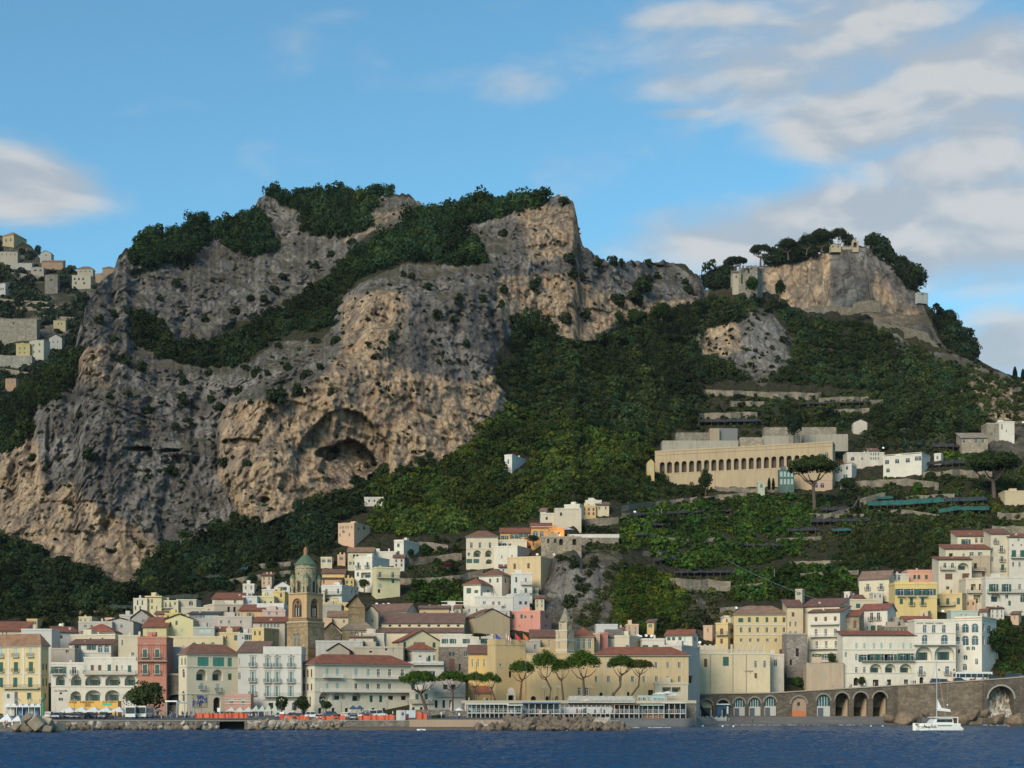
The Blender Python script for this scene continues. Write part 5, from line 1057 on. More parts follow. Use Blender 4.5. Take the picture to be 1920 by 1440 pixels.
fh('white church like villa with a pointed roof on the lower far hill', 92, 116, 634, 648, (.48, .50, .52), ('gy', 627, (.3, .3, .32)), wins=[([100, 108], 641, 3, 4, 'w')])
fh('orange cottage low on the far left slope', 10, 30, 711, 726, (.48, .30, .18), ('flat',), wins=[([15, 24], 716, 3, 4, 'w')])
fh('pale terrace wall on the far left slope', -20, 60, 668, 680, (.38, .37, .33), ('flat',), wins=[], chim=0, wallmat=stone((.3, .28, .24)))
# ------------------------------------------------------------ landmarks
def rootinv(o): return (Matrix.Translation(o.location) @ Matrix.Rotation(o.rotation_euler.z, 4, 'Z')).inverted()
def bell_tower():
 st = stone((.40, .285, .16), 1.5, 'bell_tower_stone', moss=0)
 up = plaster((.50, .33, .16), .7)
 D = 474.0
 root, i1 = h('great square bell tower with green domed top rising over the old town', 538, 608, 1166, 1268, TAN, ('flat',), ('R', 577), D=D, wallmat=st, chim=0, parapet=.3, name='bell_tower', cat='bell tower', th=R(33),
  wins=[([552, 559], 1199, 4.5, 24, 'a')], sw=[([588, 594], 1199, 2.6, 22, 'a')], bands=[(1167, (.30, .22, .14)), (1174, (.32, .24, .15)), (1214, (.30, .22, .14)), (1228, (.30, .22, .14))], found=12)
 D = i1['D']
 b, i2 = h('', 541, 605, 1113, 1165, TAN, ('flat',), ('R', 575), D=D + .5, wallmat=up, chim=0, parapet=.35, name='belfry', into=root, th=R(33), found=.3,
  wins=[([557], 1139, 18, 36, 'T')], sw=[([590], 1139, 14, 36, 'T')], bands=[(1113, (.24, .17, .11)), (1159, (.20, .14, .10)), (1162, (.20, .14, .10))])
 u, v, O = i2['u'], i2['v'], i2['O']; cx = O[0] + u[0] * i2['W'] / 2 + v[0] * i2['dp'] / 2; cy = O[1] + u[1] * i2['W'] / 2 + v[1] * i2['dp'] / 2
 Dc = cy; z0 = zat(1113, D) + .3; z1 = zat(1057, D); z2 = zat(1037, D); z3 = zat(1020, D)
 tilem, k, bb = newmat('majolica_stone'); p = wpos(k); n = k.noise(p, .8, 5, .7); n2 = k.noise(p, 3.0, 3)
 k.put(bb.inputs['Base Color'], k.mix(k.rng(n2, .45, .6), k.mix(k.rng(n, .35, .65), (.42, .33, .12), (.33, .30, .22)), (.13, .12, .09))); bb.inputs['Roughness'].default_value = .7
 green, k, bb = newmat('green_dome_tiles'); p = wpos(k); n = k.noise(p, 1.2, 5, .7)
 k.put(bb.inputs['Base Color'], k.mix(k.rng(n, .3, .7), (.035, .085, .05), (.13, .16, .085))); bb.inputs['Roughness'].default_value = .5
 inv = rootinv(root)
 def part(m, name): o = m.obj(name); o.parent = root; o.matrix_parent_inverse = inv; return o
 r = 20 * D / F
 m = MB(); m.lathe([(r, z0 - .3), (r, z1 - 1.2), (r + .12, z1 - 1.1), (r + .12, z1 - .9), (r, z1 - .8), (r, z1)], tilem, (cx, cy, 0), 20)
 part(m, 'drum')
 m = MB(); H_ = z2 - z1
 m.lathe([(r + .3, z1 - .05), (r + .3, z1 + .1), (r * .86, z1 + H_ * .3), (r * .62, z1 + H_ * .6), (r * .36, z1 + H_ * .86), (.7, z2)], green, (cx, cy, 0), 16)
 part(m, 'dome')
 m = MB(); m.lathe([(.6, z2 - .1), (.62, z2 + 1.3), (.75, z2 + 1.35), (.45, z2 + 1.9), (.15, z2 + 2.3), (.05, z3)], plain('terracotta', (.28, .14, .08), .8), (cx, cy, 0), 10); part(m, 'lantern')
 w = win_mesh('a', 1.0, 2.9); blank = MB()
 for a in range(8):
  t = a * math.pi / 4 + .2; m = MB()
  M_ = Matrix.Translation((cx, cy, z0 + .4)) @ Matrix.Rotation(t, 4, 'Z') @ Matrix.Translation((0, -r, 0))
  m.poly([M_ @ Vector((x, -.05, z)) for x, z in arch_pts(1.0, 3.2)], M_DARK)
  arc = arch_pts(1.5, 3.6);
  for (x0_, zz0), (x1_, zz1) in zip(arc[1:], arc[2:]): m.tube([M_ @ Vector((x0_, -.08, zz0)), M_ @ Vector((x1_, -.08, zz1))], .09, M_FRAMED, 4)
  m.poly([M_ @ Vector((.28 * math.cos(q * .7), -.05, 5.4 + .28 * math.sin(q * .7))) for q in range(9)], M_DARK)
  part(m, 'drum_window')
 L_ = i2['W'] / 2 - .9; L2 = i2['dp'] / 2 - .9
 for sx in (-1, 1):
  for sy in (-1, 1):
   x = cx + u[0] * L_ * sx + v[0] * L2 * sy; y = cy + u[1] * L_ * sx + v[1] * L2 * sy; m = MB(); zt = zat(1082, D)
   m.lathe([(.85, z0 - .3), (.85, zt)], tilem, (x, y, 0), 10); m.lathe([(1.0, zt), (.8, zt + .5), (.4, zt + 1.0), (.08, zt + 1.3), (.05, zt + 1.8)], green, (x, y, 0), 10)
   for a in range(4):
    M_ = Matrix.Translation((x, y, z0 + .3)) @ Matrix.Rotation(a * math.pi / 2 + .6, 4, 'Z') @ Matrix.Translation((0, -.84, 0)); m.poly([M_ @ Vector((q, -.04, z)) for q, z in arch_pts(.5, 1.7)], M_DARK)
   part(m, 'turret')
bell_tower()
def cathedral():
 st = stone((.42, .31, .17), 2.0, 'cathedral_stone', moss=0)
 root, i = h('ochre gabled cathedral with a steep striped front and long brown nave roofs', 653, 684, 1138, 1196, TAN, ('gy', 1116, (.20, .17, .15)), D=494, dep=5, wallmat=st, chim=0, name='cathedral', cat='cathedral', oh=.9, bands=[(1139, (.2, .14, .1)), (1152, (.25, .19, .12))])
 h('', 641, 699, 1180, 1192, TAN, ('hip', 1167, (.28, .21, .14)), D=490, dep=5, wallmat=st, chim=0, name='narthex', into=root, wins=[([660, 668, 676], 1187, 6, 6, 'a')])
 h('', 684, 709, 1150, 1192, CREAM, ('gy', 1136, TB), D=500, dep=7, chim=0, name='transept', into=root, wins=[([698], 1164, 2.5, 4, 'd')], wallmat=plaster((.54, .47, .36)))
 h('', 698, 870, 1170, 1192, CREAM, ('shed', 1150, TB), D=502, dep=11, chim=0, name='nave', into=root, wins=[((713, 859, 9), 1173.2, 4.5, 3.5, 'd')], oh=.3)
 h('', 697, 868, 1187, 1196, CREAM, ('shed', 1177, TB), D=497, dep=5, chim=0, name='aisle', into=root, oh=.3)
 h('brown roofed hall with a grey gable end behind the nave', 688, 785, 1147, 1160, (.56, .50, .38), ('gx', 1132, TB), ('R', 762), D=530, sw=[([776], 1141, 3, 3, 'd')], chim=0, name='hall', cat='building', free=True)
cathedral()
def convent_tower():
 st = plaster((.46, .38, .25), .8)
 root, i = h('small pale bell tower with a pointed stone spire behind the pines', 1042, 1076, 1182, 1243, TAN, ('flat',), ('R', 1063), D=454, wallmat=st, chim=0, parapet=.15, name='bell_tower', cat='bell tower', th=R(35),
  wins=[([1048], 1192, 3, 12, 'a'), ([1048], 1209, 3, 11, 'a')], sw=[([1065.5], 1191, 4, 11, 'a'), ([1065.5], 1209, 4, 11, 'a')], bands=[(1200,), (1219,), (1182,)], found=16)
 D = i['D']
 b, i2 = h('', 1048, 1072, 1166, 1182, TAN, ('flat',), ('R', 1063), D=D + 1, wallmat=st, chim=0, parapet=.1, name='lantern', into=root, th=R(35), found=.2, wins=[([1051], 1174, 2.6, 10, 'a')], sw=[([1065.5], 1174, 4, 10, 'a')])
 u, v, O = i2['u'], i2['v'], i2['O']; cx = O[0] + u[0] * i2['W'] / 2 + v[0] * i2['dp'] / 2; cy = O[1] + u[1] * i2['W'] / 2 + v[1] * i2['dp'] / 2
 m = MB(); m.lathe([(1.85, zat(1165, D)), (1.0, zat(1152, D)), (.12, zat(1138.5, D))], stone((.34, .31, .22), 2.0, 'spire_stone', moss=0), (cx, cy, 0), 8)
 o = m.obj('spire'); o.parent = root; o.matrix_parent_inverse = rootinv(root)
convent_tower()
ax = [296,361,427,493,560,627,694,760,827,895,962,1030,1097,1165,1233,1301,1370,1438,1508,1576,1646]
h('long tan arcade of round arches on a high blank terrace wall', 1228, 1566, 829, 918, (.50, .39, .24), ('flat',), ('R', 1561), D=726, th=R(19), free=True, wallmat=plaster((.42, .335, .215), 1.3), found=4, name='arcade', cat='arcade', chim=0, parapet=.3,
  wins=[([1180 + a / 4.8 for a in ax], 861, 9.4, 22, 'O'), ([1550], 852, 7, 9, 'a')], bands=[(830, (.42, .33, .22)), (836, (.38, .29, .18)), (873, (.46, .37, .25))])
def slab(label, x0, x1, yt, yb, D, mat, dep=6, name='terrace_wall', cat='wall', group=None):
 m = MB(); m.box(xat(x0, D), xat(x1, D), D, D + dep, zat(yb, D) - 4, zat(yt, D), mat); o = m.obj(name); tag(o, label, cat, group, 'thing'); RECTS.append((x0, x1, yt, yb)); return o
GC = plaster((.33, .32, .28), 1.8)
slab('pale stained terrace above the left part of the arcade', 1242, 1384, 826, 842, 752, GC, 8); slab('stone tomb terrace behind the pale stained terrace', 1268, 1334, 811, 826, 762, stone(), 6)
slab('dark gridded burial niches wall', 1349, 1383, 803, 822, 763, plain('niche_wall', (.15, .15, .15), .9), 5); slab('square brown tomb chapel with a white cross door', 1331, 1349, 803, 822, 761, plaster((.30, .25, .18)), 5)
slab('tan terrace wall above the middle of the arcade', 1388, 1430, 820, 832, 754, stone((.36, .3, .22)), 6); slab('pale long terrace wall behind the tall cypress', 1430, 1500, 817, 832, 755, GC, 6)
slab('pale double terrace wall right of the tall cypress', 1506, 1590, 814, 830, 757, GC, 6); slab('upper grey brown cemetery wall', 1433, 1568, 801, 816, 766, stone((.3, .26, .2)), 6)
h('tiny yellow chapel with a white door at the left end of the arcade', 1213, 1227, 867, 884, (.52, .40, .18), ('gy', 860, TT), D=738, free=True, wins=[([1220], 877, 4, 9, 'p')], chim=0, name='chapel', cat='chapel', dep=5)
h('tall blue green glass lift shaft set against the arcade wall', 1461, 1489, 881, 916, (.06, .14, .14), ('flat',), D=722, free=True, wins=[((1465, 1485, 4), 889, 4, 10, 'p'), ((1465, 1485, 4), 903, 4, 10, 'p')], chim=0, name='lift_shaft', cat='lift shaft', dep=4, parapet=.1)
h('small pale green ticket lodge below the arcade', 1421, 1434, 905, 918, (.40, .48, .38), ('flat',), D=718, free=True, wins=[([1428], 911, 5, 7, 'w')], chim=0, name='lodge', cat='lodge', dep=3)
h('white ruined chapel fragment among the olive trees', 1600, 1626, 792, 804, (.48, .46, .42), ('gy', 786, (.4, .38, .35)), D=790, chim=0, name='chapel', cat='chapel', dep=4)
def crag_things():
 D = 925; gs = stone((.24, .22, .18), .8, 'tower_stone', moss=.1)
 h('square ruined stone tower on the ridge below the crag', 1385, 1430, 500, 552, GREY, ('flat',), ('R', 1420), D=D, free=True, wallmat=gs, wins=[([1391], 520, 3.5, 18, 'd'), ([1404], 507, 3, 8, 'd')], chim=0, parapet=.2, name='stone_tower', cat='tower')
 m = MB();
 for px in (1386, 1392, 1399, 1407, 1416, 1424, 1429): m.box(xat(px, D), xat(px, D) + 1.1, D + .4 + (px > 1420) * 1.5, D + 1.6 + (px > 1420) * 1.5, zat(502, D), zat(497 + (px % 3), D), gs)
 o = m.obj('battlement'); t = [x for x in bpy.data.objects if x.name.startswith('stone_tower')][0]; o.parent = t; o.matrix_parent_inverse = rootinv(t)
 h('small white windowed house beside the ruined tower', 1374, 1386, 512, 530, (.40, .38, .33), ('gx', 508, TB), D=935, free=True, wins=[([1381], 519, 4, 5, 'w')], chim=0)
 D2 = 1115; tm = plaster((.36, .31, .22))
 h('pale belvedere terrace with balustrade on top of the crag', 1558, 1577, 460, 466, (.36, .31, .22), ('flat',), D=D2, free=True, wallmat=tm, wins=[([1562, 1572], 461, 3, 4, 'a')], chim=0, name='belvedere', cat='terrace', found=2.5, dep=6)
 h('round headed pavilion arch on the crag summit', 1598, 1610, 453, 466, (.38, .32, .24), ('flat',), D=D2, free=True, wins=[([1603.5], 459, 7, 10, 'O')], chim=0, name='pavilion', cat='pavilion', found=2.5, dep=3, wear=1)
 m = MB();
 for px in range(1580, 1597, 3): m.lathe([(.35, 0), (.25, 1.0), (.35, 1.2)], tm, (xat(px, D2), D2, zat(464, D2)), 6)
 m.box(xat(1579, D2), xat(1597, D2), D2 - .3, D2 + .3, zat(464, D2) - 1.5, zat(464, D2) + .1, tm); tag(m.obj('balustrade'), 'row of balusters between belvedere and pavilion arch on the crag', 'balustrade')
 h('white ruined wall with a round window on the flank of the crag', 1716, 1740, 548, 564, (.33, .36, .37), ('flat',), ('L', 1722), D=1112, free=True, wins=[([1730], 548, 4, 4, 'a'), ([1726, 1734], 558, 3, 8, 'p')], chim=0, name='ruined_wall', cat='ruin', wear=1.6, parapet=.2, found=1.5)
 for i, (pts, hh) in enumerate([([(1500, 590), (1520, 581), (1560, 580), (1600, 584)], 7), ([(1600, 576), (1632, 572), (1650, 574)], 9), ([(1638, 600), (1655, 612), (1680, 620)], 7), ([(1696, 622), (1740, 634), (1744, 645), (1775, 672)], 9)]):
  m = MB(); P_ = [P(x, y, 985 - i * 12) for x, y in pts]; H_ = hh * .33
  for a, b in zip(P_, P_[1:]):
   m.raw([a - Vector((0, 0, 4)), b - Vector((0, 0, 4)), b + Vector((0, 0, H_)), a + Vector((0, 0, H_)), a + Vector((0, 1.2, -4)), b + Vector((0, 1.2, -4)), b + Vector((0, 1.2, H_)), a + Vector((0, 1.2, H_))], [(0, 1, 2, 3), (3, 2, 6, 7), (5, 4, 7, 6)], stone((.20, .17, .13), .8, moss=.3))
  tag(m.obj('rampart'), ['battlemented wall left of the crag foot', 'pale wall footing under the middle of the crag', 'short rampart running down from the crag foot', 'long stepped rampart descending the green ridge on the right'][i], 'wall', 'old ramparts below the crag', 'thing')
 for (px, py, D_, hh, lab) in ((708, 362, 1000, 5.5, 'pale mast on the summit between the two pine groves'), (1053, 372, 925, 3.6, 'short post on the bare right summit of the mountain'), (947, 0, 0, 0, '')):
  if not lab: continue
  m = MB(); m.box(xat(px, D_) - .35, xat(px, D_) + .35, D_, D_ + .5, zat(py, D_) - 1, zat(py, D_) + hh, plaster((.5, .5, .5))); m.box(xat(px, D_) - .6, xat(px, D_) + .6, D_ - .1, D_ + .6, zat(py, D_) + hh * .6, zat(py, D_) + hh * .68, plaster((.5, .5, .5)))
  tag(m.obj('post'), lab, 'post')
crag_things()
WALLS = [([(1165, 948), (1230, 940), (1320, 930), (1400, 923)], 9), ([(1340, 912), (1420, 916), (1470, 915)], 7), ([(1165, 962), (1200, 960)], 8), ([(1200, 978), (1290, 970), (1365, 967)], 5), ([(1190, 1000), (1280, 1010), (1340, 1008)], 5),
 ([(1205, 1032), (1240, 1034)], 8), ([(1255, 1084), (1300, 1086), (1370, 1088)], 18), ([(1372, 1098), (1430, 1092)], 9), ([(1350, 1140), (1415, 1135)], 8), ([(1310, 730), (1400, 733), (1540, 736)], 9), ([(1370, 752), (1433, 752)], 8), ([(1420, 737), (1535, 740)], 8), ([(1308, 775), (1420, 772)], 8),
 ([(1535, 745), (1628, 743)], 9), ([(1560, 768), (1630, 765)], 8), ([(1530, 968), (1600, 950), (1612, 930)], 10), ([(1515, 962), (1620, 964)], 6), ([(1612, 935), (1660, 922)], 14), ([(1575, 905), (1700, 896), (1760, 905)], 12), ([(1730, 885), (1800, 880), (1860, 882)], 14), ([(1620, 958), (1700, 955), (1760, 965)], 5), ([(1870, 960), (1960, 962)], 12), ([(1700, 930), (1790, 925)], 6),
 ([(1860, 985), (1960, 988)], 14), ([(1630, 750), (1700, 746)], 5), ([(430, 1085), (500, 1075), (545, 1068)], 9), ([(480, 1058), (545, 1052)], 7), ([(130, 1146), (185, 1144)], 6), ([(740, 1050), (830, 1040), (866, 1036)], 12), ([(785, 1015), (840, 1020)], 12), ([(700, 1080), (760, 1085), (850, 1080), (905, 1068)], 10), ([(1080, 975), (1160, 968)], 12), ([(1700, 780), (1735, 778)], 5),
 ([(560, 1150), (610, 1146)], 8), ([(1455, 1010), (1540, 1005)], 5), ([(1480, 1052), (1580, 1050)], 7), ([(1500, 1075), (1610, 1068)], 8), ([(0, 560), (90, 566)], 8), ([(0, 690), (70, 700)], 7), ([(70, 590), (150, 596)], 5), ([(30, 575), (120, 575)], 6), ([(0, 640), (30, 644)], 6), ([(20, 510), (100, 520)], 5)]
def walls():
 mt = stone((.27, .225, .17), 1.1, moss=.35)
 for i, (pts, hp) in enumerate(sorted(WALLS, key=lambda w: w[0][0][0])):
  S = S1 if pts[0][0] < 180 and pts[0][1] < 760 else S0; m = MB(); n = []
  for (a, b), (c, d) in zip(pts, pts[1:]):
   k = max(1, int(abs(c - a) / 12)); n += [(a + (c - a) * t / k, b + (d - b) * t / k) for t in range(k)]
  n.append(pts[-1]); rs = random.Random(i); Q = []
  for (x, y) in n:
   D = float(S.sample(x, y + hp)) - 1.6; Q.append((P(x, y + hp, D), hp * D / F * rs.uniform(.85, 1.1)))
  for (a, ha), (b, hb) in zip(Q, Q[1:]):
   z = Vector((0, 0, 1)); w = Vector((0, 1.8, 0)); m.raw([a - 3 * z, b - 3 * z, b + hb * z, a + ha * z, b + hb * z + w, a + ha * z + w], [(0, 1, 2, 3), (3, 2, 4, 5)], mt)
  tag(m.obj('terrace_wall'), '%s dry stone terrace wall counted from the left, %s' % (ordw(i + 1), 'high' if hp > 9 else 'low'), 'wall', 'dry stone terrace walls on the hillside', 'thing')
# ------------------------------------------------------------ filler houses in the folds of the old town
FILL = [(160,1178,26),(118,1196,20),(236,1190,22),(300,1172,16),(420,1150,22),(476,1166,20),(560,1120,14),(600,1132,18),(636,1124,20),(655,1108,16),(612,1060,18),(640,1056,16),(748,1068,20),(352,1186,22),(372,1172,18),(440,1140,18),(466,1110,20),(500,1098,16),(392,1164,18),(206,1182,20),(60,1178,18),(530,1150,12),
 (700,1188,20),(742,1198,22),(770,1192,20),(840,1186,18),(645,1178,16),(1186,1190,20),(1222,1186,18),(1330,1196,18),(1160,1200,16),(1300,1208,14),(1610,1140,18),(1646,1128,18),(1700,1142,18),(1735,1168,16),(1820,1140,20),(1846,1162,20),(1870,1158,22),(1905,1166,22),(1862,1020,14),(1764,1092,14),(1838,1036,14),(1000,1120,16),(944,1086,16),(1012,1140,16),(902,1028,18),
 (1104,968,22),(1130,962,20),(1020,980,16),(1640,868,16),(1760,868,18),(1500,1128,14),(1590,1126,16),(1625,1106,14),(1890,1112,14),(1800,1066,12),(32,1196,22),(88,1204,18),(186,1200,18),(330,1200,18),(560,1178,16),(606,1196,16),(800,1160,18),(860,1158,14)]
def fillers():
 rs = random.Random(77); cols = [WHITE, OFFW, CREAM, PALEY, GREY, (.50, .46, .38), PEACH, (.54, .55, .55), YEL, (.48, .42, .33)]
 for i, (px, py, w) in enumerate(sorted(FILL)):
  hgt = rs.uniform(13, 22); w = w * rs.uniform(.9, 1.25); c = rs.choice(cols); rf = rs.choice([('flat',), ('flat',), ('shed', py - hgt - 6, rs.choice([TC, TB, TR])), ('gx', py - hgt - 6, rs.choice([TC, TB]))])
  nw = max(1, int(w / 8)); st = rs.choice(['w', 'g', 'w', 's', 'n'])
  rows = [([px - w / 2 + w * (j + .5) / nw for j in range(nw)], py - hgt + 5 + r * 8, 3.5, 5.5, st) for r in range(2 if hgt > 16 else 1)]
  side = rs.choice([None, ('R', px + w * .25), None])
  house('small %s house filling the town, %s from the left' % ({WHITE: 'white', OFFW: 'off white', CREAM: 'cream', PALEY: 'pale yellow', GREY: 'grey', PEACH: 'peach', YEL: 'yellow'}.get(c, 'pale'), ordw(i + 1)), px - w / 2, px + w / 2, py - hgt, py, c, rf, side, rows if not side else [([px - w * .15], py - hgt + 6, 3.5, 6, st)], chim=rs.choice([0, 1, 2]), wear=1.0, dep=7, group='small houses filling the old town')
fillers()
# ------------------------------------------------------------ woods (each reads as one mass)
V_PINE = [[(495,362),(560,370),(650,366),(700,372),(700,395),(690,430),(640,450),(600,445),(560,440),(575,400),(520,380)],
 [(385,432),(480,402),(500,430),(520,470),(480,485),(440,475),(400,445)], [(262,462),(290,440),(335,447),(352,425),(385,410),(400,445),(372,472),(350,500),(310,492),(290,512),(245,495)],
 [(820,394),(900,384),(1020,376),(1030,388),(960,402),(900,420),(840,425),(900,470),(912,492),(850,502),(800,495),(760,492),(690,520),(650,520),(660,490),(740,448),(790,400)],
 [(680,362),(740,362),(730,372),(690,374)]]
V_GULLY = [[(245,590),(280,590),(330,645),(400,645),(460,615),(500,590),(560,560),(640,500),(680,515),(640,560),(620,620),(560,625),(500,645),(450,690),(400,690),(350,685),(300,665),(250,645)],
 [(0,760),(60,712),(145,650),(150,700),(110,740),(60,775),(40,840),(0,850)]]
V_LOWL = [[(-300,1000),(0,1005),(60,1030),(130,1065),(200,1095),(250,1105),(275,1065),(345,1025),(430,990),(500,985),(560,950),(640,925),(690,905),(690,960),(630,985),(640,1020),(600,1040),(560,1045),(500,1060),(440,1100),(350,1118),(250,1130),(150,1150),(0,1165),(-300,1165)]]
V_MID = [[(690,905),(780,888),(860,852),(905,802),(950,765),(1000,770),(1240,835),(1255,862),(1226,870),(1200,925),(1170,940),(1135,940),(1090,938),(1020,968),(930,992),(880,1000),(760,1005),(700,1000),(700,960)]]
V_UP = [[(955,760),(965,700),(955,640),(1000,612),(1060,640),(1110,645),(1170,612),(1230,592),(1300,572),(1330,560),(1390,556),(1440,560),(1400,600),(1330,615),(1300,640),(1308,668),(1360,680),(1400,712),(1312,726),(1306,812),(1240,840),(1000,770)],
 [(1440,556),(1500,590),(1560,602),(1640,612),(1720,690),(1760,680),(1800,700),(1850,800),(1800,820),(1720,830),(1620,825),(1560,800),(1480,790),(1640,780),(1645,735),(1440,715),(1480,690),(1492,640),(1455,590)]]
V_LEMON = [[(1160,985),(1230,955),(1400,940),(1500,928),(1560,940),(1510,1000),(1500,1040),(1420,1060),(1300,1070),(1250,1062),(1200,1030),(1160,1030)],
 [(1360,1085),(1430,1070),(1500,1060),(1600,1080),(1610,1110),(1500,1125),(1370,1130)], [(780,1090),(870,1085),(868,1130),(760,1135)], [(1740,855),(1830,850),(1800,872),(1740,876)]]
V_SCRUB = [[(1500,1000),(1640,1000),(1790,960),(1900,975),(1920,1000),(1790,1010),(1770,1060),(1700,1075),(1640,1090),(1610,1075),(1500,1060)], [(1250,1080),(1370,1090),(1380,1150),(1330,1190),(1260,1190)],
 [(1040,1000),(1170,1010),(1180,1040),(1040,1035)], [(60,1130),(240,1135),(230,1170),(60,1180)], [(1850,1150),(1925,1150),(1925,1280),(1850,1275)], [(740,1020),(880,1020),(870,1060),(760,1085)], [(1220,890),(1300,905),(1310,935),(1200,940)]]
V_BUSH = [[(1160,1075),(1200,1062),(1262,1085),(1288,1130),(1268,1178),(1210,1190),(1165,1180),(1150,1130)]]
def wood(name, label, polys, step, kind, size, base, seed, S=None, hole=None, dens=None, var=.3, sink=1.5, sc=60.):
 S = S or S0
 q = fill(S, polys, step, seed, hole=hole, dens=dens); pts = on(S, q, sink); rs = np.random.RandomState(seed + 1)
 keep = pts[:, 1] < 1e6
 sz = rs.uniform(size[0], size[1], len(q)) * (1 + .35 * (rs.rand(len(q)) < .12))
 return scatter(name, pts, sz, kind, tint(q, base, var, seed, sc), label, 'trees', rs=rs)
HOUSEHOLES = [[(1232,838),(1640,800),(1640,930),(1232,930)]]
wood('pine_wood', 'dark umbrella shaped pines crowding the mountain ridge', V_PINE, 8.5, 'pine', (3.6, 6.2), (.026, .052, .022), 11, sink=.5)
wood('gully_wood', 'dark evergreen wood filling the mountain gully', V_GULLY, 8.5, 'broad', (2.2, 5.0), (.022, .038, .016), 12)
wood('cliff_foot_wood', 'very dark dense wood at the foot of the left cliff', V_LOWL, 9.5, 'broad', (1.9, 4.8), (.022, .038, .018), 13)
wood('hillside_wood', 'olive green mixed wood on the hillside below the cave', V_MID, 9.5, 'broad', (1.8, 4.8), (.060, .088, .018), 14, hole=HOUSEHOLES)
wood('upper_slope_wood', 'dull green evergreen wood on the slope above the arcade', V_UP, 9.0, 'broad', (1.9, 5.0), (.036, .056, .022), 15, hole=HOUSEHOLES)
wood('lemon_grove', 'bright green lemon trees on the terraces under the arcade', V_LEMON, 7.5, 'scrub', (1.3, 2.8), (.050, .098, .018), 16, dens=(25, -.22), sink=.6)
wood('scrub', 'rough bushes and dry grass between terraces and houses', V_SCRUB, 8.0, 'scrub', (1.2, 2.6), (.062, .070, .026), 17, dens=(22, -.1))
wood('creeper_mass', 'large yellow green creeper mass hanging down the crag', V_BUSH, 7.0, 'broad', (2.0, 3.2), (.060, .085, .012), 18)
wood('crag_top_wood', 'dark wood crowning the right hand crag', [[(1318,548),(1340,528),(1372,512),(1400,506),(1400,530),(1340,560)], [(1400,508),(1440,500),(1470,486),(1540,470),(1610,458),(1612,464),(1570,476),(1520,492),(1450,508),(1405,520)], [(1625,462),(1650,474),(1680,500),(1670,506),(1640,482)], [(1680,500),(1706,516),(1735,550),(1742,580),(1715,560),(1690,530)], [(1745,590),(1790,620),(1830,672),(1820,700),(1790,690),(1770,640)]], 7, 'broad', (5.0, 8.0), (.024, .038, .018), 21, S=S2, sink=-3)
wood('crag_foot_wood', 'green scrub strip running under the crag', [[(1500,600),(1620,600),(1700,628),(1800,668),(1850,695),(1830,720),(1700,680),(1600,640),(1500,640)]], 8, 'scrub', (2.2, 4.0), (.050, .062, .022), 22, S=S2)
wood('far_hill_trees', 'patchy trees and terraces on the far left hill', [[(-200,450),(0,455),(60,480),(120,505),(190,530),(240,560),(260,600),(180,640),(120,680),(0,760),(-200,760)]], 8, 'small', (3.0, 6.0), (.030, .043, .024), 23, S=S1, dens=(34, -.12))
wood('far_hill_ridge_trees', 'trees along the left of the far hill skyline', [[(-200,430),(0,446),(20,450),(60,470),(75,492),(40,480),(0,462)]], 7, 'broad', (3.0, 5.0), (.022, .032, .018), 24, S=S1)
wood('forest_edge', 'ragged trees where the wood climbs into the great cliff', [[(870,835),(905,790),(940,750),(925,700),(925,650),(960,600),(1000,590),(1060,615),(1010,640),(985,700),(990,770),(900,840)],[(690,880),(780,865),(860,838),(870,860),(780,895),(700,915)],[(560,930),(640,905),(690,890),(690,915),(560,965)],[(250,1060),(330,1010),(430,970),(500,980),(430,1000),(300,1060)]], 11, 'broad', (1.6, 4.4), (.034, .055, .02), 31, dens=(30, -.02))
wood('crag_scrub', 'scrub patches hanging on the crag above the small bell tower', [[(1035,1030),(1090,1010),(1165,1025),(1185,1090),(1160,1190),(1040,1190),(1060,1100)]], 8, 'broad', (1.2, 2.6), (.040, .052, .022), 32, dens=(24, .04))
wood('cliff_scrub', 'low grey green scrub dotted thinly over the cliffs', [ROCK[0]], 13.5, 'small', (.7, 1.7), (.040, .046, .024), 25, dens=(30, .17), sink=.2)
wood('cliff_scrub_right', 'scrub on the small crags right of the wood', ROCK[1:3] + [ROCK[6]], 11, 'small', (.8, 1.8), (.040, .048, .024), 26, dens=(25, .02), sink=.2)
BUSH = [(480,700,10),(540,690,9),(575,705,12),(600,690,8),(505,770,7),(448,735,9),(470,755,6),(630,640,10),(610,590,12),(470,560,9),(440,585,8),(300,560,7),(330,530,8),(620,480,9),(660,455,10),(590,500,8),(850,600,7),(905,560,8),(800,540,9),(240,740,9),(275,770,8),(150,780,7),(330,800,7),(60,860,9),(1100,590,9),(1060,600,10),(168,855,14),(300,665,12),(262,690,12),(245,510,6),(185,600,8),(215,590,8),(240,585,9),(212,640,9),(234,675,14),(340,745,8),(345,755,9),(395,750,9),(408,765,10),(355,790,8),(520,745,16),(560,735,13),(500,700,7),
 (556,610,8),(590,640,9),(522,650,7),(345,715,9),(385,680,9),(390,700,8),(460,690,8),(420,870,10),(735,635,7),(755,515,7),(770,520,8),(690,645,6),(945,440,8),(945,545,9),(940,570,7),(1005,530,9),(1000,540,8),
 (1070,486,10),(1075,515,10),(1090,520,8),(1120,495,9),(1058,380,12),(1150,490,9),(1165,495,8),(1215,495,9),(1205,540,22),(1190,560,17),(1160,565,12),(1232,520,8),(1290,545,10),(1285,530,8),(530,520,9),(515,545,8),(385,600,8),(495,560,7),
 (875,645,8),(690,600,6),(325,885,9),(205,745,8),(465,870,7),(85,880,7),(700,870,6),(820,590,8),(860,560,8),(960,600,9),(110,745,9),(660,905,7),(1470,640,8),(1440,580,8),(1500,590,7),(1340,690,7)]
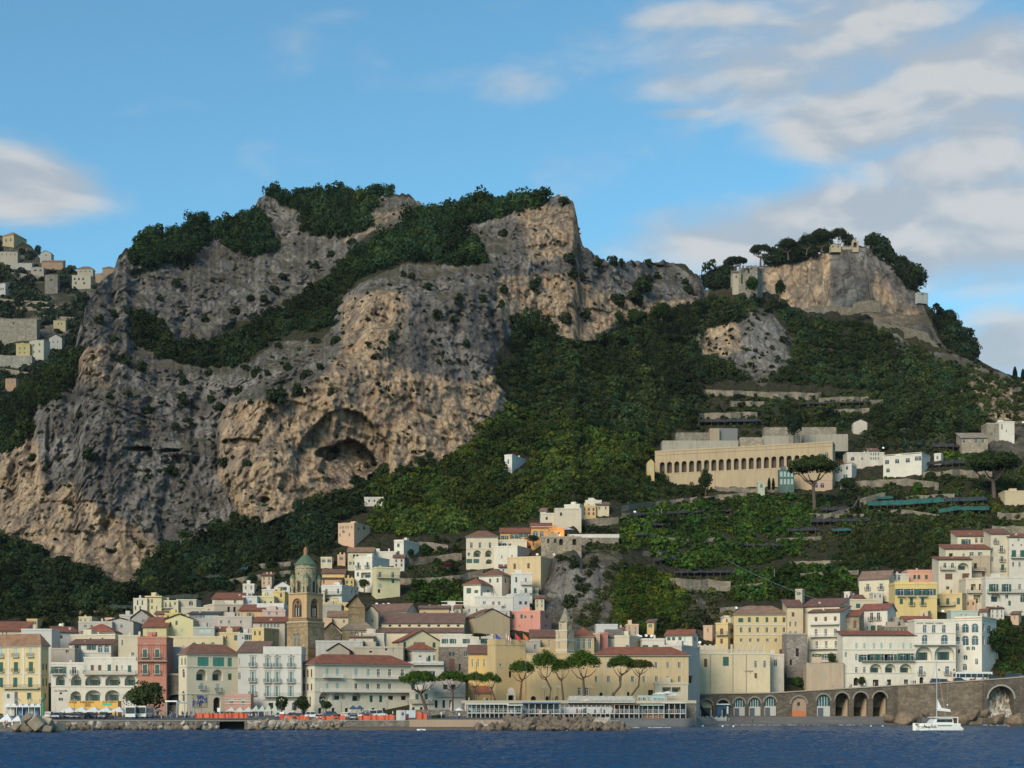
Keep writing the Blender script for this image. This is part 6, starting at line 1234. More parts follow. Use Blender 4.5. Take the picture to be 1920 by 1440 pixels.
def bushes():
 me = []
 for s in range(5):
  V, sh = clump(230, 1, .85, 90 + s, .13); c = sh[:, None] * np.array([[.022, .036, .016]])
  V = V + np.array([0, 0, .4])
  me.append(npmesh('bush', V, np.arange(len(V)), 4, [foliage()], col={'col': c}))
 ordn = sorted(range(len(BUSH)), key=lambda i: BUSH[i][0])
 names = {}
 for rank, i in enumerate(ordn):
  px, py, r = BUSH[i]; D = float(S0.sample(px, py)); o = link('cliff_bush', me[i % 5], None, P(px, py + r * .45, D - 1.0 - .7 * r * D / F)); s = 1.5 * r * D / F
  o.scale = (s, s, s); o.rotation_euler = (0, 0, i * 1.3)
  side = 'grey' if px < 430 else ('tan' if px < 900 else 'pale')
  tag(o, '%s bush from the left among those clinging to the cliffs, %s, on %s rock' % (ordw(rank + 1), 'large' if r > 11 else ('round' if r > 8 else 'small'), side), 'bush', 'single bushes clinging to the cliffs')
bushes()
NOR = True
wood('arcade_garden', 'garden bushes and small trees at the foot of the long arcade', [[(1205,895),(1228,888),(1300,905),(1345,912),(1345,926),(1210,935),(1190,925)]], 6.5, 'broad', (1.3, 2.6), (.045, .07, .02), 33, dens=(18, -.2))
wood('tomb_hedge', 'hedges and creepers on the cemetery terraces', [[(1384,806),(1430,806),(1430,822),(1384,824)],[(1345,784),(1480,786),(1480,798),(1330,800)]], 6, 'broad', (1.0, 2.0), (.035, .06, .02), 34, dens=(18, -.05))
NOR = False
walls()
wood('town_greenery', 'small trees and bushes growing between the hillside houses', [[(560,1060),(660,1030),(700,1010),(740,1020),(880,1010),(1020,985),(1100,990),(1170,985),(1170,1030),(1040,1040),(1000,1070),(1000,1150),(830,1140),(760,1120),(690,1130),(600,1140)],[(345,1120),(500,1085),(560,1060),(600,1070),(600,1100),(500,1100),(400,1120)]], 9, 'broad', (1.2, 2.6), (.035, .055, .02), 41, dens=(26, -.02), sink=.8)
wood('terrace_scrub', 'bushes and vines on the terraces beside the burial ground', [[(1310,735),(1640,738),(1640,800),(1310,800)],[(1500,928),(1640,900),(1800,880),(1925,880),(1925,1000),(1600,1000),(1500,960)],[(1310,800),(1560,795),(1590,820),(1440,800),(1310,812)],[(1180,895),(1226,885),(1226,905),(1345,918),(1480,918),(1500,935),(1200,965),(1170,940)]], 8, 'scrub', (1.2, 2.4), (.055, .078, .024), 42, dens=(24, -.2), sink=.6)
wood('slope_scrub', 'rough green scrub on the slope left of the right hand houses', [[(1590,1000),(1800,985),(1790,1010),(1770,1050),(1700,1070),(1660,1070),(1600,1080),(1560,1060)],[(1040,1190),(1250,1170),(1300,1165),(1340,1190),(1310,1215),(1240,1195),(1100,1195)],[(1500,1120),(1600,1110),(1620,1080),(1640,1090),(1600,1130)]], 8, 'broad', (1.3, 2.8), (.045, .062, .02), 43, dens=(30, -.25), sink=.6)
wood('flank_scrub', 'green scrub and bushes on the bare flank right of the crag', [[(1640,612),(1700,640),(1760,672),(1850,694),(1925,722),(1925,770),(1860,780),(1800,720),(1720,690),(1650,650)],[(1800,800),(1860,785),(1925,785),(1925,800)]], 8, 'broad', (1.6, 3.4), (.045, .066, .022), 47, dens=(26, -.12))
wood('olive_trees', 'grey green olive trees above the white terrace house', [[(1580,830),(1650,800),(1720,770),(1800,760),(1850,790),(1830,810),(1780,850),(1700,850),(1640,845)]], 9, 'broad', (2.0, 3.2), (.060, .072, .042), 44)
wood('left_edge_scrub', 'dark bushes and rough ground behind the left waterfront roofs', [[(40,1160),(110,1140),(240,1140),(260,1150),(240,1165),(150,1185),(50,1185)]], 8, 'broad', (1.4, 2.8), (.035, .048, .022), 45, dens=(25, -.2))
wood('right_edge_greenery', 'leafy garden plants right of the white hotel', [[(1842,1180),(1860,1160),(1925,1150),(1925,1268),(1850,1268)]], 8.5, 'broad', (1.2, 2.4), (.05, .085, .02), 46, dens=(25, -.25), sink=.4)
def pergola(label, pts, hp, col, name='netted_pergola', thick=1.6):
 """low roof of netting or vines on poles following the terrace"""
 m = MB(); rs = random.Random(int(pts[0][0])); mt = plain('net', col, .9, var=.5); n = []
 for (a, b), (c, d) in zip(pts, pts[1:]):
  k = max(1, int(abs(c - a) / 6)); n += [(a + (c - a) * t / k, b + (d - b) * t / k) for t in range(k)]
 n.append(pts[-1]); Q = []
 for (x, y) in n:
  D = float(S0.sample(x, y + hp)) - 3.0; q = P(x, y + hp, D); H_ = hp * D / F; Q.append((q, H_ + rs.uniform(-.25, .35), rs.uniform(.1, .6)))
 t_ = MB()
 for (a, ha, d1), (b, hb, d2) in zip(Q, Q[1:]):
  t_.raw([a + Vector((0, -d1, ha * .45)), b + Vector((0, -d2, hb * .45)), b + Vector((0, .8, hb)), a + Vector((0, .8, ha)), b + Vector((0, 4, hb + .6)), a + Vector((0, 4, ha + .6))], [(0, 1, 2, 3), (3, 2, 4, 5)], mt)
 root = empty(name, Q[0][0]); tag(root, label, 'pergola', 'netted pergolas on the terraces')
 o = t_.obj('net', None, None, True); o.parent = root; o.matrix_parent_inverse = Matrix.Translation(root.location).inverted()
 for (a, ha, d) in Q[::2]: m.box(a.x - .07, a.x + .07, a.y - .1, a.y + .05, a.z - 2, a.z + ha + .3, M_BARK)
 for (a, ha, d1), (b, hb, d2) in zip(Q, Q[1:]): m.tube([a + Vector((0, -.1, ha * .5)), b + Vector((0, -.1, hb * .5))], .06, M_BARK, 4)
 o = m.obj('poles'); o.parent = root; o.matrix_parent_inverse = Matrix.Translation(root.location).inverted()
TEAL = (.012, .085, .075); BLK = (.022, .022, .028)
for a in [('long teal net over the upper right lemon terrace', [(1627, 940), (1700, 938), (1770, 933)], 15, TEAL), ('teal net lower on the right, above the dry slope', [(1760, 955), (1800, 950), (1855, 950)], 12, TEAL), ('dark blue net right of the long teal net', [(1772, 934), (1850, 932)], 12, (.02, .035, .05)),
          ('small humped teal net above the long teal one', [(1643, 932), (1675, 930)], 8, TEAL), ('black net beside the trunk of the left big pine', [(1538, 952), (1605, 950)], 10, BLK), ('black net below the trunk of the left big pine', [(1520, 974), (1630, 972)], 9, BLK), ('black net at the left of the lower pine terrace', [(1478, 992), (1535, 990)], 8, BLK),
          ('small teal net under the black nets', [(1560, 993), (1596, 991)], 7, TEAL), ('wide black netting over the hedge above the arcade', [(1310, 786), (1425, 784)], 11, BLK), ('black pole pergola beside the creeper mass', [(1226, 1048), (1268, 1043)], 8, BLK), ('long thin pergola on the wall over the dry crag', [(1265, 1072), (1375, 1071)], 5, BLK),
          ('dark pergola line on the top lemon terrace', [(1182, 964), (1300, 958), (1370, 955)], 6, BLK), ('dark pergola line in the second lemon terrace', [(1215, 982), (1256, 982)], 6, BLK), ('dark pergola line at the middle right of the lemon terraces', [(1365, 1020), (1480, 1020)], 6, BLK), ('pole pergola above the small rock garden walls', [(1500, 755), (1630, 751)], 6, BLK),
          ('dark pergola under the stone farmhouse', [(1748, 832), (1800, 833)], 10, BLK), ('blue green net on the dark slope left of the bell tower', [(430, 1072), (465, 1062)], 10, (.012, .04, .05)), ('row of pale poles on the dark slope behind the villa', [(200, 1136), (248, 1136)], 9, (.02, .04, .02)), ('row of pale poles over the left villa', [(305, 1118), (370, 1116)], 9, (.02, .035, .02)),
          ('green vine pergola at the left lemon terrace', [(1180, 1002), (1230, 1000)], 6, (.02, .05, .015)), ('row of poles on the terraces left of the bell tower', [(368, 1082), (440, 1076)], 7, (.015, .035, .02)), ('dark screen below the hedge of the right upper lane', [(1735, 866), (1812, 862)], 10, BLK)]:
 pergola(*a)
# ------------------------------------------------------------ single trees
M_FOL = foliage()
def leafmesh(V, base, seed=0, sh=None):
 c = sh[:, None] * np.array([base]); return npmesh('crown', V, np.arange(len(V)), 4, [M_FOL], col={'col': np.clip(c, 0, 1)})
def dome_crown(rx, ry, rz, seed, nq=2600, leaf=.17):
 """umbrella crown: lumpy top, flat ragged underside"""
 rs = np.random.RandomState(seed); nb = 46
 a = rs.uniform(0, 6.283, nb); r = np.sqrt(rs.rand(nb)) * .8; cen = np.stack([r * np.cos(a), r * np.sin(a), (1 - r ** 2) * .58 + .14 + rs.uniform(-.08, .08, nb)], 1); rad = rs.uniform(.20, .31, nb)
 b = rs.randint(nb, size=nq); d = rs.normal(size=(nq, 3)); d /= np.linalg.norm(d, axis=1)[:, None]; d[:, 2] = np.where(rs.rand(nq) < .75, np.abs(d[:, 2]), d[:, 2] * .5)
 c = cen[b] * np.array([rx, ry, rz]) + d * rad[b][:, None] * np.array([rx, ry, rz * 1.25]) * rs.uniform(.8, 1.08, (nq, 1))
 n = d + rs.normal(size=(nq, 3)) * .5; n /= np.linalg.norm(n, axis=1)[:, None]; u = np.cross(n, rs.normal(size=(nq, 3))); u /= np.linalg.norm(u, axis=1)[:, None]; w = np.cross(n, u); s = leaf * rs.uniform(.6, 1.4, (nq, 1))
 V = np.stack([c - u * s - w * s * .6, c + u * s - w * s * .7, c + u * s * .8 + w * s, c - u * s * .7 + w * s * .8], 1).reshape(-1, 3)
 return V, np.repeat(rs.uniform(.7, 1.3, nq), 4)
def umbrella_pine(label, bx, by, x0, x1, yt, yb, D, base=(.062, .118, .018), bend=0, group='umbrella pines on the seafront', name='umbrella_pine', fork=None):
 s = D / F; B = P(bx, by, D); cx = (x0 + x1) / 2; rx = (x1 - x0) / 2 * s; rz = (yb - yt) * s * 1.12; C = P(cx, yb, D)
 root = empty(name, B); tag(root, label, 'tree', group)
 V, sh = dome_crown(rx, rx * .85, rz, int(bx), nq=int(3600 + rx * 320), leaf=max(.1, rx * .032)); c = link('crown', leafmesh(V, base, 0, sh), root, C - B)
 m = MB(); r0 = max(.26, rx * .075); fk = C - B; fk = Vector((fk.x * .9, 0, fk.z * (fork or .86))); mid = Vector((fk.x * .45 + bend * s, 0, fk.z * .5))
 m.tube([(0, 0, -1.5), (0, 0, 0), mid, fk], [r0 * 1.3, r0 * 1.15, r0 * .9, r0 * .75], M_BARKR, 8)
 rs = random.Random(int(bx))
 for i in range(6):
  a = i * math.pi / 3 + rs.uniform(-.3, .3); e = (C - B) + Vector((math.cos(a) * rx * rs.uniform(.45, .75), math.sin(a) * rx * .5, rz * rs.uniform(.1, .35)))
  q = fk * (1 - .1 * (i % 2)); k_ = q.lerp(e, .5) - Vector((0, 0, rz * .12)); m.tube([q, k_, e], [r0 * .55, r0 * .4, r0 * .15], M_BARKR, 6)
 m.obj('trunk', root)
 return root
U = umbrella_pine
U('broad umbrella pine with forked trunk at the left of the seafront group', 799, 1330, 746, 826, 1262, 1287, 440, fork=.74)
U('umbrella pine leaning over the blue doors, second in the left group', 848, 1328, 818, 880, 1262, 1284, 441, fork=.78)
U('umbrella pine in front of the red roofed shed', 888, 1318, 868, 912, 1263, 1284, 441)
U('small dense umbrella pine at the corner of the yellow tower block', 929, 1316, 900, 940, 1264, 1286, 440)
U('lollipop shaped umbrella pine left of the church door', 975, 1314, 952, 1006, 1242, 1268, 440)
U('tall leaning pine with a tiered crown beside the small bell tower', 1030, 1312, 996, 1048, 1224, 1264, 438, bend=6)
U('slim pine tucked behind the biggest seafront pine', 1056, 1310, 1030, 1074, 1240, 1268, 439)
U('biggest seafront umbrella pine with thick dark trunk', 1096, 1312, 1058, 1128, 1226, 1260, 437, fork=.8, base=(.07, .13, .016))
U('leaning umbrella pine before the yellow convent windows', 1143, 1310, 1138, 1196, 1233, 1257, 438, base=(.055, .1, .018), bend=10)
U('thin brownish umbrella pine, rightmost before the convent', 1181, 1308, 1176, 1227, 1239, 1257, 438, base=(.085, .085, .03), bend=8)
U('lone umbrella pine on the terrace beside the long arcade', 1528, 966, 1475, 1573, 860, 894, 690, base=(.040, .060, .016), group='big pines on the upper terraces')
U('huge dark umbrella pine at the right edge of the terraces', 1865, 950, 1805, 1918, 851, 888, 684, base=(.032, .052, .016), group='big pines on the upper terraces')
for (bx, by, x0, x1, yt, yb, lab) in ((1426, 500, 1404, 1448, 461, 480, 'flat topped pine against the clouds left of the crag'), (1377, 512, 1357, 1402, 484, 498, 'flat topped pine above the ruined tower'), (1634, 482, 1620, 1649, 449, 466, 'open round pine on the right brow of the crag'), (1575, 470, 1552, 1592, 432, 456, 'tall pine right of centre on the crag top'), (1540, 476, 1516, 1566, 434, 460, 'wide pine at the centre of the crag top'), (1512, 484, 1496, 1532, 442, 464, 'pine left of the wide crag top pine'), (1478, 490, 1458, 1496, 450, 470, 'ragged pine at the left of the crag top')):
 U(lab, bx, yb + 14, x0, x1, yt, yb, 1128, base=(.024, .038, .018), group='pines on the crag skyline')
def blob_tree(label, px, py, w, hgt, D, base, kind='broad', name='tree', cat='tree', group=None, seed=None, S=None):
 s = D / F; seed = seed or int(px); rx = w * s / 2; rz = hgt * s / 2; B = P(px, py, D); root = empty(name, B); tag(root, label, cat, group)
 rs = np.random.RandomState(seed)
 if kind == 'cypress':
  nq = 900; t = rs.rand(nq); a = rs.uniform(0, 6.283, nq); r = rx * np.sin(np.pi * np.clip(t * .93 + .07, 0, 1)) ** .6 * (1 - .35 * t); c = np.stack([r * np.cos(a), r * np.sin(a), t * rz * 2], 1); l = max(.12, rx * .22)
  n = rs.normal(size=(nq, 3)); n /= np.linalg.norm(n, axis=1)[:, None]; u = np.cross(n, [0, 0, 1.0]); u /= np.linalg.norm(u, axis=1)[:, None]; w_ = np.cross(n, u); V = np.stack([c - u * l - w_ * l, c + u * l - w_ * l, c + u * l + w_ * l, c - u * l + w_ * l], 1).reshape(-1, 3); sh = np.repeat(rs.uniform(.7, 1.3, nq), 4)
 else:
  V, sh = clump(2600, rx, rz, seed, max(.1, min(rx, rz) * .07), nb=20); V = V + np.array([0, 0, rz * (1.1 if kind != 'bush' else .75)])
 link('crown', leafmesh(V, base, 0, sh), root)
 m = MB(); m.tube([(0, 0, -1), (0, 0, rz * .5), (0, 0, rz * .9)], [rx * .1, rx * .07, rx * .04], M_BARK, 6); m.obj('trunk', root)
DG = (.035, .06, .018)
for a in [('dark leafy plane tree in front of the pink red palazzo', 273, 1340, 78, 64, 415, (.055, .075, .028)), ('tall dark tree beside the white hotel wing', 1571, 1290, 30, 52, 500, (.02, .045, .014)), ('round tree below the middle of the arcade', 1323, 925, 32, 44, 712, (.03, .05, .02)),
          ('big dark cedar standing among the cemetery terraces', 1489, 832, 38, 62, 745, (.018, .032, .018)), ('bushy round tree at the foot of the white palazzo', 566, 1335, 34, 30, 436, (.035, .06, .018)), ('clipped round tree at the hotel arches', 611, 1333, 28, 20, 434, (.035, .065, .02)), ('palm leafed clump beside the striped pavilion awnings', 528, 1335, 30, 32, 436, (.03, .05, .018)),
          ('dark tree left of the hillside conifer house', 510, 1078, 28, 30, 620, (.02, .036, .014)), ('twin crowned tree beside the white tower house, left crown', 771, 1050, 16, 22, 612, (.025, .05, .014)), ('larger tree right of the white tower house', 799, 1048, 28, 30, 611, (.025, .055, .014)), ('tree clump below the pale yellow balcony house', 683, 1106, 26, 22, 575, DG),
          ('olive bush on the orange villa terrace wall', 1000, 1018, 34, 14, 612, (.02, .045, .03)), ('round olive tree beside the white garden rail', 1080, 998, 30, 26, 640, (.035, .055, .022)), ('dark tree at the lower left of the far right houses', 1870, 1230, 40, 50, 508, (.03, .06, .02)), ('small palm like tree at the hotel terrace', 1616, 1288, 16, 20, 498, (.04, .07, .02)),
          ('tall green conifer just left of the ruined tower', 1410, 552, 28, 36, 915, (.03, .065, .016)), ('dark conifer right of the ruined tower', 1462, 562, 26, 40, 920, (.022, .04, .015)), ('pale green conifer above the wooded slope', 1005, 640, 28, 52, 820, (.035, .06, .018)), ('dark conifer at the edge of the great cliff', 985, 640, 24, 44, 815, (.022, .042, .016)), ('conifer spreading on the slope under the saddle', 1160, 620, 26, 40, 870, (.026, .045, .016)),
          ('broad pine crown at the head of the wooded slope', 1240, 605, 50, 36, 880, (.03, .06, .016)), ('broad pine crown left of the head of the slope', 1195, 612, 44, 32, 876, (.03, .058, .016)), ('leafy garden tree left of the big right edge pine', 1853, 862, 28, 20, 735, (.03, .05, .02)), ('round tree below the white terrace house', 1590, 925, 40, 34, 716, (.03, .052, .02)), ('green fig tree on the right terraces', 1745, 912, 30, 30, 712, (.03, .055, .02)),
          ('low lime green tree beside the teal nets', 1722, 935, 28, 34, 700, (.055, .12, .018)), ('tree on the left edge of the far hill by the skyline', 71, 482, 16, 22, 1470, (.03, .055, .03))]:
 blob_tree(*a)
for a in [('left cypress of the pair beside the glass lift shaft', 1442, 918, 6, 22, 716), ('right cypress of the pair beside the glass lift shaft', 1450, 918, 6, 21, 716), ('cypress at the right end of the skyline', 1903, 716, 9, 28, 985), ('cypress just leaving the picture at the right skyline', 1918, 716, 8, 24, 985)]:
 blob_tree(*a, (.016, .032, .014), 'cypress', 'cypress')
# ------------------------------------------------------------ quay, beach, promenade
def gz(D): return 2.4 + (D - 400) * .015
M_ASPH = plain('asphalt', (.075, .07, .066), .9, var=.3)
M_QUAY = stone((.20, .175, .145), .9, 'quay_stone', moss=0)
QF = 376.0
def quay():
 m = MB(); x0, x1 = -260, xat(1158, 380)
 n = 12
 for i in range(n):
  d0 = QF + (462 - QF) * i / n; d1 = QF + (462 - QF) * (i + 1) / n; e0 = e1 = x1
  m.poly([(x0, d0, gz(d0)), (e0, d0, gz(d0)), (e1, d1, gz(d1)), (x0, d1, gz(d1))], M_ASPH)
 m.poly([(x1, QF, -2), (x1, 462, -2), (x1, 462, gz(462)), (x1, QF, gz(QF))], M_QUAY)
 tag(m.obj('quay'), kind='structure')
 hx0, hx1 = xat(412, QF), xat(459, QF)
 m = MB(); hole = [(hx0 - x0, -.6), (hx1 - x0, -.6), (hx1 - x0, zat(1353, QF)), (hx0 - x0, zat(1354, QF))]
 V, T = face_tris(x1 - x0, -2, gz(QF) + .03, [[(hx0 - x0, -.9), (hx1 - x0, -.9), (hx1 - x0, zat(1353, QF)), (hx0 - x0, zat(1353, QF))]])
 m.raw([(x0 + a, QF - .6, z) for a, z in V], T, M_QUAY); m.box(x0, hx0, QF - .6 + .001, QF - .1, -2, gz(QF) + .03, M_QUAY); m.box(hx1, x1, QF - .6 + .001, QF - .1, -2, gz(QF) + .03, M_QUAY)
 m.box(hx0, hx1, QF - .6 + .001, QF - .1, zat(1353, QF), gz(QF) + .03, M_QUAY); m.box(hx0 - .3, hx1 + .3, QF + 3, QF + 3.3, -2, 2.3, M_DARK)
 m.box(x0, x1, QF - .75, QF + .0, gz(QF) + .03, gz(QF) + .14, M_CONC)
 tag(m.obj('sea_wall'), 'long dark stone sea wall with a black culvert mouth under the town', 'sea wall', None, 'thing')
 D = 350; m = MB(); m.box(xat(636, D), xat(905, D), D, QF - .7, -1.5, .75, plain('wet_concrete', (.10, .075, .06), .8, var=.4)); tag(m.obj('landing_stage'), 'low dark landing stage in front of the sea wall', 'quay', None, 'thing')
 D = 366; m = MB(); m.box(xat(768, D), xat(1000, D), D, D + 6, .2, zat(1349.5, D), plaster((.36, .27, .21), .6)); tag(m.obj('landing_wall'), 'pinkish brown wall behind the dark landing stage', 'wall', None, 'thing')
quay()
def terrace():
 m = MB(); x0, x1 = xat(868, 440), xat(1296, 440)
 m.box(x0, x1, 428, 455, 0, 6.3, M_QUAY); m.box(x0, x1, 427.7, 428.2, 6.3, 7.1, plaster((.42, .39, .32))); o = m.obj('street_terrace'); tag(o, kind='structure')
 m = MB(); m.box(xat(770, 438), x0 + .02, 432, 455, 0, 4.6, M_QUAY); tag(m.obj('lower_street_terrace'), kind='structure')
terrace()
def beach():
 nx, ny = 90, 26; px = np.linspace(1100, 1760, nx); t = np.linspace(0, 1, ny); PXg, T = np.meshgrid(px, t, indexing='ij')
 d0 = np.interp(PXg, [1100, 1160, 1290, 1345], [394, 398, 402, 461]); D = d0 + T * (492 - d0); X = (PXg - 960) * D / F; sh = fbm(X / 18, D / 9, 0, 3) * .5 + np.clip((PXg - 1560) / 200, 0, 1) * -.9
 Z = -.7 + np.minimum(np.where(PXg < 1345, 3.1, 9.0), 3.3 * ((D - d0) / np.interp(PXg, [1290, 1345], [13, 30])) ** .8) + sh * .35 * (T > .02)
 m, k, b = newmat('grey_shingle'); p = wpos(k); n = k.noise(p, 2.5, 6, .8); n2 = k.noise(p, .12, 3); sp = k.new('ShaderNodeSeparateXYZ'); k.put(sp.inputs[0], p)
 c = k.mix(k.rng(n, .3, .7), (.075, .07, .065), (.21, .20, .18)); c = k.mix(k.rng(sp.outputs[2], .15, .75, .65, 0), c, (.035, .032, .03)); k.put(b.inputs['Base Color'], k.mix(k.m('MULTIPLY', k.rng(n2, .45, .6), .3), c, (.24, .21, .17))); b.inputs['Roughness'].default_value = .9; bump(k, b, n, .1)
 idx = np.arange(nx * ny).reshape(nx, ny); q = np.stack([idx[:-1, :-1], idx[1:, :-1], idx[1:, 1:], idx[:-1, 1:]], -1).reshape(-1)
 tag(link('beach', npmesh('beach', np.stack([X, D, Z], -1).reshape(-1, 3), q, 4, [m], smooth=True)), kind='structure')
 fm, k, b = newmat('foam'); k.put(b.inputs['Base Color'], (.42, .45, .45)); b.inputs['Roughness'].default_value = .8
 def foam(label, pts, w, seed):
  rs = random.Random(seed); m = MB(); Q = []
  for (a, b_), (c, d) in zip(pts, pts[1:]):
   k_ = max(2, int(abs(c - a) / 4)); Q += [(a + (c - a) * i / k_, b_ + (d - b_) * i / k_) for i in range(k_)]
  R_ = [(xat(x, y), y, rs.uniform(.2, 1) * w) for x, y in Q]
  for i in range(len(R_) - 1):
   if rs.random() < .35: continue
   x, y, a = R_[i]; x2, y2, a2 = R_[i + 1]
   m.raw([(x, y - a, .12), (x2, y2 - a2, .12), (x2, y2 - a2 * .3, .1 + .25 * rs.random()), (x, y - a * .3, .22), (x2, y2 + a2, .2), (x, y + a, .2)], [(0, 1, 2, 3), (3, 2, 4, 5)], fm)
  tag(m.obj('surf', smooth=True), label, 'surf', None, 'stuff')
 foam('white surf line breaking along the beach', [(1325, 465), (1360, 463), (1420, 462), (1480, 462), (1545, 463)], 1.1, 1); foam('short surf streak left on the beach', [(1178, 399), (1215, 400), (1262, 401)], .4, 2)
 foam('surf patches at the foot of the arches', [(1572, 462), (1590, 461), (1618, 462)], 1.8, 3); foam('surf under the giant arch on the rocks', [(1838, 462), (1870, 458), (1920, 462)], 2.6, 4); foam('foam at the tip of the central breakwater', [(1010, 351), (1060, 349), (1090, 350)], .9, 5)
beach()
def surface_wall(label, pts_top, yb, D, thick, holes, mat, name='promenade_wall', infill=None, cat='wall'):
 """retaining wall facing the sea; pts_top picture points of its crest, holes = (x centre, y top, y base, width, style)"""
 x0 = pts_top[0][0]; X0 = xat(x0, D); W = xat(pts_top[-1][0], D) - X0; zb = zat(yb, D) - 3
 out = [(0, zb), (W, zb)] + [(xat(a, D) - X0, zat(b, D)) for a, b in pts_top[::-1]]
 hs = []
 for (cx, ty, by, w, st) in holes:
  ww = w * D / F; hh = (by - ty) * D / F; c = xat(cx, D) - X0; z = zat(by, D); hs.append(([(c + a, z + b) for a, b in arch_pts(ww, hh, 10)], st, c, z, ww, hh))
 vs = [Vector(p) for p in out]; es = [(i, (i + 1) % len(out)) for i in range(len(out))]
 for h_, *_ in hs: b = len(vs); vs += [Vector(p) for p in h_]; es += [(b + i, b + (i + 1) % len(h_)) for i in range(len(h_))]
 r = delaunay_2d_cdt(vs, es, [], 1, 1e-4); V = [tuple(v) for v in r[0]]; T = []
 for f in r[2]:
  cx = sum(V[i][0] for i in f) / len(f); cz = sum(V[i][1] for i in f) / len(f)
  if any(bool(inpoly(np.array([cx]), np.array([cz]), h_[0])[0]) for h_ in hs): continue
  a = sum(V[f[i - 1]][0] * V[f[i]][1] - V[f[i]][0] * V[f[i - 1]][1] for i in range(len(f))); T.append(tuple(f) if a > 0 else tuple(f)[::-1])
 root = empty(name, (X0, D, 0)); tag(root, label, cat, None, 'thing'); m = MB(); m.raw([(a, 0, z) for a, z in V], T, mat)
 for (a, za), (b, zb2) in zip(out[2:], out[3:]): m.poly([(a, 0, za), (b, 0, zb2), (b, thick, zb2), (a, thick, za)], mat)
 m.poly([(W, 0, zb), (W, thick, zb), (W, thick, out[2][1]), (W, 0, out[2][1])], mat); m.poly([(0, 0, zb), (0, thick, zb), (0, thick, out[-1][1]), (0, 0, out[-1][1])], mat)
 for h_, st, c, z, ww, hh in hs:
  dp = {'deep': 6, 'giant': 7, 'fill': .7, 'door': .9, 'blue': 1.2, 'dark': 3.0}[st]
  for i in range(len(h_)):
   (a, b), (c2, d) = h_[i], h_[(i + 1) % len(h_)]; m.poly([(a, 0, b), (a, dp, b), (c2, dp, d), (c2, 0, d)], mat)
  rg = arch_pts(ww + 1.0, hh + .5, 10); rg = [(c + a, z + b) for a, b in rg]   # voussoir ring
  for i in range(2, len(h_) - 1): m.raw([(h_[i][0], -.12, h_[i][1]), (h_[i+1][0], -.12, h_[i+1][1]), (rg[i+1][0], -.12, rg[i+1][1]), (rg[i][0], -.12, rg[i][1]), (rg[i][0], 0, rg[i][1]), (rg[i+1][0], 0, rg[i+1][1])], [(0, 1, 2, 3), (3, 2, 5, 4)], plain('voussoir', (.20, .175, .145), .9) if st != 'giant' else M_FRAMED)
  n = MB()
  P_ = lambda pts, y, mt: n.poly([(c + a, y, z + b) for a, b in pts], mt)
  full = arch_pts(ww, hh, 10)
  if st == 'deep':
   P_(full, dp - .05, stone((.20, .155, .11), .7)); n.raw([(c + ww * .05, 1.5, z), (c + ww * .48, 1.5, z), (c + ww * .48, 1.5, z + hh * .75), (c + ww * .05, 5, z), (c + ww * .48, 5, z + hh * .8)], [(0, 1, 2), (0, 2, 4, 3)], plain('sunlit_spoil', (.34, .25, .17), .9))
  elif st == 'giant':
   mm, kk, bb = newmat('streaked_rock'); pp = wpos(kk); s1 = kk.noise(kk.scale(pp, (1.1, 1.1, .12)), 1.0, 6, .7); kk.put(bb.inputs['Base Color'], kk.mix(kk.rng(s1, .42, .6), kk.mix(kk.rng(s1, .3, .45), (.22, .09, .04), (.12, .10, .08)), (.50, .46, .38))); bb.inputs['Roughness'].default_value = .95
   g = 14; vs_ = []; fs_ = []
   for i in range(g):
    for j in range(g): a = -ww/2 + ww * i / (g-1); b = hh * j / (g-1); vs_.append((c + a, dp - 1.2 - (1 - j / g) ** 2 * 4.5 + random.Random(i * 31 + j).uniform(-.5, .5), z + b))
   for i in range(g-1):
    for j in range(g-1): fs_.append((i*g+j, (i+1)*g+j, (i+1)*g+j+1, i*g+j+1))
   n.raw(vs_, fs_, mm); P_(full, dp - .02, M_DARK)
  elif st == 'fill': P_(full, dp - .05, plaster((.36, .27, .20), .9)); P_([(-ww*.08, hh*.55), (ww*.08, hh*.55), (ww*.08, hh*.72), (-ww*.08, hh*.72)], dp - .1, M_DARK); P_([(-ww*.48, .1), (ww*.45, .1), (ww*.45, hh*.25), (0, hh*.33), (-ww*.48, hh*.25)], dp - .12, plain('orange_net', (.45, .14, .05), .8))
  elif st == 'door':
   P_(full, dp - .05, plain('teal_glazing', (.02, .07, .07), .3)); zz = hh * .5
   n.box(c - ww/2, c + ww/2, .2, dp - .1, z, z + zz, plain('door_board', (.40, .39, .36), .7)); n.box(c - ww*.42, c, .15, .22, z, z + zz * .85, plain('slate_door', (.07, .08, .10), .6))
   for q in range(1, 5): n.box(c - ww/2 + ww*q/5 - .05, c - ww/2 + ww*q/5 + .05, dp - .2, dp - .1, z + zz, z + hh * .9, M_WHITE)
  elif st == 'blue': P_(full, dp - .05, M_DARK); n.box(c - ww*.55, c + ww*.45, -.6, dp - .2, z, z + hh * .68, plain('blue_boards', (.02, .10, .20), .6)); n.box(c - ww*.6, c + ww*.5, -1.4, .2, z + hh * .68, z + hh * .75, M_WHITE); n.box(c - .6, c + .7, -.66, -.6, z, z + 2.2, M_DARK); n.box(c + ww*.28, c + ww*.42, -.68, -.6, z + .6, z + 3, M_WHITE)
  else: P_(full, dp - .05, M_DARK); n.box(c - ww*.4, c + ww*.4, dp - 1.2, dp - .2, z, z + hh * .5, plain('slate_door', (.05, .055, .065), .6))
  n.obj('arch_infill', root)
 m.obj('masonry', root); return root
PW = stone((.13, .105, .08), .8, 'promenade_stone', moss=.15)
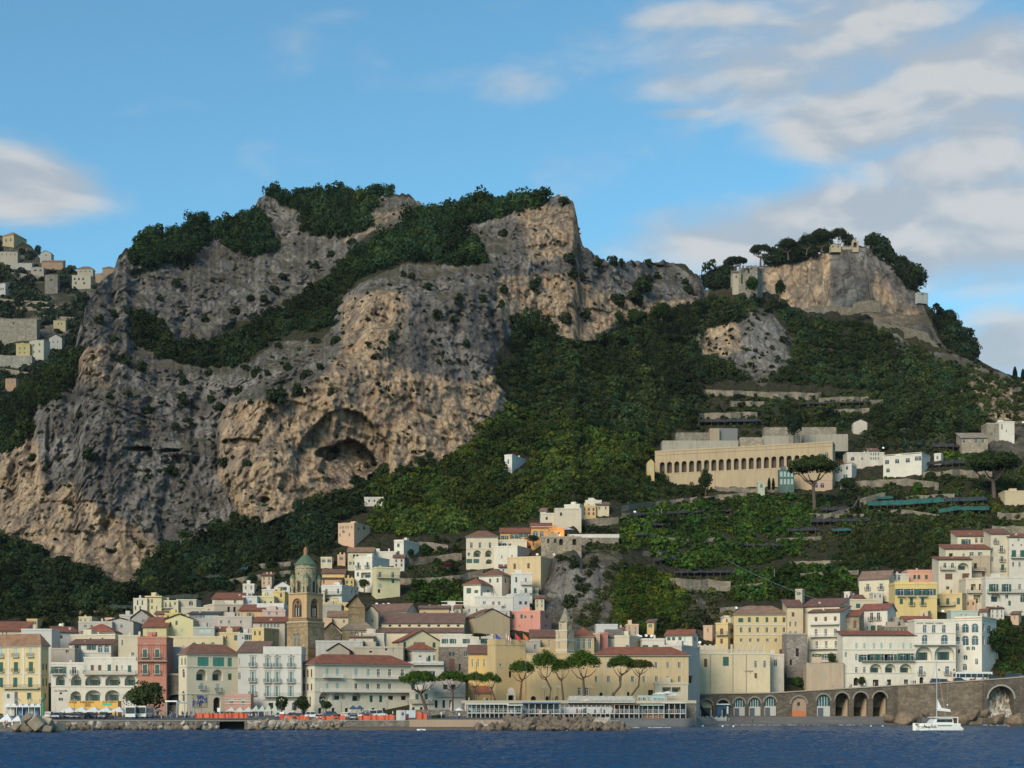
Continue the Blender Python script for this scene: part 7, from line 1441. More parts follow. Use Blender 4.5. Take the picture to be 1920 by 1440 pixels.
surface_wall('grey stone promenade wall pierced by boathouse arches and deep vaults', [(1270, 1304), (1340, 1303), (1455, 1301), (1520, 1297), (1600, 1292), (1688, 1287)], 1346, 490, 2,
  [(1299, 1312, 1343, 24, 'dark'), (1325, 1312, 1342, 22, 'dark'), (1356, 1312, 1342, 22, 'blue'), (1386, 1309, 1342, 21, 'door'), (1415, 1308, 1342, 22, 'door'), (1444, 1306, 1342, 22, 'door'), (1498, 1306, 1344, 29, 'fill'), (1544, 1302, 1346, 25, 'door'), (1579, 1299, 1350, 25, 'deep'), (1614, 1298, 1351, 26, 'deep'), (1650, 1297, 1350, 26, 'deep')], PW)
surface_wall('high stained retaining wall without openings behind the catamaran', [(1684, 1287), (1740, 1284), (1800, 1280), (1846, 1277)], 1350, 489, 2.4, [], stone((.215, .165, .115), .6, 'stained_wall', moss=.15), name='retaining_wall')
surface_wall('wall with one giant arch over streaked rock at the right edge', [(1844, 1278), (1880, 1274), (1925, 1271), (2050, 1266)], 1352, 488, 2.6, [(1877, 1286, 1346, 48, 'giant')], PW, name='bridge_wall')
def road():
 crest = [(1262, 1305), (1340, 1303), (1455, 1301), (1520, 1297), (1600, 1292), (1688, 1287), (1740, 1284), (1800, 1280), (1846, 1277), (1925, 1271), (2060, 1266)]
 m = MB(); par = MB()
 for (a, b), (c, d) in zip(crest, crest[1:]):
  z0, z1 = zat(b, 490) + .1, zat(d, 490) + .1; x0, x1 = xat(a, 490), xat(c, 490)
  m.poly([(x0, 490.5, z0), (x1, 490.5, z1), (x1 * 1.03, 508, z1), (x0 * 1.03, 508, z0)], M_ASPH)
  par.raw([(x0, 489.9, z0 + .1), (x1, 489.9, z1 + .1), (x1, 489.9, z1 + .45), (x0, 489.9, z0 + .45), (x1, 490.4, z1 + .45), (x0, 490.4, z0 + .45), (x0, 490.4, z0), (x1, 490.4, z1)], [(0, 1, 2, 3), (3, 2, 4, 5), (5, 4, 7, 6)], plaster((.34, .31, .26), 1))
 tag(m.obj('coast_road'), kind='structure'); tag(par.obj('parapet'), 'low pale parapet along the crest of the coast road', 'parapet', None, 'thing')
road()
# ------------------------------------------------------------ boulders and concrete blocks
def rock_mesh(seed, kind='rock'):
 rs = np.random.RandomState(seed); bm = bmesh.new()
 if kind == 'rock':
  bmesh.ops.create_icosphere(bm, subdivisions=3, radius=.5); sc = rs.uniform(.75, 1.2, 3); pl = rs.normal(size=(7, 3)); pl /= np.linalg.norm(pl, axis=1)[:, None]
  for v in bm.verts:
   c = np.array(v.co) * sc
   for p_ in pl:
    e = c @ p_ - .29
    if e > 0: c -= p_ * e * .95
   v.co = Vector(c + .05 * perlin(np.array([c[0] * 3 + seed]), np.array([c[1] * 3]), np.array([c[2] * 3]))[0])
 elif kind == 'cube':
  bmesh.ops.create_cube(bm, size=1.0); bmesh.ops.bevel(bm, geom=bm.edges[:], offset=.05, segments=2, affect='EDGES')
 else:   # four legged concrete armour unit
  bmesh.ops.create_icosphere(bm, subdivisions=2, radius=.24)
  for d in ((0, 0, 1), (.94, 0, -.33), (-.47, .82, -.33), (-.47, -.82, -.33)):
   d = Vector(d); q = d.to_track_quat('Z', 'Y').to_matrix().to_4x4(); bmesh.ops.create_cone(bm, cap_ends=True, segments=9, radius1=.24, radius2=.14, depth=.62, matrix=Matrix.Translation(d * .31) @ q)
 me = bpy.data.meshes.new('boulder'); bm.to_mesh(me); bm.free()
 if kind == 'rock': me.polygons.foreach_set('use_smooth', [False] * len(me.polygons))
 return me
def rock_mat2(name, c, wet=(.06, .04, .025)):
 m, k, b = newmat(name); p = wpos(k); n = k.noise(p, .9, 7, .7); n2 = k.noise(p, 4.0, 4, .7); sp = k.new('ShaderNodeSeparateXYZ'); k.put(sp.inputs[0], p); oi = k.new('ShaderNodeObjectInfo')
 col = k.mix(k.rng(n, .3, .7), tuple(x * .55 for x in c), tuple(min(.8, x * 1.3) for x in c)); col = k.mix(k.m('MULTIPLY', k.rng(n2, .5, .75), .5), col, tuple(x * .4 for x in c))
 col = k.mix(k.m('MULTIPLY', oi.outputs['Random'], .45), col, tuple(x * .45 for x in c))
 col = k.mix(k.rng(k.m('ADD', sp.outputs[2], k.m('MULTIPLY', k.m('SUBTRACT', n, .5), 1.2)), .2, .75, .9, 0), col, wet); k.put(b.inputs['Base Color'], col); b.inputs['Roughness'].default_value = .9; bump(k, b, k.m('ADD', n, n2), .12); return m
RG = rock_mat2('boulder_grey', (.19, .145, .105)); RP = rock_mat2('boulder_pale', (.44, .38, .30)); RC = rock_mat2('armour_concrete', (.25, .20, .145)); RB = rock_mat2('block_concrete', (.42, .345, .235), (.20, .10, .03))
def boulders():
 rs = random.Random(5); R_ = [rock_mesh(i) for i in range(7)]; Cb = rock_mesh(1, 'cube'); Te = rock_mesh(2, 'tetra')
 meshes = {}
 def put(kind, px, py, w, D, mat, lab, grp, rot=None, nm='boulder', zs=1.0):
  key = (kind, mat.name, rs.randrange(7) if kind == 'rock' else 0)
  if key not in meshes:
   me = (R_[key[2]] if kind == 'rock' else (Cb if kind == 'cube' else Te)).copy(); me.materials.clear(); me.materials.append(mat); meshes[key] = me
  o = link(nm, meshes[key], None, P(px, py, D)); s = w * D / F; o.scale = (s, s, s * zs); o.rotation_euler = rot or (rs.uniform(0, 6), rs.uniform(0, 6), rs.uniform(0, 6))
  tag(o, lab, 'boulder' if nm == 'boulder' else 'concrete block', grp)
 for i, (px, py, w, ry, rx, lab) in enumerate([(68, 1354, 22, .8, .5, 'tilted concrete block at the top of the left breakwater, standing on a corner'), (87, 1358, 21, .55, .35, 'pale concrete block just right of the topmost one'), (108, 1365, 21, .1, .15, 'upright concrete block at the right end of the left breakwater, rusty base'),
   (52, 1349, 15, .5, .9, 'brownish concrete block behind and left of the topmost one'), (53, 1364, 20, .3, .7, 'dark brown concrete block low in the left breakwater'), (73, 1369, 18, .9, .2, 'dark concrete block in the middle of the bottom row'), (88, 1371, 16, .2, .9, 'dark concrete block low beside the rusty one'), (33, 1366, 16, .7, .4, 'weathered concrete block at the left end of the breakwater')]):
  put('cube', px, py, w, 318 + (i % 3) * 3, RB if i < 3 else RC, lab, 'big concrete blocks of the left breakwater', (rx, ry, .5 + i), 'concrete_block')
 n = 0; px = 6
 while px < 412:     # boulders under the sea wall
  for row in range(2):
   w = rs.uniform(11, 19) * (.8 if row else 1); x = px + rs.uniform(-4, 4); y = 1366 + rs.uniform(-3, 2) - row * 7
   if x < 120 and row: continue
   n += 1; pale = rs.random() < .3; put('rock', x, y, w, 352 + row * 7 + rs.uniform(0, 3), RP if pale else RG, '%s %s boulder counted from the left under the dark sea wall' % (ordw(n), 'pale' if pale else 'brown'), 'boulders at the foot of the left sea wall')
  px += rs.uniform(9, 13)
 n = 0; px = 470
 while px < 640:
  for row in range(2):
   w = rs.uniform(12, 18); x = px + rs.uniform(-3, 3); y = 1364 - row * 7 + rs.uniform(-2, 2); n += 1
   put('tetra' if rs.random() < .55 else 'rock', x, y, w * 1.25, 356 + row * 7, RP if rs.random() < .4 else RC, '%s armour stone from the left in front of the orange netting' % ordw(n), 'armour stones before the parking place')
  px += rs.uniform(11, 15)
 n = 0; px = 898
 while px < 1168:
  top = 1347 if 960 < px < 1150 else 1356
  for row in range(4 if 950 < px < 1150 else 2):
   w = rs.uniform(15, 23); x = px + rs.uniform(-4, 4); y = 1368 - row * 6.2 + rs.uniform(-2, 2); n += 1; pale = px > 1110 and row > 1
   put('tetra' if rs.random() < .35 else 'rock', x, y, w * 1.1, 344 + row * 5.5 + rs.uniform(-1, 1), RP if pale or rs.random() < .06 else RG, '%s rock counted from the left of the central breakwater' % ordw(n), 'rocks heaped in the central breakwater')
  px += rs.uniform(10, 13.5)
 for i, (px, py, w, lab) in enumerate([(1668, 1348, 34, 'broad tan rock under the third deep vault'), (1695, 1346, 42, 'large tan ledge rock left of the catamaran'), (1735, 1339, 20, 'lone square rock just above the catamaran bow'), (1715, 1352, 36, 'low rock ledge behind the catamaran bow'), (1800, 1350, 38, 'low rock behind the catamaran stern'), (1828, 1341, 26, 'dark round rock left of the giant arch'),
   (1848, 1338, 34, 'tan rock shoulder at the left foot of the giant arch'), (1870, 1352, 40, 'brown rock slab under the giant arch'), (1905, 1352, 34, 'dark rock slab at the right edge under the arch wall'), (1770, 1352, 30, 'rock hidden partly by the catamaran cabin')]):
  put('rock', px, py, w, 474 - (i % 3) * 3, rock_mat2('shore_rock', (.22, .155, .10)) if i == 0 else bpy.data.materials['shore_rock'], lab, 'natural rocks below the retaining wall', (rs.uniform(-.3, .3), rs.uniform(-.3, .3), rs.uniform(0, 6)), zs=.62 + .2 * (i % 3))
boulders()
# ------------------------------------------------------------ roof clutter: dishes and aerials
def clutter():
 m = MB(); pr = [(0.02, 0), (.28, .05), (.5, .18)]; m.lathe(pr, M_WHITE, (0, 0, 0), 12, False); m.tube([(0, 0, 0), (.0, 0, .45)], .03, M_METAL, 4); dish = m.mesh('satellite_dish')
 m = MB(); m.tube([(0, 0, 0), (0, 0, 2.6)], .04, M_METAL, 4)
 for z in (1.9, 2.2, 2.5): m.tube([(-.6, 0, z), (.6, 0, z)], .025, M_METAL, 4)
 aer = m.mesh('aerial'); rs = random.Random(9)
 D_ = [(113,1172),(115,1224),(122,1228),(184,1172),(214,1176),(302,1178),(320,1184),(372,1170),(610,1184),(692,1218),(788,1234),(908,1182),(914,1200),(1196,1192),(1201,1194),(1211,1192),(1222,1193),(1380,1140),(1312,1205),(1768,1146),(1038,1040),(1007,1040),(1190,960),(345,1194),(444,1114),(706,1133),(719,1134),(728,1133),(1637,842),(1656,840),(1918,792)]
 for i, (x, y) in enumerate(sorted(D_)):
  Dd = float(S0.sample(x, y)) - 6; o = link('satellite_dish', dish, None, P(x, y, Dd)); o.rotation_euler = (R(60), 0, rs.uniform(-.6, .6)); o.scale = (1.05,) * 3; tag(o, '%s white satellite dish from the left on the town roofs' % ordw(i + 1), 'satellite dish', 'satellite dishes on the roofs')
clutter()
# ------------------------------------------------------------ cars and coaches
def car_meshes(kind, paint):
 """profile lofted body with cabin, glass, wheels; length along x"""
 L = {'hatch': 4.0, 'van': 5.0, 'suv': 4.5}[kind]; W = 1.8; H = {'hatch': 1.45, 'van': 2.1, 'suv': 1.7}[kind]; wb = L * .3; bh = H * .56
 b = MB(); prof_ = [(-L/2, .35), (-L/2, bh * .95), (-L*.47, bh), (-L*.2, bh * 1.04), (L*.3, bh * 1.03), (L*.47, bh * .85), (L/2, bh * .6), (L/2, .35)]
 def loft(pts, w0, w1, mt, mb):
  n = len(pts); top = max(p[1] for p in pts); f = lambda z: w0 + (w1 - w0) * max(0, (z - .35)) / max(.01, top - .35)
  vs = [(x, -f(z) / 2, z) for x, z in pts] + [(x, f(z) / 2, z) for x, z in pts]; mb.raw(vs, [tuple(range(n))[::-1], tuple(range(n, 2 * n))] + [(i, (i + 1) % n, n + (i + 1) % n, n + i) for i in range(n)], mt)
 loft(prof_, W, W * .97, paint, b)
 b.box(L/2 - .02, L/2 + .06, -W*.45, W*.45, .32, .52, M_RUBBER); b.box(-L/2 - .06, -L/2 + .02, -W*.45, W*.45, .32, .52, M_RUBBER)
 cab = {'hatch': (-.47, -.36, .08, .26), 'van': (-.49, -.47, .25, .4), 'suv': (-.48, -.42, .08, .24)}[kind]
 g = MB(); loft([(L*cab[0], bh), (L*cab[1], H - .08), (L*cab[2], H - .08), (L*cab[3], bh)], W * .96, W * .78, M_GLASSB if False else M_GLASS, g)
 b.box(L*cab[1] - .02, L*cab[2] + .02, -W*.41, W*.41, H - .1, H, paint)
 for x in (L*cab[1], L * (cab[1] + cab[2]) / 2, L*cab[2]): b.box(x - .04, x + .04, -W*.455, W*.455, bh, H - .05, paint) if kind != 'hatch' else None
 wh = MB(); wr = .33
 vs = []; n = 12
 for y in (-.11, .11): vs += [(wr * math.cos(2*math.pi*i/n), y, wr * math.sin(2*math.pi*i/n)) for i in range(n)]
 wh.raw(vs, [tuple(range(n)), tuple(range(n, 2*n))[::-1]] + [(i, n + i, n + (i+1) % n, (i+1) % n) for i in range(n)], M_RUBBER); wh.box(-.15, .15, -.12, .12, -.15, .15, M_METAL)
 lt = MB(); lt.box(-.04, .03, -.18, .18, -.07, .07, M_WHITE); rl = MB(); rl.box(-.03, .04, -.14, .14, -.09, .09, plain('tail_lamp', (.35, .02, .02), .3))
 return dict(body=b.mesh('body', False), cabin=g.mesh('cabin'), wheel=wh.mesh('wheel'), head=lt.mesh('headlight'), tail=rl.mesh('tail_light')), L, W, wb, bh
_cc = {}
PAINT = {'white': (.62, .62, .60), 'silver': (.38, .39, .40), 'grey': (.16, .165, .17), 'dark blue': (.02, .035, .08), 'black': (.02, .02, .022), 'beige': (.42, .36, .25), 'red': (.35, .03, .02), 'blue': (.05, .12, .24)}
def car(label, px, D, z, kind='hatch', colr='white', rz=0, group='cars parked on the waterfront'):
 if (kind, colr) not in _cc: _cc[(kind, colr)] = car_meshes(kind, carpaint(PAINT[colr]))
 ms, L, W, wb, bh = _cc[(kind, colr)]; r = empty('parked_car', (xat(px, D), D, z), rz); tag(r, label, 'car', group)
 link('body', ms['body'], r); link('cabin', ms['cabin'], r)
 for sx in (-1, 1):
  for sy in (-1, 1): link('wheel', ms['wheel'], r, (sx * wb, sy * (W / 2 - .1), .33))
 for sy in (-1, 1): link('headlight', ms['head'], r, (L / 2, sy * W * .36, bh * .68)); link('tail_light', ms['tail'], r, (-L / 2, sy * W * .4, bh * .8))
 return r
CARS = [(96, 402, 'suv', 'white', 1.4), (107, 398, 'suv', 'silver', -1.5), (117, 404, 'hatch', 'beige', 1.5), (131, 402, 'hatch', 'silver', 1.5), (142, 400, 'hatch', 'grey', -1.5), (151, 406, 'suv', 'white', .2), (160, 400, 'hatch', 'dark blue', 1.3), (168, 404, 'suv', 'white', -1.4), (178, 403, 'hatch', 'dark blue', 1.5), (193, 400, 'suv', 'grey', -1.5), (204, 404, 'hatch', 'silver', 1.6),
 (420, 418, 'hatch', 'dark blue', .1), (436, 420, 'hatch', 'black', .0), (460, 419, 'hatch', 'silver', 3.1), (530, 408, 'hatch', 'silver', .2), (545, 406, 'hatch', 'dark blue', 3.2), (561, 404, 'hatch', 'silver', 1.5), (588, 404, 'suv', 'white', .1), (626, 408, 'suv', 'dark blue', .1), (644, 408, 'hatch', 'white', 3.0), (664, 404, 'hatch', 'silver', .2), (680, 402, 'suv', 'white', 3.14), (697, 404, 'van', 'white', .1), (708, 408, 'van', 'white', .1),
 (556, 386, 'hatch', 'black', 1.5), (600, 386, 'hatch', 'white', 1.5), (632, 386, 'hatch', 'red', 1.4), (664, 386, 'hatch', 'silver', 1.5), (688, 388, 'hatch', 'red', 1.5), (1390, 496, 'hatch', 'silver', .1), (1402, 496, 'suv', 'grey', 3.1), (1422, 495, 'suv', 'black', .05), (1758, 495, 'suv', 'dark blue', .05), (1770, 495, 'hatch', 'black', .05), (1800, 494.5, 'hatch', 'dark blue', 0), (1865, 495, 'suv', 'black', .1), (1898, 495, 'suv', 'dark blue', .1), (1912, 496, 'hatch', 'grey', .1)]
def crest_z(px): return zat(float(np.interp(px, [1262, 1340, 1455, 1520, 1600, 1688, 1740, 1800, 1846, 1925, 2060], [1305, 1303, 1301, 1297, 1292, 1287, 1284, 1280, 1277, 1271, 1266])), 490) + .1
for i, (px, D, kd, cl, rz) in enumerate(CARS):
 up = px > 1300; z = crest_z(px) + .02 if up else gz(D) + .01
 n = i + 1 if not up else i - 28
 car('%s %s, %s from the left on the %s' % (cl, {'hatch': 'small car', 'suv': 'tall car', 'van': 'van'}[kd], ordw(n), 'upper coast road' if up else ('lower parking strip' if D < 395 else 'harbour street')), px, D, z, kd, cl, rz + (0 if not up else 0), 'cars parked on the coast road' if up else 'cars parked on the waterfront')
def bus(label, px, D, z, L, rz, red=False, name='coach'):
 m = MB(); W = 2.5; H = 3.1; pw = carpaint((.62, .62, .61)); m.box(-L/2, L/2, -W/2, W/2, .35, H, pw)
 if red:
  rp = carpaint((.30, .02, .02));
  for x in (-L*.42, -L*.05, L*.28): m.box(x - .9, x + .9, -W/2 - .02, W/2 + .02, .36, .95, rp)
 g = MB(); g.box(-L/2 + .3, L/2 - .3, -W/2 - .03, W/2 + .03, 1.35, 2.5, M_GLASS); g.box(L/2 - .02, L/2 + .04, -W/2 + .1, W/2 - .1, 1.2, 2.75, M_GLASS); g.box(-L/2 - .04, -L/2 + .02, -W/2 + .15, W/2 - .15, 1.6, 2.6, M_GLASS)
 for i in range(6): x = -L/2 + .3 + (L - .6) * (i + .5) / 6; m.box(x - .06, x + .06, -W/2 - .05, W/2 + .05, 1.3, 2.55, pw)
 r = empty(name, (xat(px, D), D, z), rz); tag(r, label, 'bus'); link('body', m.mesh('body'), r); link('window', g.mesh('window'), r)
 wm = car_meshes('hatch', pw)[0]['wheel']
 for x in (-L*.32, L*.33):
  for sy in (-1, 1): o = link('wheel', wm, r, (x, sy * (W/2 - .08), .48)); o.scale = (1.4, 1.2, 1.4)
 for sy in (-1, 1):
  k = MB(); k.box(-.05, .05, -.2, .2, -.1, .1, M_WHITE); link('headlight', k.mesh('headlight'), r, (L/2, sy * .95, .75))
bus('white coach facing the sea, left of the two on the waterfront', 252, 405, gz(405), 9, R(-90)); bus('white coach facing the sea, right of the two on the waterfront', 272, 407, gz(407), 9, R(-90))
bus('long white bus with dark windows and red skirt patches on the coast road', 1824, 497, crest_z(1824), 11.5, R(2), True, 'bus')
# ------------------------------------------------------------ people
def person_mesh(seed):
 rs = random.Random(seed); bm = bmesh.new(); st = rs.uniform(.05, .22); ar = rs.uniform(.05, .25)
 pts = [((0, 0, .95), .15), ((0, 0, 1.15), .14), ((0, 0, 1.38), .17), ((0, 0, 1.5), .07), ((0, -.02, 1.62), .1), ((0, -.02, 1.72), .085),
           ((-.09, 0, .88), .1), ((-.1, -st, .48), .07), ((-.1, -st * .7, .06), .05), ((-.1, -st * .7 - .14, .03), .04), ((.09, 0, .88), .1), ((.1, st, .48), .07), ((.1, st * 1.2, .06), .05), ((.1, st * 1.2 - .14, .03), .04),
           ((-.19, 0, 1.36), .06), ((-.24, ar * .3, 1.08), .045), ((-.24, -ar, .84), .035), ((.19, 0, 1.36), .06), ((.24, ar * .3, 1.08), .045), ((.24, -ar, .84), .035)]
 ed = [(0, 1), (1, 2), (2, 3), (3, 4), (4, 5), (0, 6), (6, 7), (7, 8), (8, 9), (0, 10), (10, 11), (11, 12), (12, 13), (2, 14), (14, 15), (15, 16), (2, 17), (17, 18), (18, 19)]
 me = bpy.data.meshes.new('person'); me.from_pydata([p for p, r in pts], ed, []); o = bpy.data.objects.new('tmp', me); COL.objects.link(o)
 o.modifiers.new('s', 'SKIN'); sk = me.skin_vertices[0].data
 for i, (p, r) in enumerate(pts): sk[i].radius = (r, r * (.75 if i in (0, 1, 2) else 1))
 sk[0].use_root = True; o.modifiers.new('u', 'SUBSURF').levels = 1; o.modifiers['u'].render_levels = 1
 dg = bpy.context.evaluated_depsgraph_get(); out = bpy.data.meshes.new_from_object(o.evaluated_get(dg)); bpy.data.objects.remove(o); bm.free(); return out
TOPS = {'white': (.6, .6, .58), 'dark': (.03, .03, .04), 'red': (.4, .04, .03), 'blue': (.06, .12, .3), 'pale': (.45, .42, .38), 'green': (.08, .16, .08)}
def people():
 base = [person_mesh(i) for i in range(5)]; skin = plain('skin', (.45, .27, .19), .6); hair = plain('hair', (.04, .03, .02), .8); done = {}
 rs = random.Random(21); spots = []
 for lo, hi, d0, d1, n, where in ((120, 240, 408, 425, 8, 'by the white awnings'), (285, 360, 398, 425, 16, 'around the steel shelters'), (380, 560, 402, 425, 14, 'on the harbour street'), (600, 860, 402, 425, 22, 'before the long hotel'), (870, 1280, 430, 431, 16, 'on the seafront terrace'), (1540, 1860, 493, 496, 22, 'along the coast road')):
  for i in range(n): spots.append((rs.uniform(lo, hi), rs.uniform(d0, d1), where))
 spots += [(856, 369, 'on the landing wall'), (861, 369, 'on the landing wall'), (10, 330, 'near the white tents'), (13, 330, 'near the white tents'), (1367, 474, 'on the shingle beach'), (1411, 470, 'on the shingle beach')]
 cnt = {}
 for i, (px, D, where) in enumerate(sorted(spots)):
  c = rs.choice(list(TOPS)); b = rs.choice(['dark', 'blue', 'pale']); key = (i % 5, c, b)
  if key not in done:
   me = base[i % 5].copy(); me.materials.clear()
   for mt in (plain('shirt', TOPS[c], .8), plain('trousers', TOPS[b], .8), skin, hair): me.materials.append(mt)
   idx = []
   for p_ in me.polygons:
    z, x = p_.center.z, abs(p_.center.x); idx.append(3 if z > 1.68 or (z > 1.58 and p_.center.y > .02) else (2 if z > 1.46 or (x > .19 and z < 1.1 and z > .7) else (0 if z > .92 else 1)))
   me.polygons.foreach_set('material_index', idx); me.polygons.foreach_set('use_smooth', [True] * len(idx)); done[key] = me
  z = crest_z(px) if D > 485 else (6.3 if D >= 430 and D < 440 and 868 < px < 1296 else (gz(D) if D > 380 else (zat(1349.5, 366) if D > 360 else 1.4)))
  if where.startswith('on the shingle'): z = .9 + (D - 470) * .1
  if where.startswith('near'): z = .9
  cnt[where] = cnt.get(where, 0) + 1
  o = link('person', done[key], None, (xat(px, D), D, z)); o.rotation_euler = (0, 0, rs.uniform(0, 6.28)); tag(o, '%s top, %s trousers, person %s from the left %s' % (c, b, ordw(cnt[where]), where), 'person', 'people strolling along the waterfront')
people()
# ------------------------------------------------------------ the catamaran
def catamaran():
 D = 350; W_ = xat(1800, D) - xat(1716, D); L = W_ * .98; hullm = plain('white_gelcoat', (.70, .69, .65), .3); dk = M_GLASS
 r = empty('catamaran', (xat(1758, D), D, 0), R(4)); tag(r, 'white sailing catamaran with furled sail anchored off the retaining wall', 'catamaran')
 for sy in (-2.3, 2.3):      # bow to the left (-x)
  m = MB(); n = 15; vs = []
  for i in range(n):
   t = i / (n - 1); x = -L/2 + L * t; hw = .72 * min(1, (t * 4) ** .55) * (1 - .25 * max(0, t - .8) / .2); top = 1.75 - .15 * t if t < .86 else 1.6 - (t - .86) * 7.2
   vs += [(x + .25 * (1 - t), sy, -.25), (x, sy - hw * .8, .25), (x, sy - hw, top), (x, sy + hw, top), (x, sy + hw * .8, .25)]
  fs = []
  for i in range(n - 1):
   for j in range(5): fs.append((i*5+j, (i+1)*5+j, (i+1)*5+(j+1) % 5, i*5+(j+1) % 5))
  fs += [(4, 3, 2, 1, 0), tuple(range((n-1)*5, n*5))]; m.raw(vs, fs, hullm); link('hull', m.mesh('hull', False), r)
  w = MB(); w.box(-L*.1, L*.22, sy - .73, sy + .73, 1.15, 1.3, dk); link('hull_window', w.mesh('hull_window'), r)
 m = MB(); y = -2.3 - .68
 for (x, z, w_, h_) in ((-4.2, .95, 1.6, .1), (-3.9, 1.1, .16, .35), (-3.5, .95, .15, .2), (-2.6, .9, 2.2, .1), (-2.9, .65, .14, .5), (-2.3, 1.05, .18, .4), (-1.7, .85, .9, .12), (-1.6, 1.05, .14, .3)): m.box(x - w_/2, x + w_/2, y - .04, y + .1, z, z + h_, plain('black_vinyl', (.01, .01, .012), .5))
 link('bow_graphic', m.mesh('bow_graphic'), r)
 m = MB(); m.box(-L*.22, L*.44, -2.6, 2.6, .95, 1.7, hullm); m.box(-L*.46, -L*.42, -2.4, 2.4, 1.5, 1.65, M_METAL); link('bridge_deck', m.mesh('bridge_deck'), r)
 m = MB(); prof_ = [(-L*.2, 1.6), (-L*.1, 2.75), (L*.28, 2.95), (L*.30, 1.6)]; vs = [(x, -2.0, z) for x, z in prof_] + [(x, 2.0, z) for x, z in prof_]; m.raw(vs, [(3, 2, 1, 0), (4, 5, 6, 7), (0, 1, 5, 4), (1, 2, 6, 5), (2, 3, 7, 6)], hullm)
 m.box(-L*.15, L*.40, -2.25, 2.25, 2.95, 3.12, hullm); m.box(L*.38, L*.40, -2.2, -2.1, 1.6, 3.0, hullm); m.box(L*.38, L*.40, 2.1, 2.2, 1.6, 3.0, hullm); link('cabin', m.mesh('cabin'), r)
 m = MB(); m.box(-L*.09, L*.27, -2.04, 2.04, 1.95, 2.65, dk); link('cabin_window', m.mesh('cabin_window'), r)
 mx = -L*.02; m = MB(); m.tube([(mx, 0, 3), (mx, 0, 15.4)], [.12, .08], plain('mast_alloy', (.34, .35, .36), .4), 8); m.tube([(mx, 0, 4.6), (L*.30, 0, 4.3)], .11, M_WHITE, 8); link('mast', m.mesh('mast'), r)
 m = MB(); m.raw([(mx + .1, -.18, 4.7), (L*.29, -.14, 4.4), (L*.29, -.1, 4.75), (mx + 1.0, -.2, 5.1), (mx + .15, -.1, 7.0), (mx + .1, .18, 4.7), (L*.29, .14, 4.4), (L*.29, .1, 4.75), (mx + 1.0, .2, 5.1), (mx + .15, .1, 7.0)], [(0, 1, 2, 3, 4), (9, 8, 7, 6, 5), (2, 7, 8, 3), (3, 8, 9, 4), (0, 5, 6, 1), (1, 6, 7, 2), (4, 9, 5, 0)], plain('sailcloth', (.66, .65, .62), .8)); link('furled_sail', m.mesh('furled_sail'), r)
 m = MB(); m.tube([(mx, 0, 15.2), (-L*.44, 0, 1.7)], .025, M_METAL, 4); m.tube([(mx, 0, 15.0), (L*.12, -2.6, 1.7)], .02, M_METAL, 4); m.tube([(mx, 0, 15.0), (L*.12, 2.6, 1.7)], .02, M_METAL, 4); m.tube([(-L*.44, -2.4, 1.7), (L*.3, -2.9, 2.3)], .02, M_METAL, 4); link('rigging', m.mesh('rigging'), r)
 m = MB(); m.tube([(L*.27, 1.2, 3), (L*.27, 1.2, 10)], .05, M_METAL, 5); m.box(L*.27 - .12, L*.27 + .12, 1.1, 1.3, 5.6, 5.9, M_WHITE); link('aft_pole', m.mesh('aft_pole'), r)
 D = 352; m = MB(); vs = []; n = 9; hl = .95
 for i in range(n): t = i / (n-1); x = -hl + 2 * hl * t; w_ = .45 * math.sin(math.pi * min(1, .25 + t * .65)); vs += [(x, -w_, .55), (x, -w_ * .7, .0), (x, w_ * .7, .0), (x, w_, .55)]
 m.raw(vs, [(i*4+j, (i+1)*4+j, (i+1)*4+j+1, i*4+j+1) for i in range(n-1) for j in range(3)], M_WHITE); m.box(-.2, .2, -.6, .6, .3, .4, M_FRAMED); o = m.obj('rowing_boat', None, (xat(790, 344), 344, 0)); tag(o, 'small white dinghy moored below the landing stage', 'boat')
 for i, px in enumerate((1230, 1245, 1302, 1318, 1355, 1375, 1633, 1655, 1891)):
  m = MB(); m.lathe([(.02, -.3), (.2, -.15), (.26, .05), (.18, .22), (.03, .3)], plain('buoy_orange', (.6, .16, .05), .5) if i in (0, 2, 8) else M_WHITE, (0, 0, 0), 8); o = m.obj('buoy', None, (xat(px, 430), 430, .12)); tag(o, '%s small %s buoy from the left off the beach' % (ordw(i + 1), 'orange' if i in (0, 2, 8) else 'white'), 'buoy', 'mooring buoys off the beach')
catamaran()
# ------------------------------------------------------------ seafront furniture
def fobj(m, name, label, cat, group=None, kind='thing'): o = m.obj(name); tag(o, label, cat, group, kind); return o
def text(s, size, loc, mt, parent=None, name='lettering', ex=.02):
 c = bpy.data.curves.new(name, 'FONT'); c.body = s; c.size = size; c.extrude = ex; c.align_x = 'CENTER'; c.align_y = 'CENTER'; c.materials.append(mt)
 o = bpy.data.objects.new(name, c); COL.objects.link(o); dg = bpy.context.evaluated_depsgraph_get(); me = bpy.data.meshes.new_from_object(o.evaluated_get(dg)); bpy.data.objects.remove(o)
 o = link(name, me); o.rotation_euler = (R(90), 0, 0); o.location = loc
 if parent: o.parent = parent; o.matrix_parent_inverse = rootinv(parent)
 return o
def find(lbl): return [o for o in bpy.data.objects if o.get('label', '').startswith(lbl)][0]
INK = plain('sign_ink', (.05, .045, .04), .7)
r = find('tall white hotel block'); Dh = r.location.y
for w_, px in (('HOTEL', 1725), ('MARINA', 1742.5), ('RIVIERA', 1761)): text(w_, .72, (xat(px, Dh), Dh - .14, zat(1168.5, Dh)), INK, r)
r = find('white arcaded house with a script'); text('La Caravella', .72, (xat(114.5, r.location.y), r.location.y - .1, zat(1295, r.location.y)), INK, r)
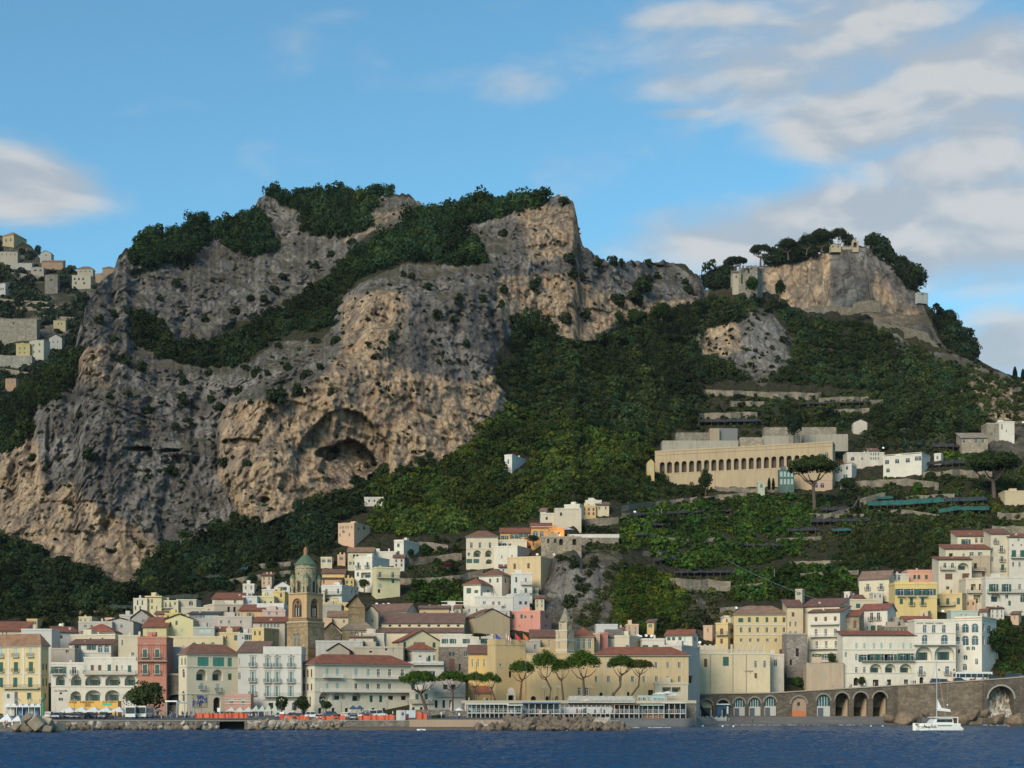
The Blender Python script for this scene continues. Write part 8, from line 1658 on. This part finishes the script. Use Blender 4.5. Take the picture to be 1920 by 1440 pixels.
r = find('long cream hotel'); t_ = text('HOTEL RESIDENCE', 1.1, (0, 0, 0), plain('faded_lettering', (.40, .38, .33), .8)); t_.parent = r; t_.location = (4.6, -.1, zat(1274, r.location.y) - r.location.z); t_.rotation_euler = (R(90), 0, 0)
D = 436; m = MB(); ym = plain('yellow_board', (.62, .36, .07), .7); m.box(xat(128, D), xat(221, D), D, D + 4, gz(D), zat(1314, D), ym); b = fobj(m, 'banner_wall', 'long yellow shop board with brown and green lettering over the awnings', 'sign')
bi = plain('brown_ink', (.16, .07, .03), .7); rs = random.Random(4); m = MB()
for a, b_, y, h_ in ((130, 144, 1316.6, .5), (150, 176, 1316.6, .5), (193, 217, 1316.2, .45), (159, 170, 1321.5, 1.1)):      # worn, unreadable lettering
 x = xat(a, D)
 while x < xat(b_, D): w_ = rs.uniform(.12, .3); m.box(x, x + w_, D - .06, D - .01, zat(y, D) - h_ * rs.uniform(.4, .6), zat(y, D) + h_ * rs.uniform(.3, .6), bi); x += w_ + rs.uniform(.08, .25)
m.box(xat(192, D), xat(210, D), D - .07, D - .01, zat(1322.3, D), zat(1318.4, D), plain('teal_panel', (.05, .40, .27), .7)); o = m.obj('painted_marks'); o.parent = b; o.matrix_parent_inverse = rootinv(b)
r = find('pink red palazzo'); D = r.location.y; m = MB(); pm_ = plaster((.36, .13, .09))
for px in (260, 266, 279, 283.5, 288, 301, 306, 310): m.box(xat(px, D) - .13, xat(px, D) + .13, D - .07, D, zat(1266, D), zat(1211, D), pm_)
o = m.obj('pilaster'); o.parent = r; o.matrix_parent_inverse = rootinv(r)
def awning(label, x0, x1, y0, y1, D, n, c=(.62, .62, .60), dep=5, group='white awnings on the waterfront'):
 mt = plain('canvas', c, .8); root = empty('awning', (xat(x0, D), D, gz(D))); tag(root, label, 'awning', group); X0, X1 = 0, xat(x1, D) - xat(x0, D); z0 = zat(y1, D) - gz(D); z1 = zat(y0, D) - gz(D); m = MB(); w = (X1 - X0) / n
 for i in range(n):
  a, b = X0 + w * i, X0 + w * (i + 1); ap = ((a + b) / 2, dep / 2, z1); q = [(a, 0, z0), (b, 0, z0), (b, dep, z0), (a, dep, z0)]
  for k in range(4): m.poly([q[k], q[(k + 1) % 4], ap], mt)
  m.box(a, b, -.03, .0, z0 - .3, z0, mt)
 link('canopy', m.mesh('canopy'), root); m = MB()
 for i in range(n + 1): m.box(X0 + w * i - .05, X0 + w * i + .05, .05, .15, 0, z0, M_WHITE); m.box(X0 + w * i - .05, X0 + w * i + .05, dep - .1, dep, 0, z0, M_WHITE)
 link('frame', m.mesh('frame'), root)
awning('wide white peaked awnings under the yellow board', 114, 230, 1325, 1333, 427, 5, dep=6)
awning('white pointed tent at the left picture edge', -2, 22, 1338, 1351, 334, 1, dep=3, group='pointed white tents'); awning('white pointed tent left of the concrete blocks', 23, 38, 1341, 1350, 334, 1, dep=2.4, group='pointed white tents')
m = MB(); m.box(xat(-60, 334), xat(44, 334), 330, 345, -1, .95, M_QUAY); fobj(m, 'pier', 'low stone pier carrying the pointed white tents', 'pier')
awning('grey shaded awnings right of the white ones', 230, 300, 1328, 1334, 424, 4, (.22, .23, .24)); awning('cream awnings of the striped pavilion cafe', 424, 472, 1325, 1333, 432, 3, (.52, .50, .42)); awning('pale green and cream awnings before the grey base of the white palazzo', 472, 520, 1322, 1332, 432, 4, (.42, .45, .36))
awning('dark blue awning of the hotel cafe', 655, 680, 1322, 1328, 440, 2, (.03, .06, .13), 2.5); awning('white scalloped awning under the yellow palazzo', 8, 76, 1318, 1324, 436, 6, (.6, .6, .58), 3)
D = 438; m = MB(); m.box(xat(33, D), xat(72, D), D, D + 2, gz(D), zat(1321, D), plain('blue_mural', (.10, .20, .34), .7, var=.5)); m.box(xat(54, D), xat(62, D), D - .05, D, zat(1338, D), zat(1326, D), plain('poster_cream', (.5, .45, .3), .8, var=.4)); m.box(xat(42, D), xat(47, D), D - .05, D, gz(D), zat(1330, D), M_DARK); fobj(m, 'painted_shopfront', 'blue painted shop front with a cream panel under the yellow palazzo', 'shop front')
D = 437; m = MB(); m.box(xat(6, D), xat(27, D), D, D + 3, gz(D), zat(1297, D), plaster(WHITE)); m.box(xat(13, D), xat(18, D), D - .04, D, zat(1309, D), zat(1301, D), M_GREEN); fobj(m, 'kiosk', 'white block kiosk with a green window at the left edge', 'kiosk')
r = find('cream corner palazzo'); Dm = 436.5; mm, k, b = newmat('ceramic_mural'); p = wpos(k); n = k.noise(p, .42, 4, .6); v = k.new('ShaderNodeTexVoronoi'); k.put(v.inputs['Vector'], p); v.inputs['Scale'].default_value = 1.6
k.put(b.inputs['Base Color'], k.mix(k.rng(n, .47, .52), k.mix(k.rng(v.outputs[0], .2, .5), (.42, .30, .09), (.40, .36, .20)), (.05, .06, .22))); m = MB();
hs = r.rotation_euler.z; m.box(1.6, 6.0, -.12, -.02, zat(1326, Dm) - r.location.z, zat(1303, Dm) - r.location.z, mm); o = m.obj('mural', r)
D = 414; m = MB()
for x0, x1, yt in ((308, 332, 1316), (331, 361, 1319)):
 a, b_ = xat(x0, D), xat(x1, D); z = zat(yt, D); m.box(a, b_, D, D + 4, z, z + .35, M_METAL if x0 > 320 else M_WHITE)
 for x in (a + .15, (a + b_) / 2 if x0 > 320 else a + .6, b_ - .15): m.box(x - .1, x + .1, D + .1, D + .3, gz(D), z, M_METAL)
fobj(m, 'shelter', 'pale steel bus shelter frames before the black arch', 'shelter')
def lamp(label, px, D, h, z, dbl=True):
 m = MB(); m.lathe([(.16, 0), (.12, .6), (.06, .8), (.05, h * .8)], M_IRON, (0, 0, 0), 8)
 r = empty('street_lamp', (xat(px, D), D, z)); tag(r, label, 'street lamp', 'iron street lamps on the seafront');
 for sx in ((-1, 1) if dbl else (0,)): m.tube([(0, 0, h * .78), (sx * .35, 0, h * .86), (sx * .5, 0, h * .92)], .035, M_IRON, 5)
 link('post', m.mesh('post'), r); g = MB()
 for sx in ((-.5, 0, .5) if dbl else (0,)): g.lathe([(.05, 0), (.16, .12), (.16, .38), (.04, .55)], plain('lamp_glass', (.35, .34, .28), .4), (sx, 0, h * (.9 if sx else .96)), 6)
 link('lantern', g.mesh('lantern'), r)
LP = [(34, 430), (56, 430), (78, 430), (140, 412), (365, 414), (378, 414), (528, 425), (606, 425), (640, 425), (726, 425), (766, 425), (806, 425), (1021, 432), (1046, 432), (1106, 432)]
for i, (px, D) in enumerate(LP): lamp('%s iron street lamp from the left on the seafront' % ordw(i + 1), px, D, 4.6, 6.3 if px > 870 else gz(D))
D = 400; m = MB(); m.lathe([(.22, 0), (.22, 5.0), (.3, 5.1), (.3, 5.3), (.1, 5.4), (.08, 6.4)], plain('light_green_post', (.02, .30, .10), .4), (xat(80.5, D), D, gz(D)), 10); m.box(xat(78.5, D), xat(83, D), D - .3, D + .3, gz(D) + 4.2, gz(D) + 4.9, plain('navy_box', (.02, .03, .08), .5)); fobj(m, 'harbour_light', 'bright green harbour light post beside the concrete blocks', 'light post')
for (px, D, z, h_, lab) in ((893, 434, 4.6, 13, 'tall dark pole against the bright yellow wing'), (986, 433, 6.3, 15, 'tall dark pole dividing the ochre convent walls'), (410, 404, 2.5, 2.6, 'white notice sign on a post before the arch door')):
 m = MB(); m.tube([(0, 0, 0), (0, 0, h_)], .09, M_IRON, 6);
 if h_ < 4: m.box(-.35, .35, -.08, -.02, 1.6, 2.6, M_WHITE)
 o = m.obj('pole', None, (xat(px, D), D, z)); tag(o, lab, 'pole')
def net(label, pts, D, z0, hh, seed):
 rs = random.Random(seed); m = MB(); om, k, b = newmat('orange_netting'); k.put(b.inputs['Base Color'], k.mix(k.noise(wpos(k), 2.0, 4), (.42, .06, .02), (.58, .14, .07))); b.inputs['Roughness'].default_value = .7
 xs = []; x = pts[0]
 while x < pts[1]: xs.append(x); x += 3.2
 V = [(xat(x, D), D + rs.uniform(-.25, .25), z0, z0 + hh * rs.uniform(.7, 1.15)) for x in xs]
 for a, b_ in zip(V, V[1:]): m.poly([(a[0], a[1], a[2]), (b_[0], b_[1], b_[2]), (b_[0], b_[1], b_[3]), (a[0], a[1], a[3])], om)
 fobj(m, 'safety_netting', label, 'netting', 'orange safety netting on the quay')
net('long sagging orange netting over the culvert', (366, 468), 378, gz(378) + .6, 1.3, 1); net('orange netting by the red booth', (528, 580), 384, gz(384), 1.2, 2); net('orange netting before the lower parked cars', (596, 650), 384, gz(384), 1.1, 3); net('orange netting left of the grey site cabin', (672, 742), 384, gz(384), 1.3, 4); net('orange netting right of the glass screens', (781, 802), 392, gz(392), 1.7, 5)
D = 381; m = MB(); m.box(xat(743, D), xat(751, D), D, D + 2, gz(D), gz(D) + 2.4, plain('cabin_cream', (.45, .44, .36), .6)); m.box(xat(751, D), xat(760, D), D, D + 2, gz(D), gz(D) + 2.4, plain('cabin_grey', (.36, .37, .38), .6)); m.box(xat(753, D), xat(757, D), D - .05, D, gz(D) + 1.2, gz(D) + 1.9, INK); fobj(m, 'site_cabin', 'cream and grey site cabin on the sea wall', 'cabin')
D = 382; m = MB(); m.box(xat(761.5, D), xat(766.5, D), D, D + .8, gz(D), gz(D) + 1.5, plain('red_tank', (.35, .04, .03), .5)); fobj(m, 'red_tank', 'red box beside the grey site cabin', 'box'); D = 384; m = MB(); m.box(xat(524.5, D), xat(532.5, D), D, D + 1, gz(D), gz(D) + 1.5, plain('red_booth', (.4, .04, .04), .5)); m.box(xat(524, D), xat(533, D), D - .1, D + 1.1, gz(D) + 1.5, gz(D) + 1.9, M_WHITE); fobj(m, 'ticket_booth', 'small red and white booth left of the lower parked cars', 'booth')
D = 424; m = MB(); z = 3; m.lathe([(.9, 0), (.75, .5), (.45, 1.6), (.35, 1.7)], plaster((.52, .50, .45)), (0, 0, 0), 10); m.lathe([(.12, 1.7), (.28, 2.2), (.32, 2.9), (.2, 3.3), (.12, 3.4), (.16, 3.65), (.05, 3.85)], plain('bronze', (.05, .07, .06), .5), (0, 0, 0), 8); o = m.obj('monument', None, (xat(550, D), D, gz(D))); tag(o, 'bronze figure on a pale pedestal in front of the grey base', 'monument')
D = 412; m = MB();
for i in range(9): x = xat(749 + i * 3.6, D); m.box(x - .04, x + .04, D, D + .1, gz(D), gz(D) + 2.0, M_WHITE)
m.box(xat(749, D), xat(779, D), D + .03, D + .06, gz(D), gz(D) + 1.9, plain('frosted_screen', (.35, .42, .48), .4)); fobj(m, 'glass_screen', 'row of pale blue glass screens above the site cabin', 'screen')
r = find('tall yellow tower block'); FL = [('blue', (.03, .05, .3), 929), ('white and red', (.6, .58, .55), 948), ('red', (.5, .03, .03), 966), ('orange red', (.52, .12, .02), 981)]
for i, (cn, c, px) in enumerate(FL):
 D = r.location.y + 1; z = zat(1203, D); m = MB(); m.tube([(0, 0, 0), (0, 0, 3.4)], .05, M_METAL, 5); rt = empty('flag', (xat(px, D), D, z - 1)); tag(rt, '%s flag, %s from the left on the yellow tower block' % (cn, ordw(i + 1)), 'flag', 'flags on the yellow tower block'); link('flagpole', m.mesh('flagpole'), rt)
 m = MB(); mt = plain('flag_cloth', c, .8)
 for q in range(5): a = .05 + q * .3; m.poly([(a, .12 * math.sin(q * 1.3), 3.3 - q * .28), (a + .3, .12 * math.sin((q + 1) * 1.3), 3.3 - (q + 1) * .28), (a + .3, .12 * math.sin((q + 1) * 1.3), 2.1 - (q + 1) * .3), (a, .12 * math.sin(q * 1.3), 2.1 - q * .22)], mt if not (i == 1 and q in (1, 3)) else plain('flag_red', (.45, .02, .03), .8))
 link('cloth', m.mesh('cloth'), rt)
D = r.location.y; m = MB(); pc = plaster((.55, .55, .52)); z0 = 6.3
m.box(xat(950, D) , xat(953, D), D - .35, D, z0 - 1, zat(1302, D), pc); m.box(xat(963.5, D), xat(966.5, D), D - .35, D, z0 - 1, zat(1302, D), pc); m.box(xat(949.5, D), xat(967, D), D - .4, D, zat(1303.5, D), zat(1300.5, D), pc)
m.poly([(xat(958.3, D) + a, D - .3, zat(1300.5, D) + b_) for a, b_ in arch_pts(1.9, 1.7)], pc); o = m.obj('portal'); o.parent = r; o.matrix_parent_inverse = rootinv(r)
# ------------------------------------------------------------ bathing pavilions over the shore
M_WW = plain('weathered_white', (.40, .40, .385), .7, var=.25)
def pavilion(label, x0, x1, D, zf, yr, yf, rail='white', roofc=(.6, .6, .58), n=6, stilts=True, back=(.30, .33, .33), dep=8, posts=True):
 root = empty('bathing_pavilion', (xat(x0, D), D, 0)); tag(root, label, 'pavilion', 'bathing pavilions over the shore'); W = xat(x1, D) - xat(x0, D); zr = zat(yr, D); zf = zat(yf, D)
 m = MB(); m.box(0, W, 0, dep, zf - .25, zf, M_WW); link('deck', m.mesh('deck'), root)
 if roofc: m = MB(); m.box(-.2, W + .2, -.4, dep, zr - .12, zr + .12, plain('pavilion_roof', roofc, .7)); link('roof', m.mesh('roof'), root)
 m = MB();
 for i in range(n + 1):
  x = W * i / n
  if roofc or posts: m.box(x - .08, x + .08, 0, .16, zf, zr, M_WW)
  if stilts: m.box(x - .1, x + .1, .1, .3, -.5, zf - .25, M_WW if i % 2 else M_FRAMED)
 for z in (zf + .95, zf + .55): m.box(0, W, .02, .07, z - .03, z + .03, M_WW)
 nb = int(W / .5)
 for i in range(nb): x = W * (i + .5) / nb; m.box(x - .03, x + .03, .03, .07, zf, zf + .95, M_WW)
 link('railing', m.mesh('railing'), root)
 m = MB(); m.box(.2, W - .2, dep - .4, dep - .2, zf, (zr if roofc else zf + 1.6), plain('pavilion_glazing', back, .3, var=.5))
 rs = random.Random(int(x0))
 for i in range(n * 2): x = W * rs.random(); h_ = rs.uniform(.6, 1.3); m.box(x - .25, x + .25, 2, 2.6, zf, zf + h_, plain('deck_things', rs.choice([(.5, .5, .48), (.4, .12, .08), (.10, .2, .35), (.3, .28, .2)]), .7))
 link('interior', m.mesh('interior'), root)
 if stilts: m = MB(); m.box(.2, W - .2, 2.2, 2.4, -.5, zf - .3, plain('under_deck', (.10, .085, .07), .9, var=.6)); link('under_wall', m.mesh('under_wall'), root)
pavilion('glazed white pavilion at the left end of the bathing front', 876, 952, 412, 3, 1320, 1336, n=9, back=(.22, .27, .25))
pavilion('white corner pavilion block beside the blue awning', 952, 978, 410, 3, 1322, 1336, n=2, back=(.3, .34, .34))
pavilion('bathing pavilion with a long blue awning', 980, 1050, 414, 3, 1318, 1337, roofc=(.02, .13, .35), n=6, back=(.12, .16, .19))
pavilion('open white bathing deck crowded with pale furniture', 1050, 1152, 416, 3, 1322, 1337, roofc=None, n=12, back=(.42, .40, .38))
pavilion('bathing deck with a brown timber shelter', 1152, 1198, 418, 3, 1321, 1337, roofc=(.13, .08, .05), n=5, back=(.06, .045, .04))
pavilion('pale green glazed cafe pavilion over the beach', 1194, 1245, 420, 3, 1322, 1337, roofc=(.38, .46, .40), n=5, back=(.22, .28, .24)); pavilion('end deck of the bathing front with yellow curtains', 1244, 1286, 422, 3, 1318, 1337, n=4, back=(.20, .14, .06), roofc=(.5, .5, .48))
pavilion('upper pale green glass terrace above the cafe pavilion', 1196, 1250, 428, 6, 1307, 1315, roofc=None, n=6, stilts=False, back=(.30, .42, .36), dep=3); pavilion('upper pale deck with railings above the middle of the bathing front', 1065, 1190, 427, 6, 1309, 1316, roofc=None, n=10, stilts=False, back=(.36, .35, .31), dep=2)
D = 421; m = MB(); m.box(xat(1205, D), xat(1244, D), D - .5, D, 0, zat(1339, D), plain('brown_boards', (.22, .12, .06), .8, var=.4)); fobj(m, 'board_fence', 'brown board fence under the cafe pavilion', 'fence')
D = 476; m = MB()
for i in range(60): x = xat(1282 + i * 1.35, D); m.box(x - .05, x + .05, D, D + .1, .6, 2.4 + .3 * math.sin(i), M_WHITE)
m.box(xat(1282, D), xat(1362, D), D + .02, D + .06, 1.9, 2.0, M_WHITE); fobj(m, 'beach_fence', 'ragged pale fence across the shingle', 'fence')
for i, px in enumerate((1293, 1313.5, 1333, 1354)): m = MB(); m.lathe([(.18, 0), (.16, 3.4), (.05, 3.6)], plain('pale_post', (.42, .40, .34), .8), (xat(px, 478), 478, 1), 6); fobj(m, 'beach_post', '%s pale post from the left on the beach' % ordw(i + 1), 'post', 'pale posts before the boathouse arches')
def parasol(label, px, D, z, r_, h_, c, closed=False, grp='parasols on the seafront'):
 root = empty('parasol', (xat(px, D), D, z)); tag(root, label, 'parasol', grp); m = MB(); m.tube([(0, 0, 0), (0, 0, h_)], .05, M_METAL, 6); link('pole', m.mesh('pole'), root); m = MB(); mt = plain('parasol_cloth', c, .8)
 m.lathe([(r_, h_ - .7), (r_ * .55, h_ - .3), (.05, h_ + .05)] if not closed else [(.15, h_ * .35), (.28, h_ * .5), (.18, h_ * .8), (.04, h_ + .1)], mt, (0, 0, 0), 8, False); link('canopy', m.mesh('canopy'), root)
for i, (px, D, z, r_, h_, c, cl) in enumerate([(846, 425, 2.8, .3, 4, (.55, .42, .36), True), (873, 425, 2.8, .3, 4, (.52, .42, .38), True), (861, 420, 2.7, 1.4, 2.4, (.6, .6, .58), False), (1100, 424, 5.0, 1.5, 2.6, (.52, .42, .33), False), (1238, 441, 6.3, 2.6, 3.2, (.6, .6, .6), False), (1252, 441, 6.3, 2.6, 3.4, (.6, .6, .6), False), (1262, 440, 6.3, 2.2, 2.9, (.6, .6, .6), False), (1300, 494, 9.3, 1.2, 3.0, (.5, .48, .42), True), (1308, 494, 9.3, 1.2, 3.0, (.5, .48, .42), True)]):
 parasol('%s %s parasol from the left along the bathing front' % (ordw(i + 1), 'closed' if cl else 'open pale'), px, D, z, r_, h_, c, cl)
parasol('white garden parasol on the orange villa terrace', 1066, 615, zat(1003, 615), 2.2, 2.6, (.6, .6, .6), False, 'hillside parasols')
D = 497; m = MB(); m.box(xat(1338, D), xat(1380, D), D, D + 3, crest_z(1360), crest_z(1360) + 2.6, plain('blue_tarpaulin', (.01, .12, .30), .6)); m.box(xat(1344, D), xat(1376, D), D - 1.4, D, crest_z(1360) + 1.4, crest_z(1360) + 2.1, plain('blue_tarpaulin', (.01, .12, .30), .6)); fobj(m, 'blue_stall', 'blue awning stall on the coast road', 'stall')
wood('vine_pergola', 'leafy pergola over the coast road cafe', [[(1482, 1281), (1540, 1279), (1575, 1284), (1560, 1290), (1490, 1290)]], 4, 'scrub', (.8, 1.3), (.03, .065, .015), 61, sink=-.6)
blob_tree('green vine climbing the white apartment house corner', 1560, 1262, 18, 40, 505, (.04, .07, .018)); blob_tree('palm on the coast road left of the blue stall', 1336, 1298, 12, 22, 498, (.03, .06, .02)); blob_tree('palm right of the blue stall', 1366, 1296, 12, 22, 499, (.035, .06, .02)); blob_tree('small palm before the pillared house', 1392, 1297, 10, 14, 499, (.04, .07, .02))
blob_tree('roof garden shrubs on the white slab building', 900, 1193, 40, 8, 478, (.03, .05, .02), 'bush', 'shrub', 'shrub'); blob_tree('bushes on the slope under the lower street terrace', 820, 1348, 34, 10, 410, (.03, .06, .02), 'bush', 'shrub', 'shrub'); blob_tree('crimson bougainvillea beside the white tower terraces', 840, 1062, 22, 9, 600, (.14, .015, .035), 'bush', 'bougainvillea', 'shrub'); blob_tree('crimson creeper beside the peach villa', 708, 986, 16, 8, 668, (.14, .02, .04), 'bush', 'creeper', 'shrub')
r = find('cream house with a roof terrace'); D = r.location.y; m = MB(); pc = plaster((.56, .52, .42)); zb_ = zat(1226, D)
for px in (1332, 1374, 1399): m.tube([(xat(px, D), D - .12, zat(1300, D)), (xat(px, D), D - .12, zb_)], .1, M_FRAMED, 5)
m.box(xat(1396, D), xat(1412, D), D - .2, D, zat(1259, D), zat(1257, D), M_FRAMED)
for px in list(range(1312, 1440, 10)): m.box(xat(px, D) - .3, xat(px, D) + .3, D + .1, D + .7, zb_, zat(1208, D), pc)
for px in range(1312, 1432, 10):
 for q in range(1, 6): x = xat(px + q * 1.65, D); m.box(x - .09, x + .09, D + .3, D + .45, zb_ + .3, zb_ + 1.2, pc)
m.box(xat(1312, D), xat(1438, D), D + .2, D + .5, zb_ + 1.2, zb_ + 1.4, pc); m.box(xat(1312, D), xat(1345, D), D + 5, D + 5.5, zb_, zat(1209, D), pc); o = m.obj('pillar'); o.parent = r; o.matrix_parent_inverse = rootinv(r)
D0, D1 = 690, 520; m = MB(); a, b_ = P(1240, 965, 680), P(1545, 1128, 545); pts = [a.lerp(b_, t / 12) - Vector((0, 0, 4 * math.sin(math.pi * t / 12))) for t in range(13)]; m.tube(pts, .09, M_METAL, 4); fobj(m, 'cable', 'thin ropeway cable slanting over the lemon terraces', 'cable')
for px, py in ((1240, 967), (1452, 1082)): D = float(S0.sample(px, py)) - 5; m = MB(); m.tube([(0, 0, -6), (0, 0, 3)], .15, M_METAL, 5); o = m.obj('cable_pylon', None, P(px, py, D)); tag(o, '%s pylon of the thin ropeway' % ('upper' if px < 1300 else 'lower'), 'pylon')
for i, (px, py) in enumerate(((1023, 1000), (1050, 1001))):
 D = 610; l = bpy.data.lights.new('wall_lamp', 'POINT'); l.energy = 260; l.color = (1, .6, .25); l.shadow_soft_size = .3; o = bpy.data.objects.new('wall_lamp', l); COL.objects.link(o); o.location = P(px, py, float(S0.sample(px, 1012)) - 5.0)
slab('rough stone wall under the white villa garden parapet', 1088, 1160, 1008, 1026, 611.5, stone((.27, .22, .17)), 5)
D = 600; m = MB(); m.box(xat(1062, 622), xat(1158, 622), 612, 612.4, zat(1008, 612), zat(1001.5, 612), plaster((.58, .58, .57))); fobj(m, 'garden_rail', 'long white scalloped parapet of the villa garden', 'parapet')
# ------------------------------------------------------------ thin sea haze
def haze():
 m = bpy.data.materials.new('haze'); m.use_nodes = True; k = NT(m.node_tree); k.n.clear(); o = k.new('ShaderNodeOutputMaterial'); v = k.new('ShaderNodeVolumePrincipled')
 v.inputs['Color'].default_value = (.80, .88, 1, 1); v.inputs['Density'].default_value = .00002; v.inputs['Anisotropy'].default_value = .2; k.l.new(v.outputs[0], o.inputs['Volume'])
 b = MB(); b.box(-2600, 2600, -1600, 3100, -3, 520, m); b.mats = [m]; tag(b.obj('haze'), 'thin bluish haze between the sea and the far hill', 'haze', None, 'stuff')
haze()
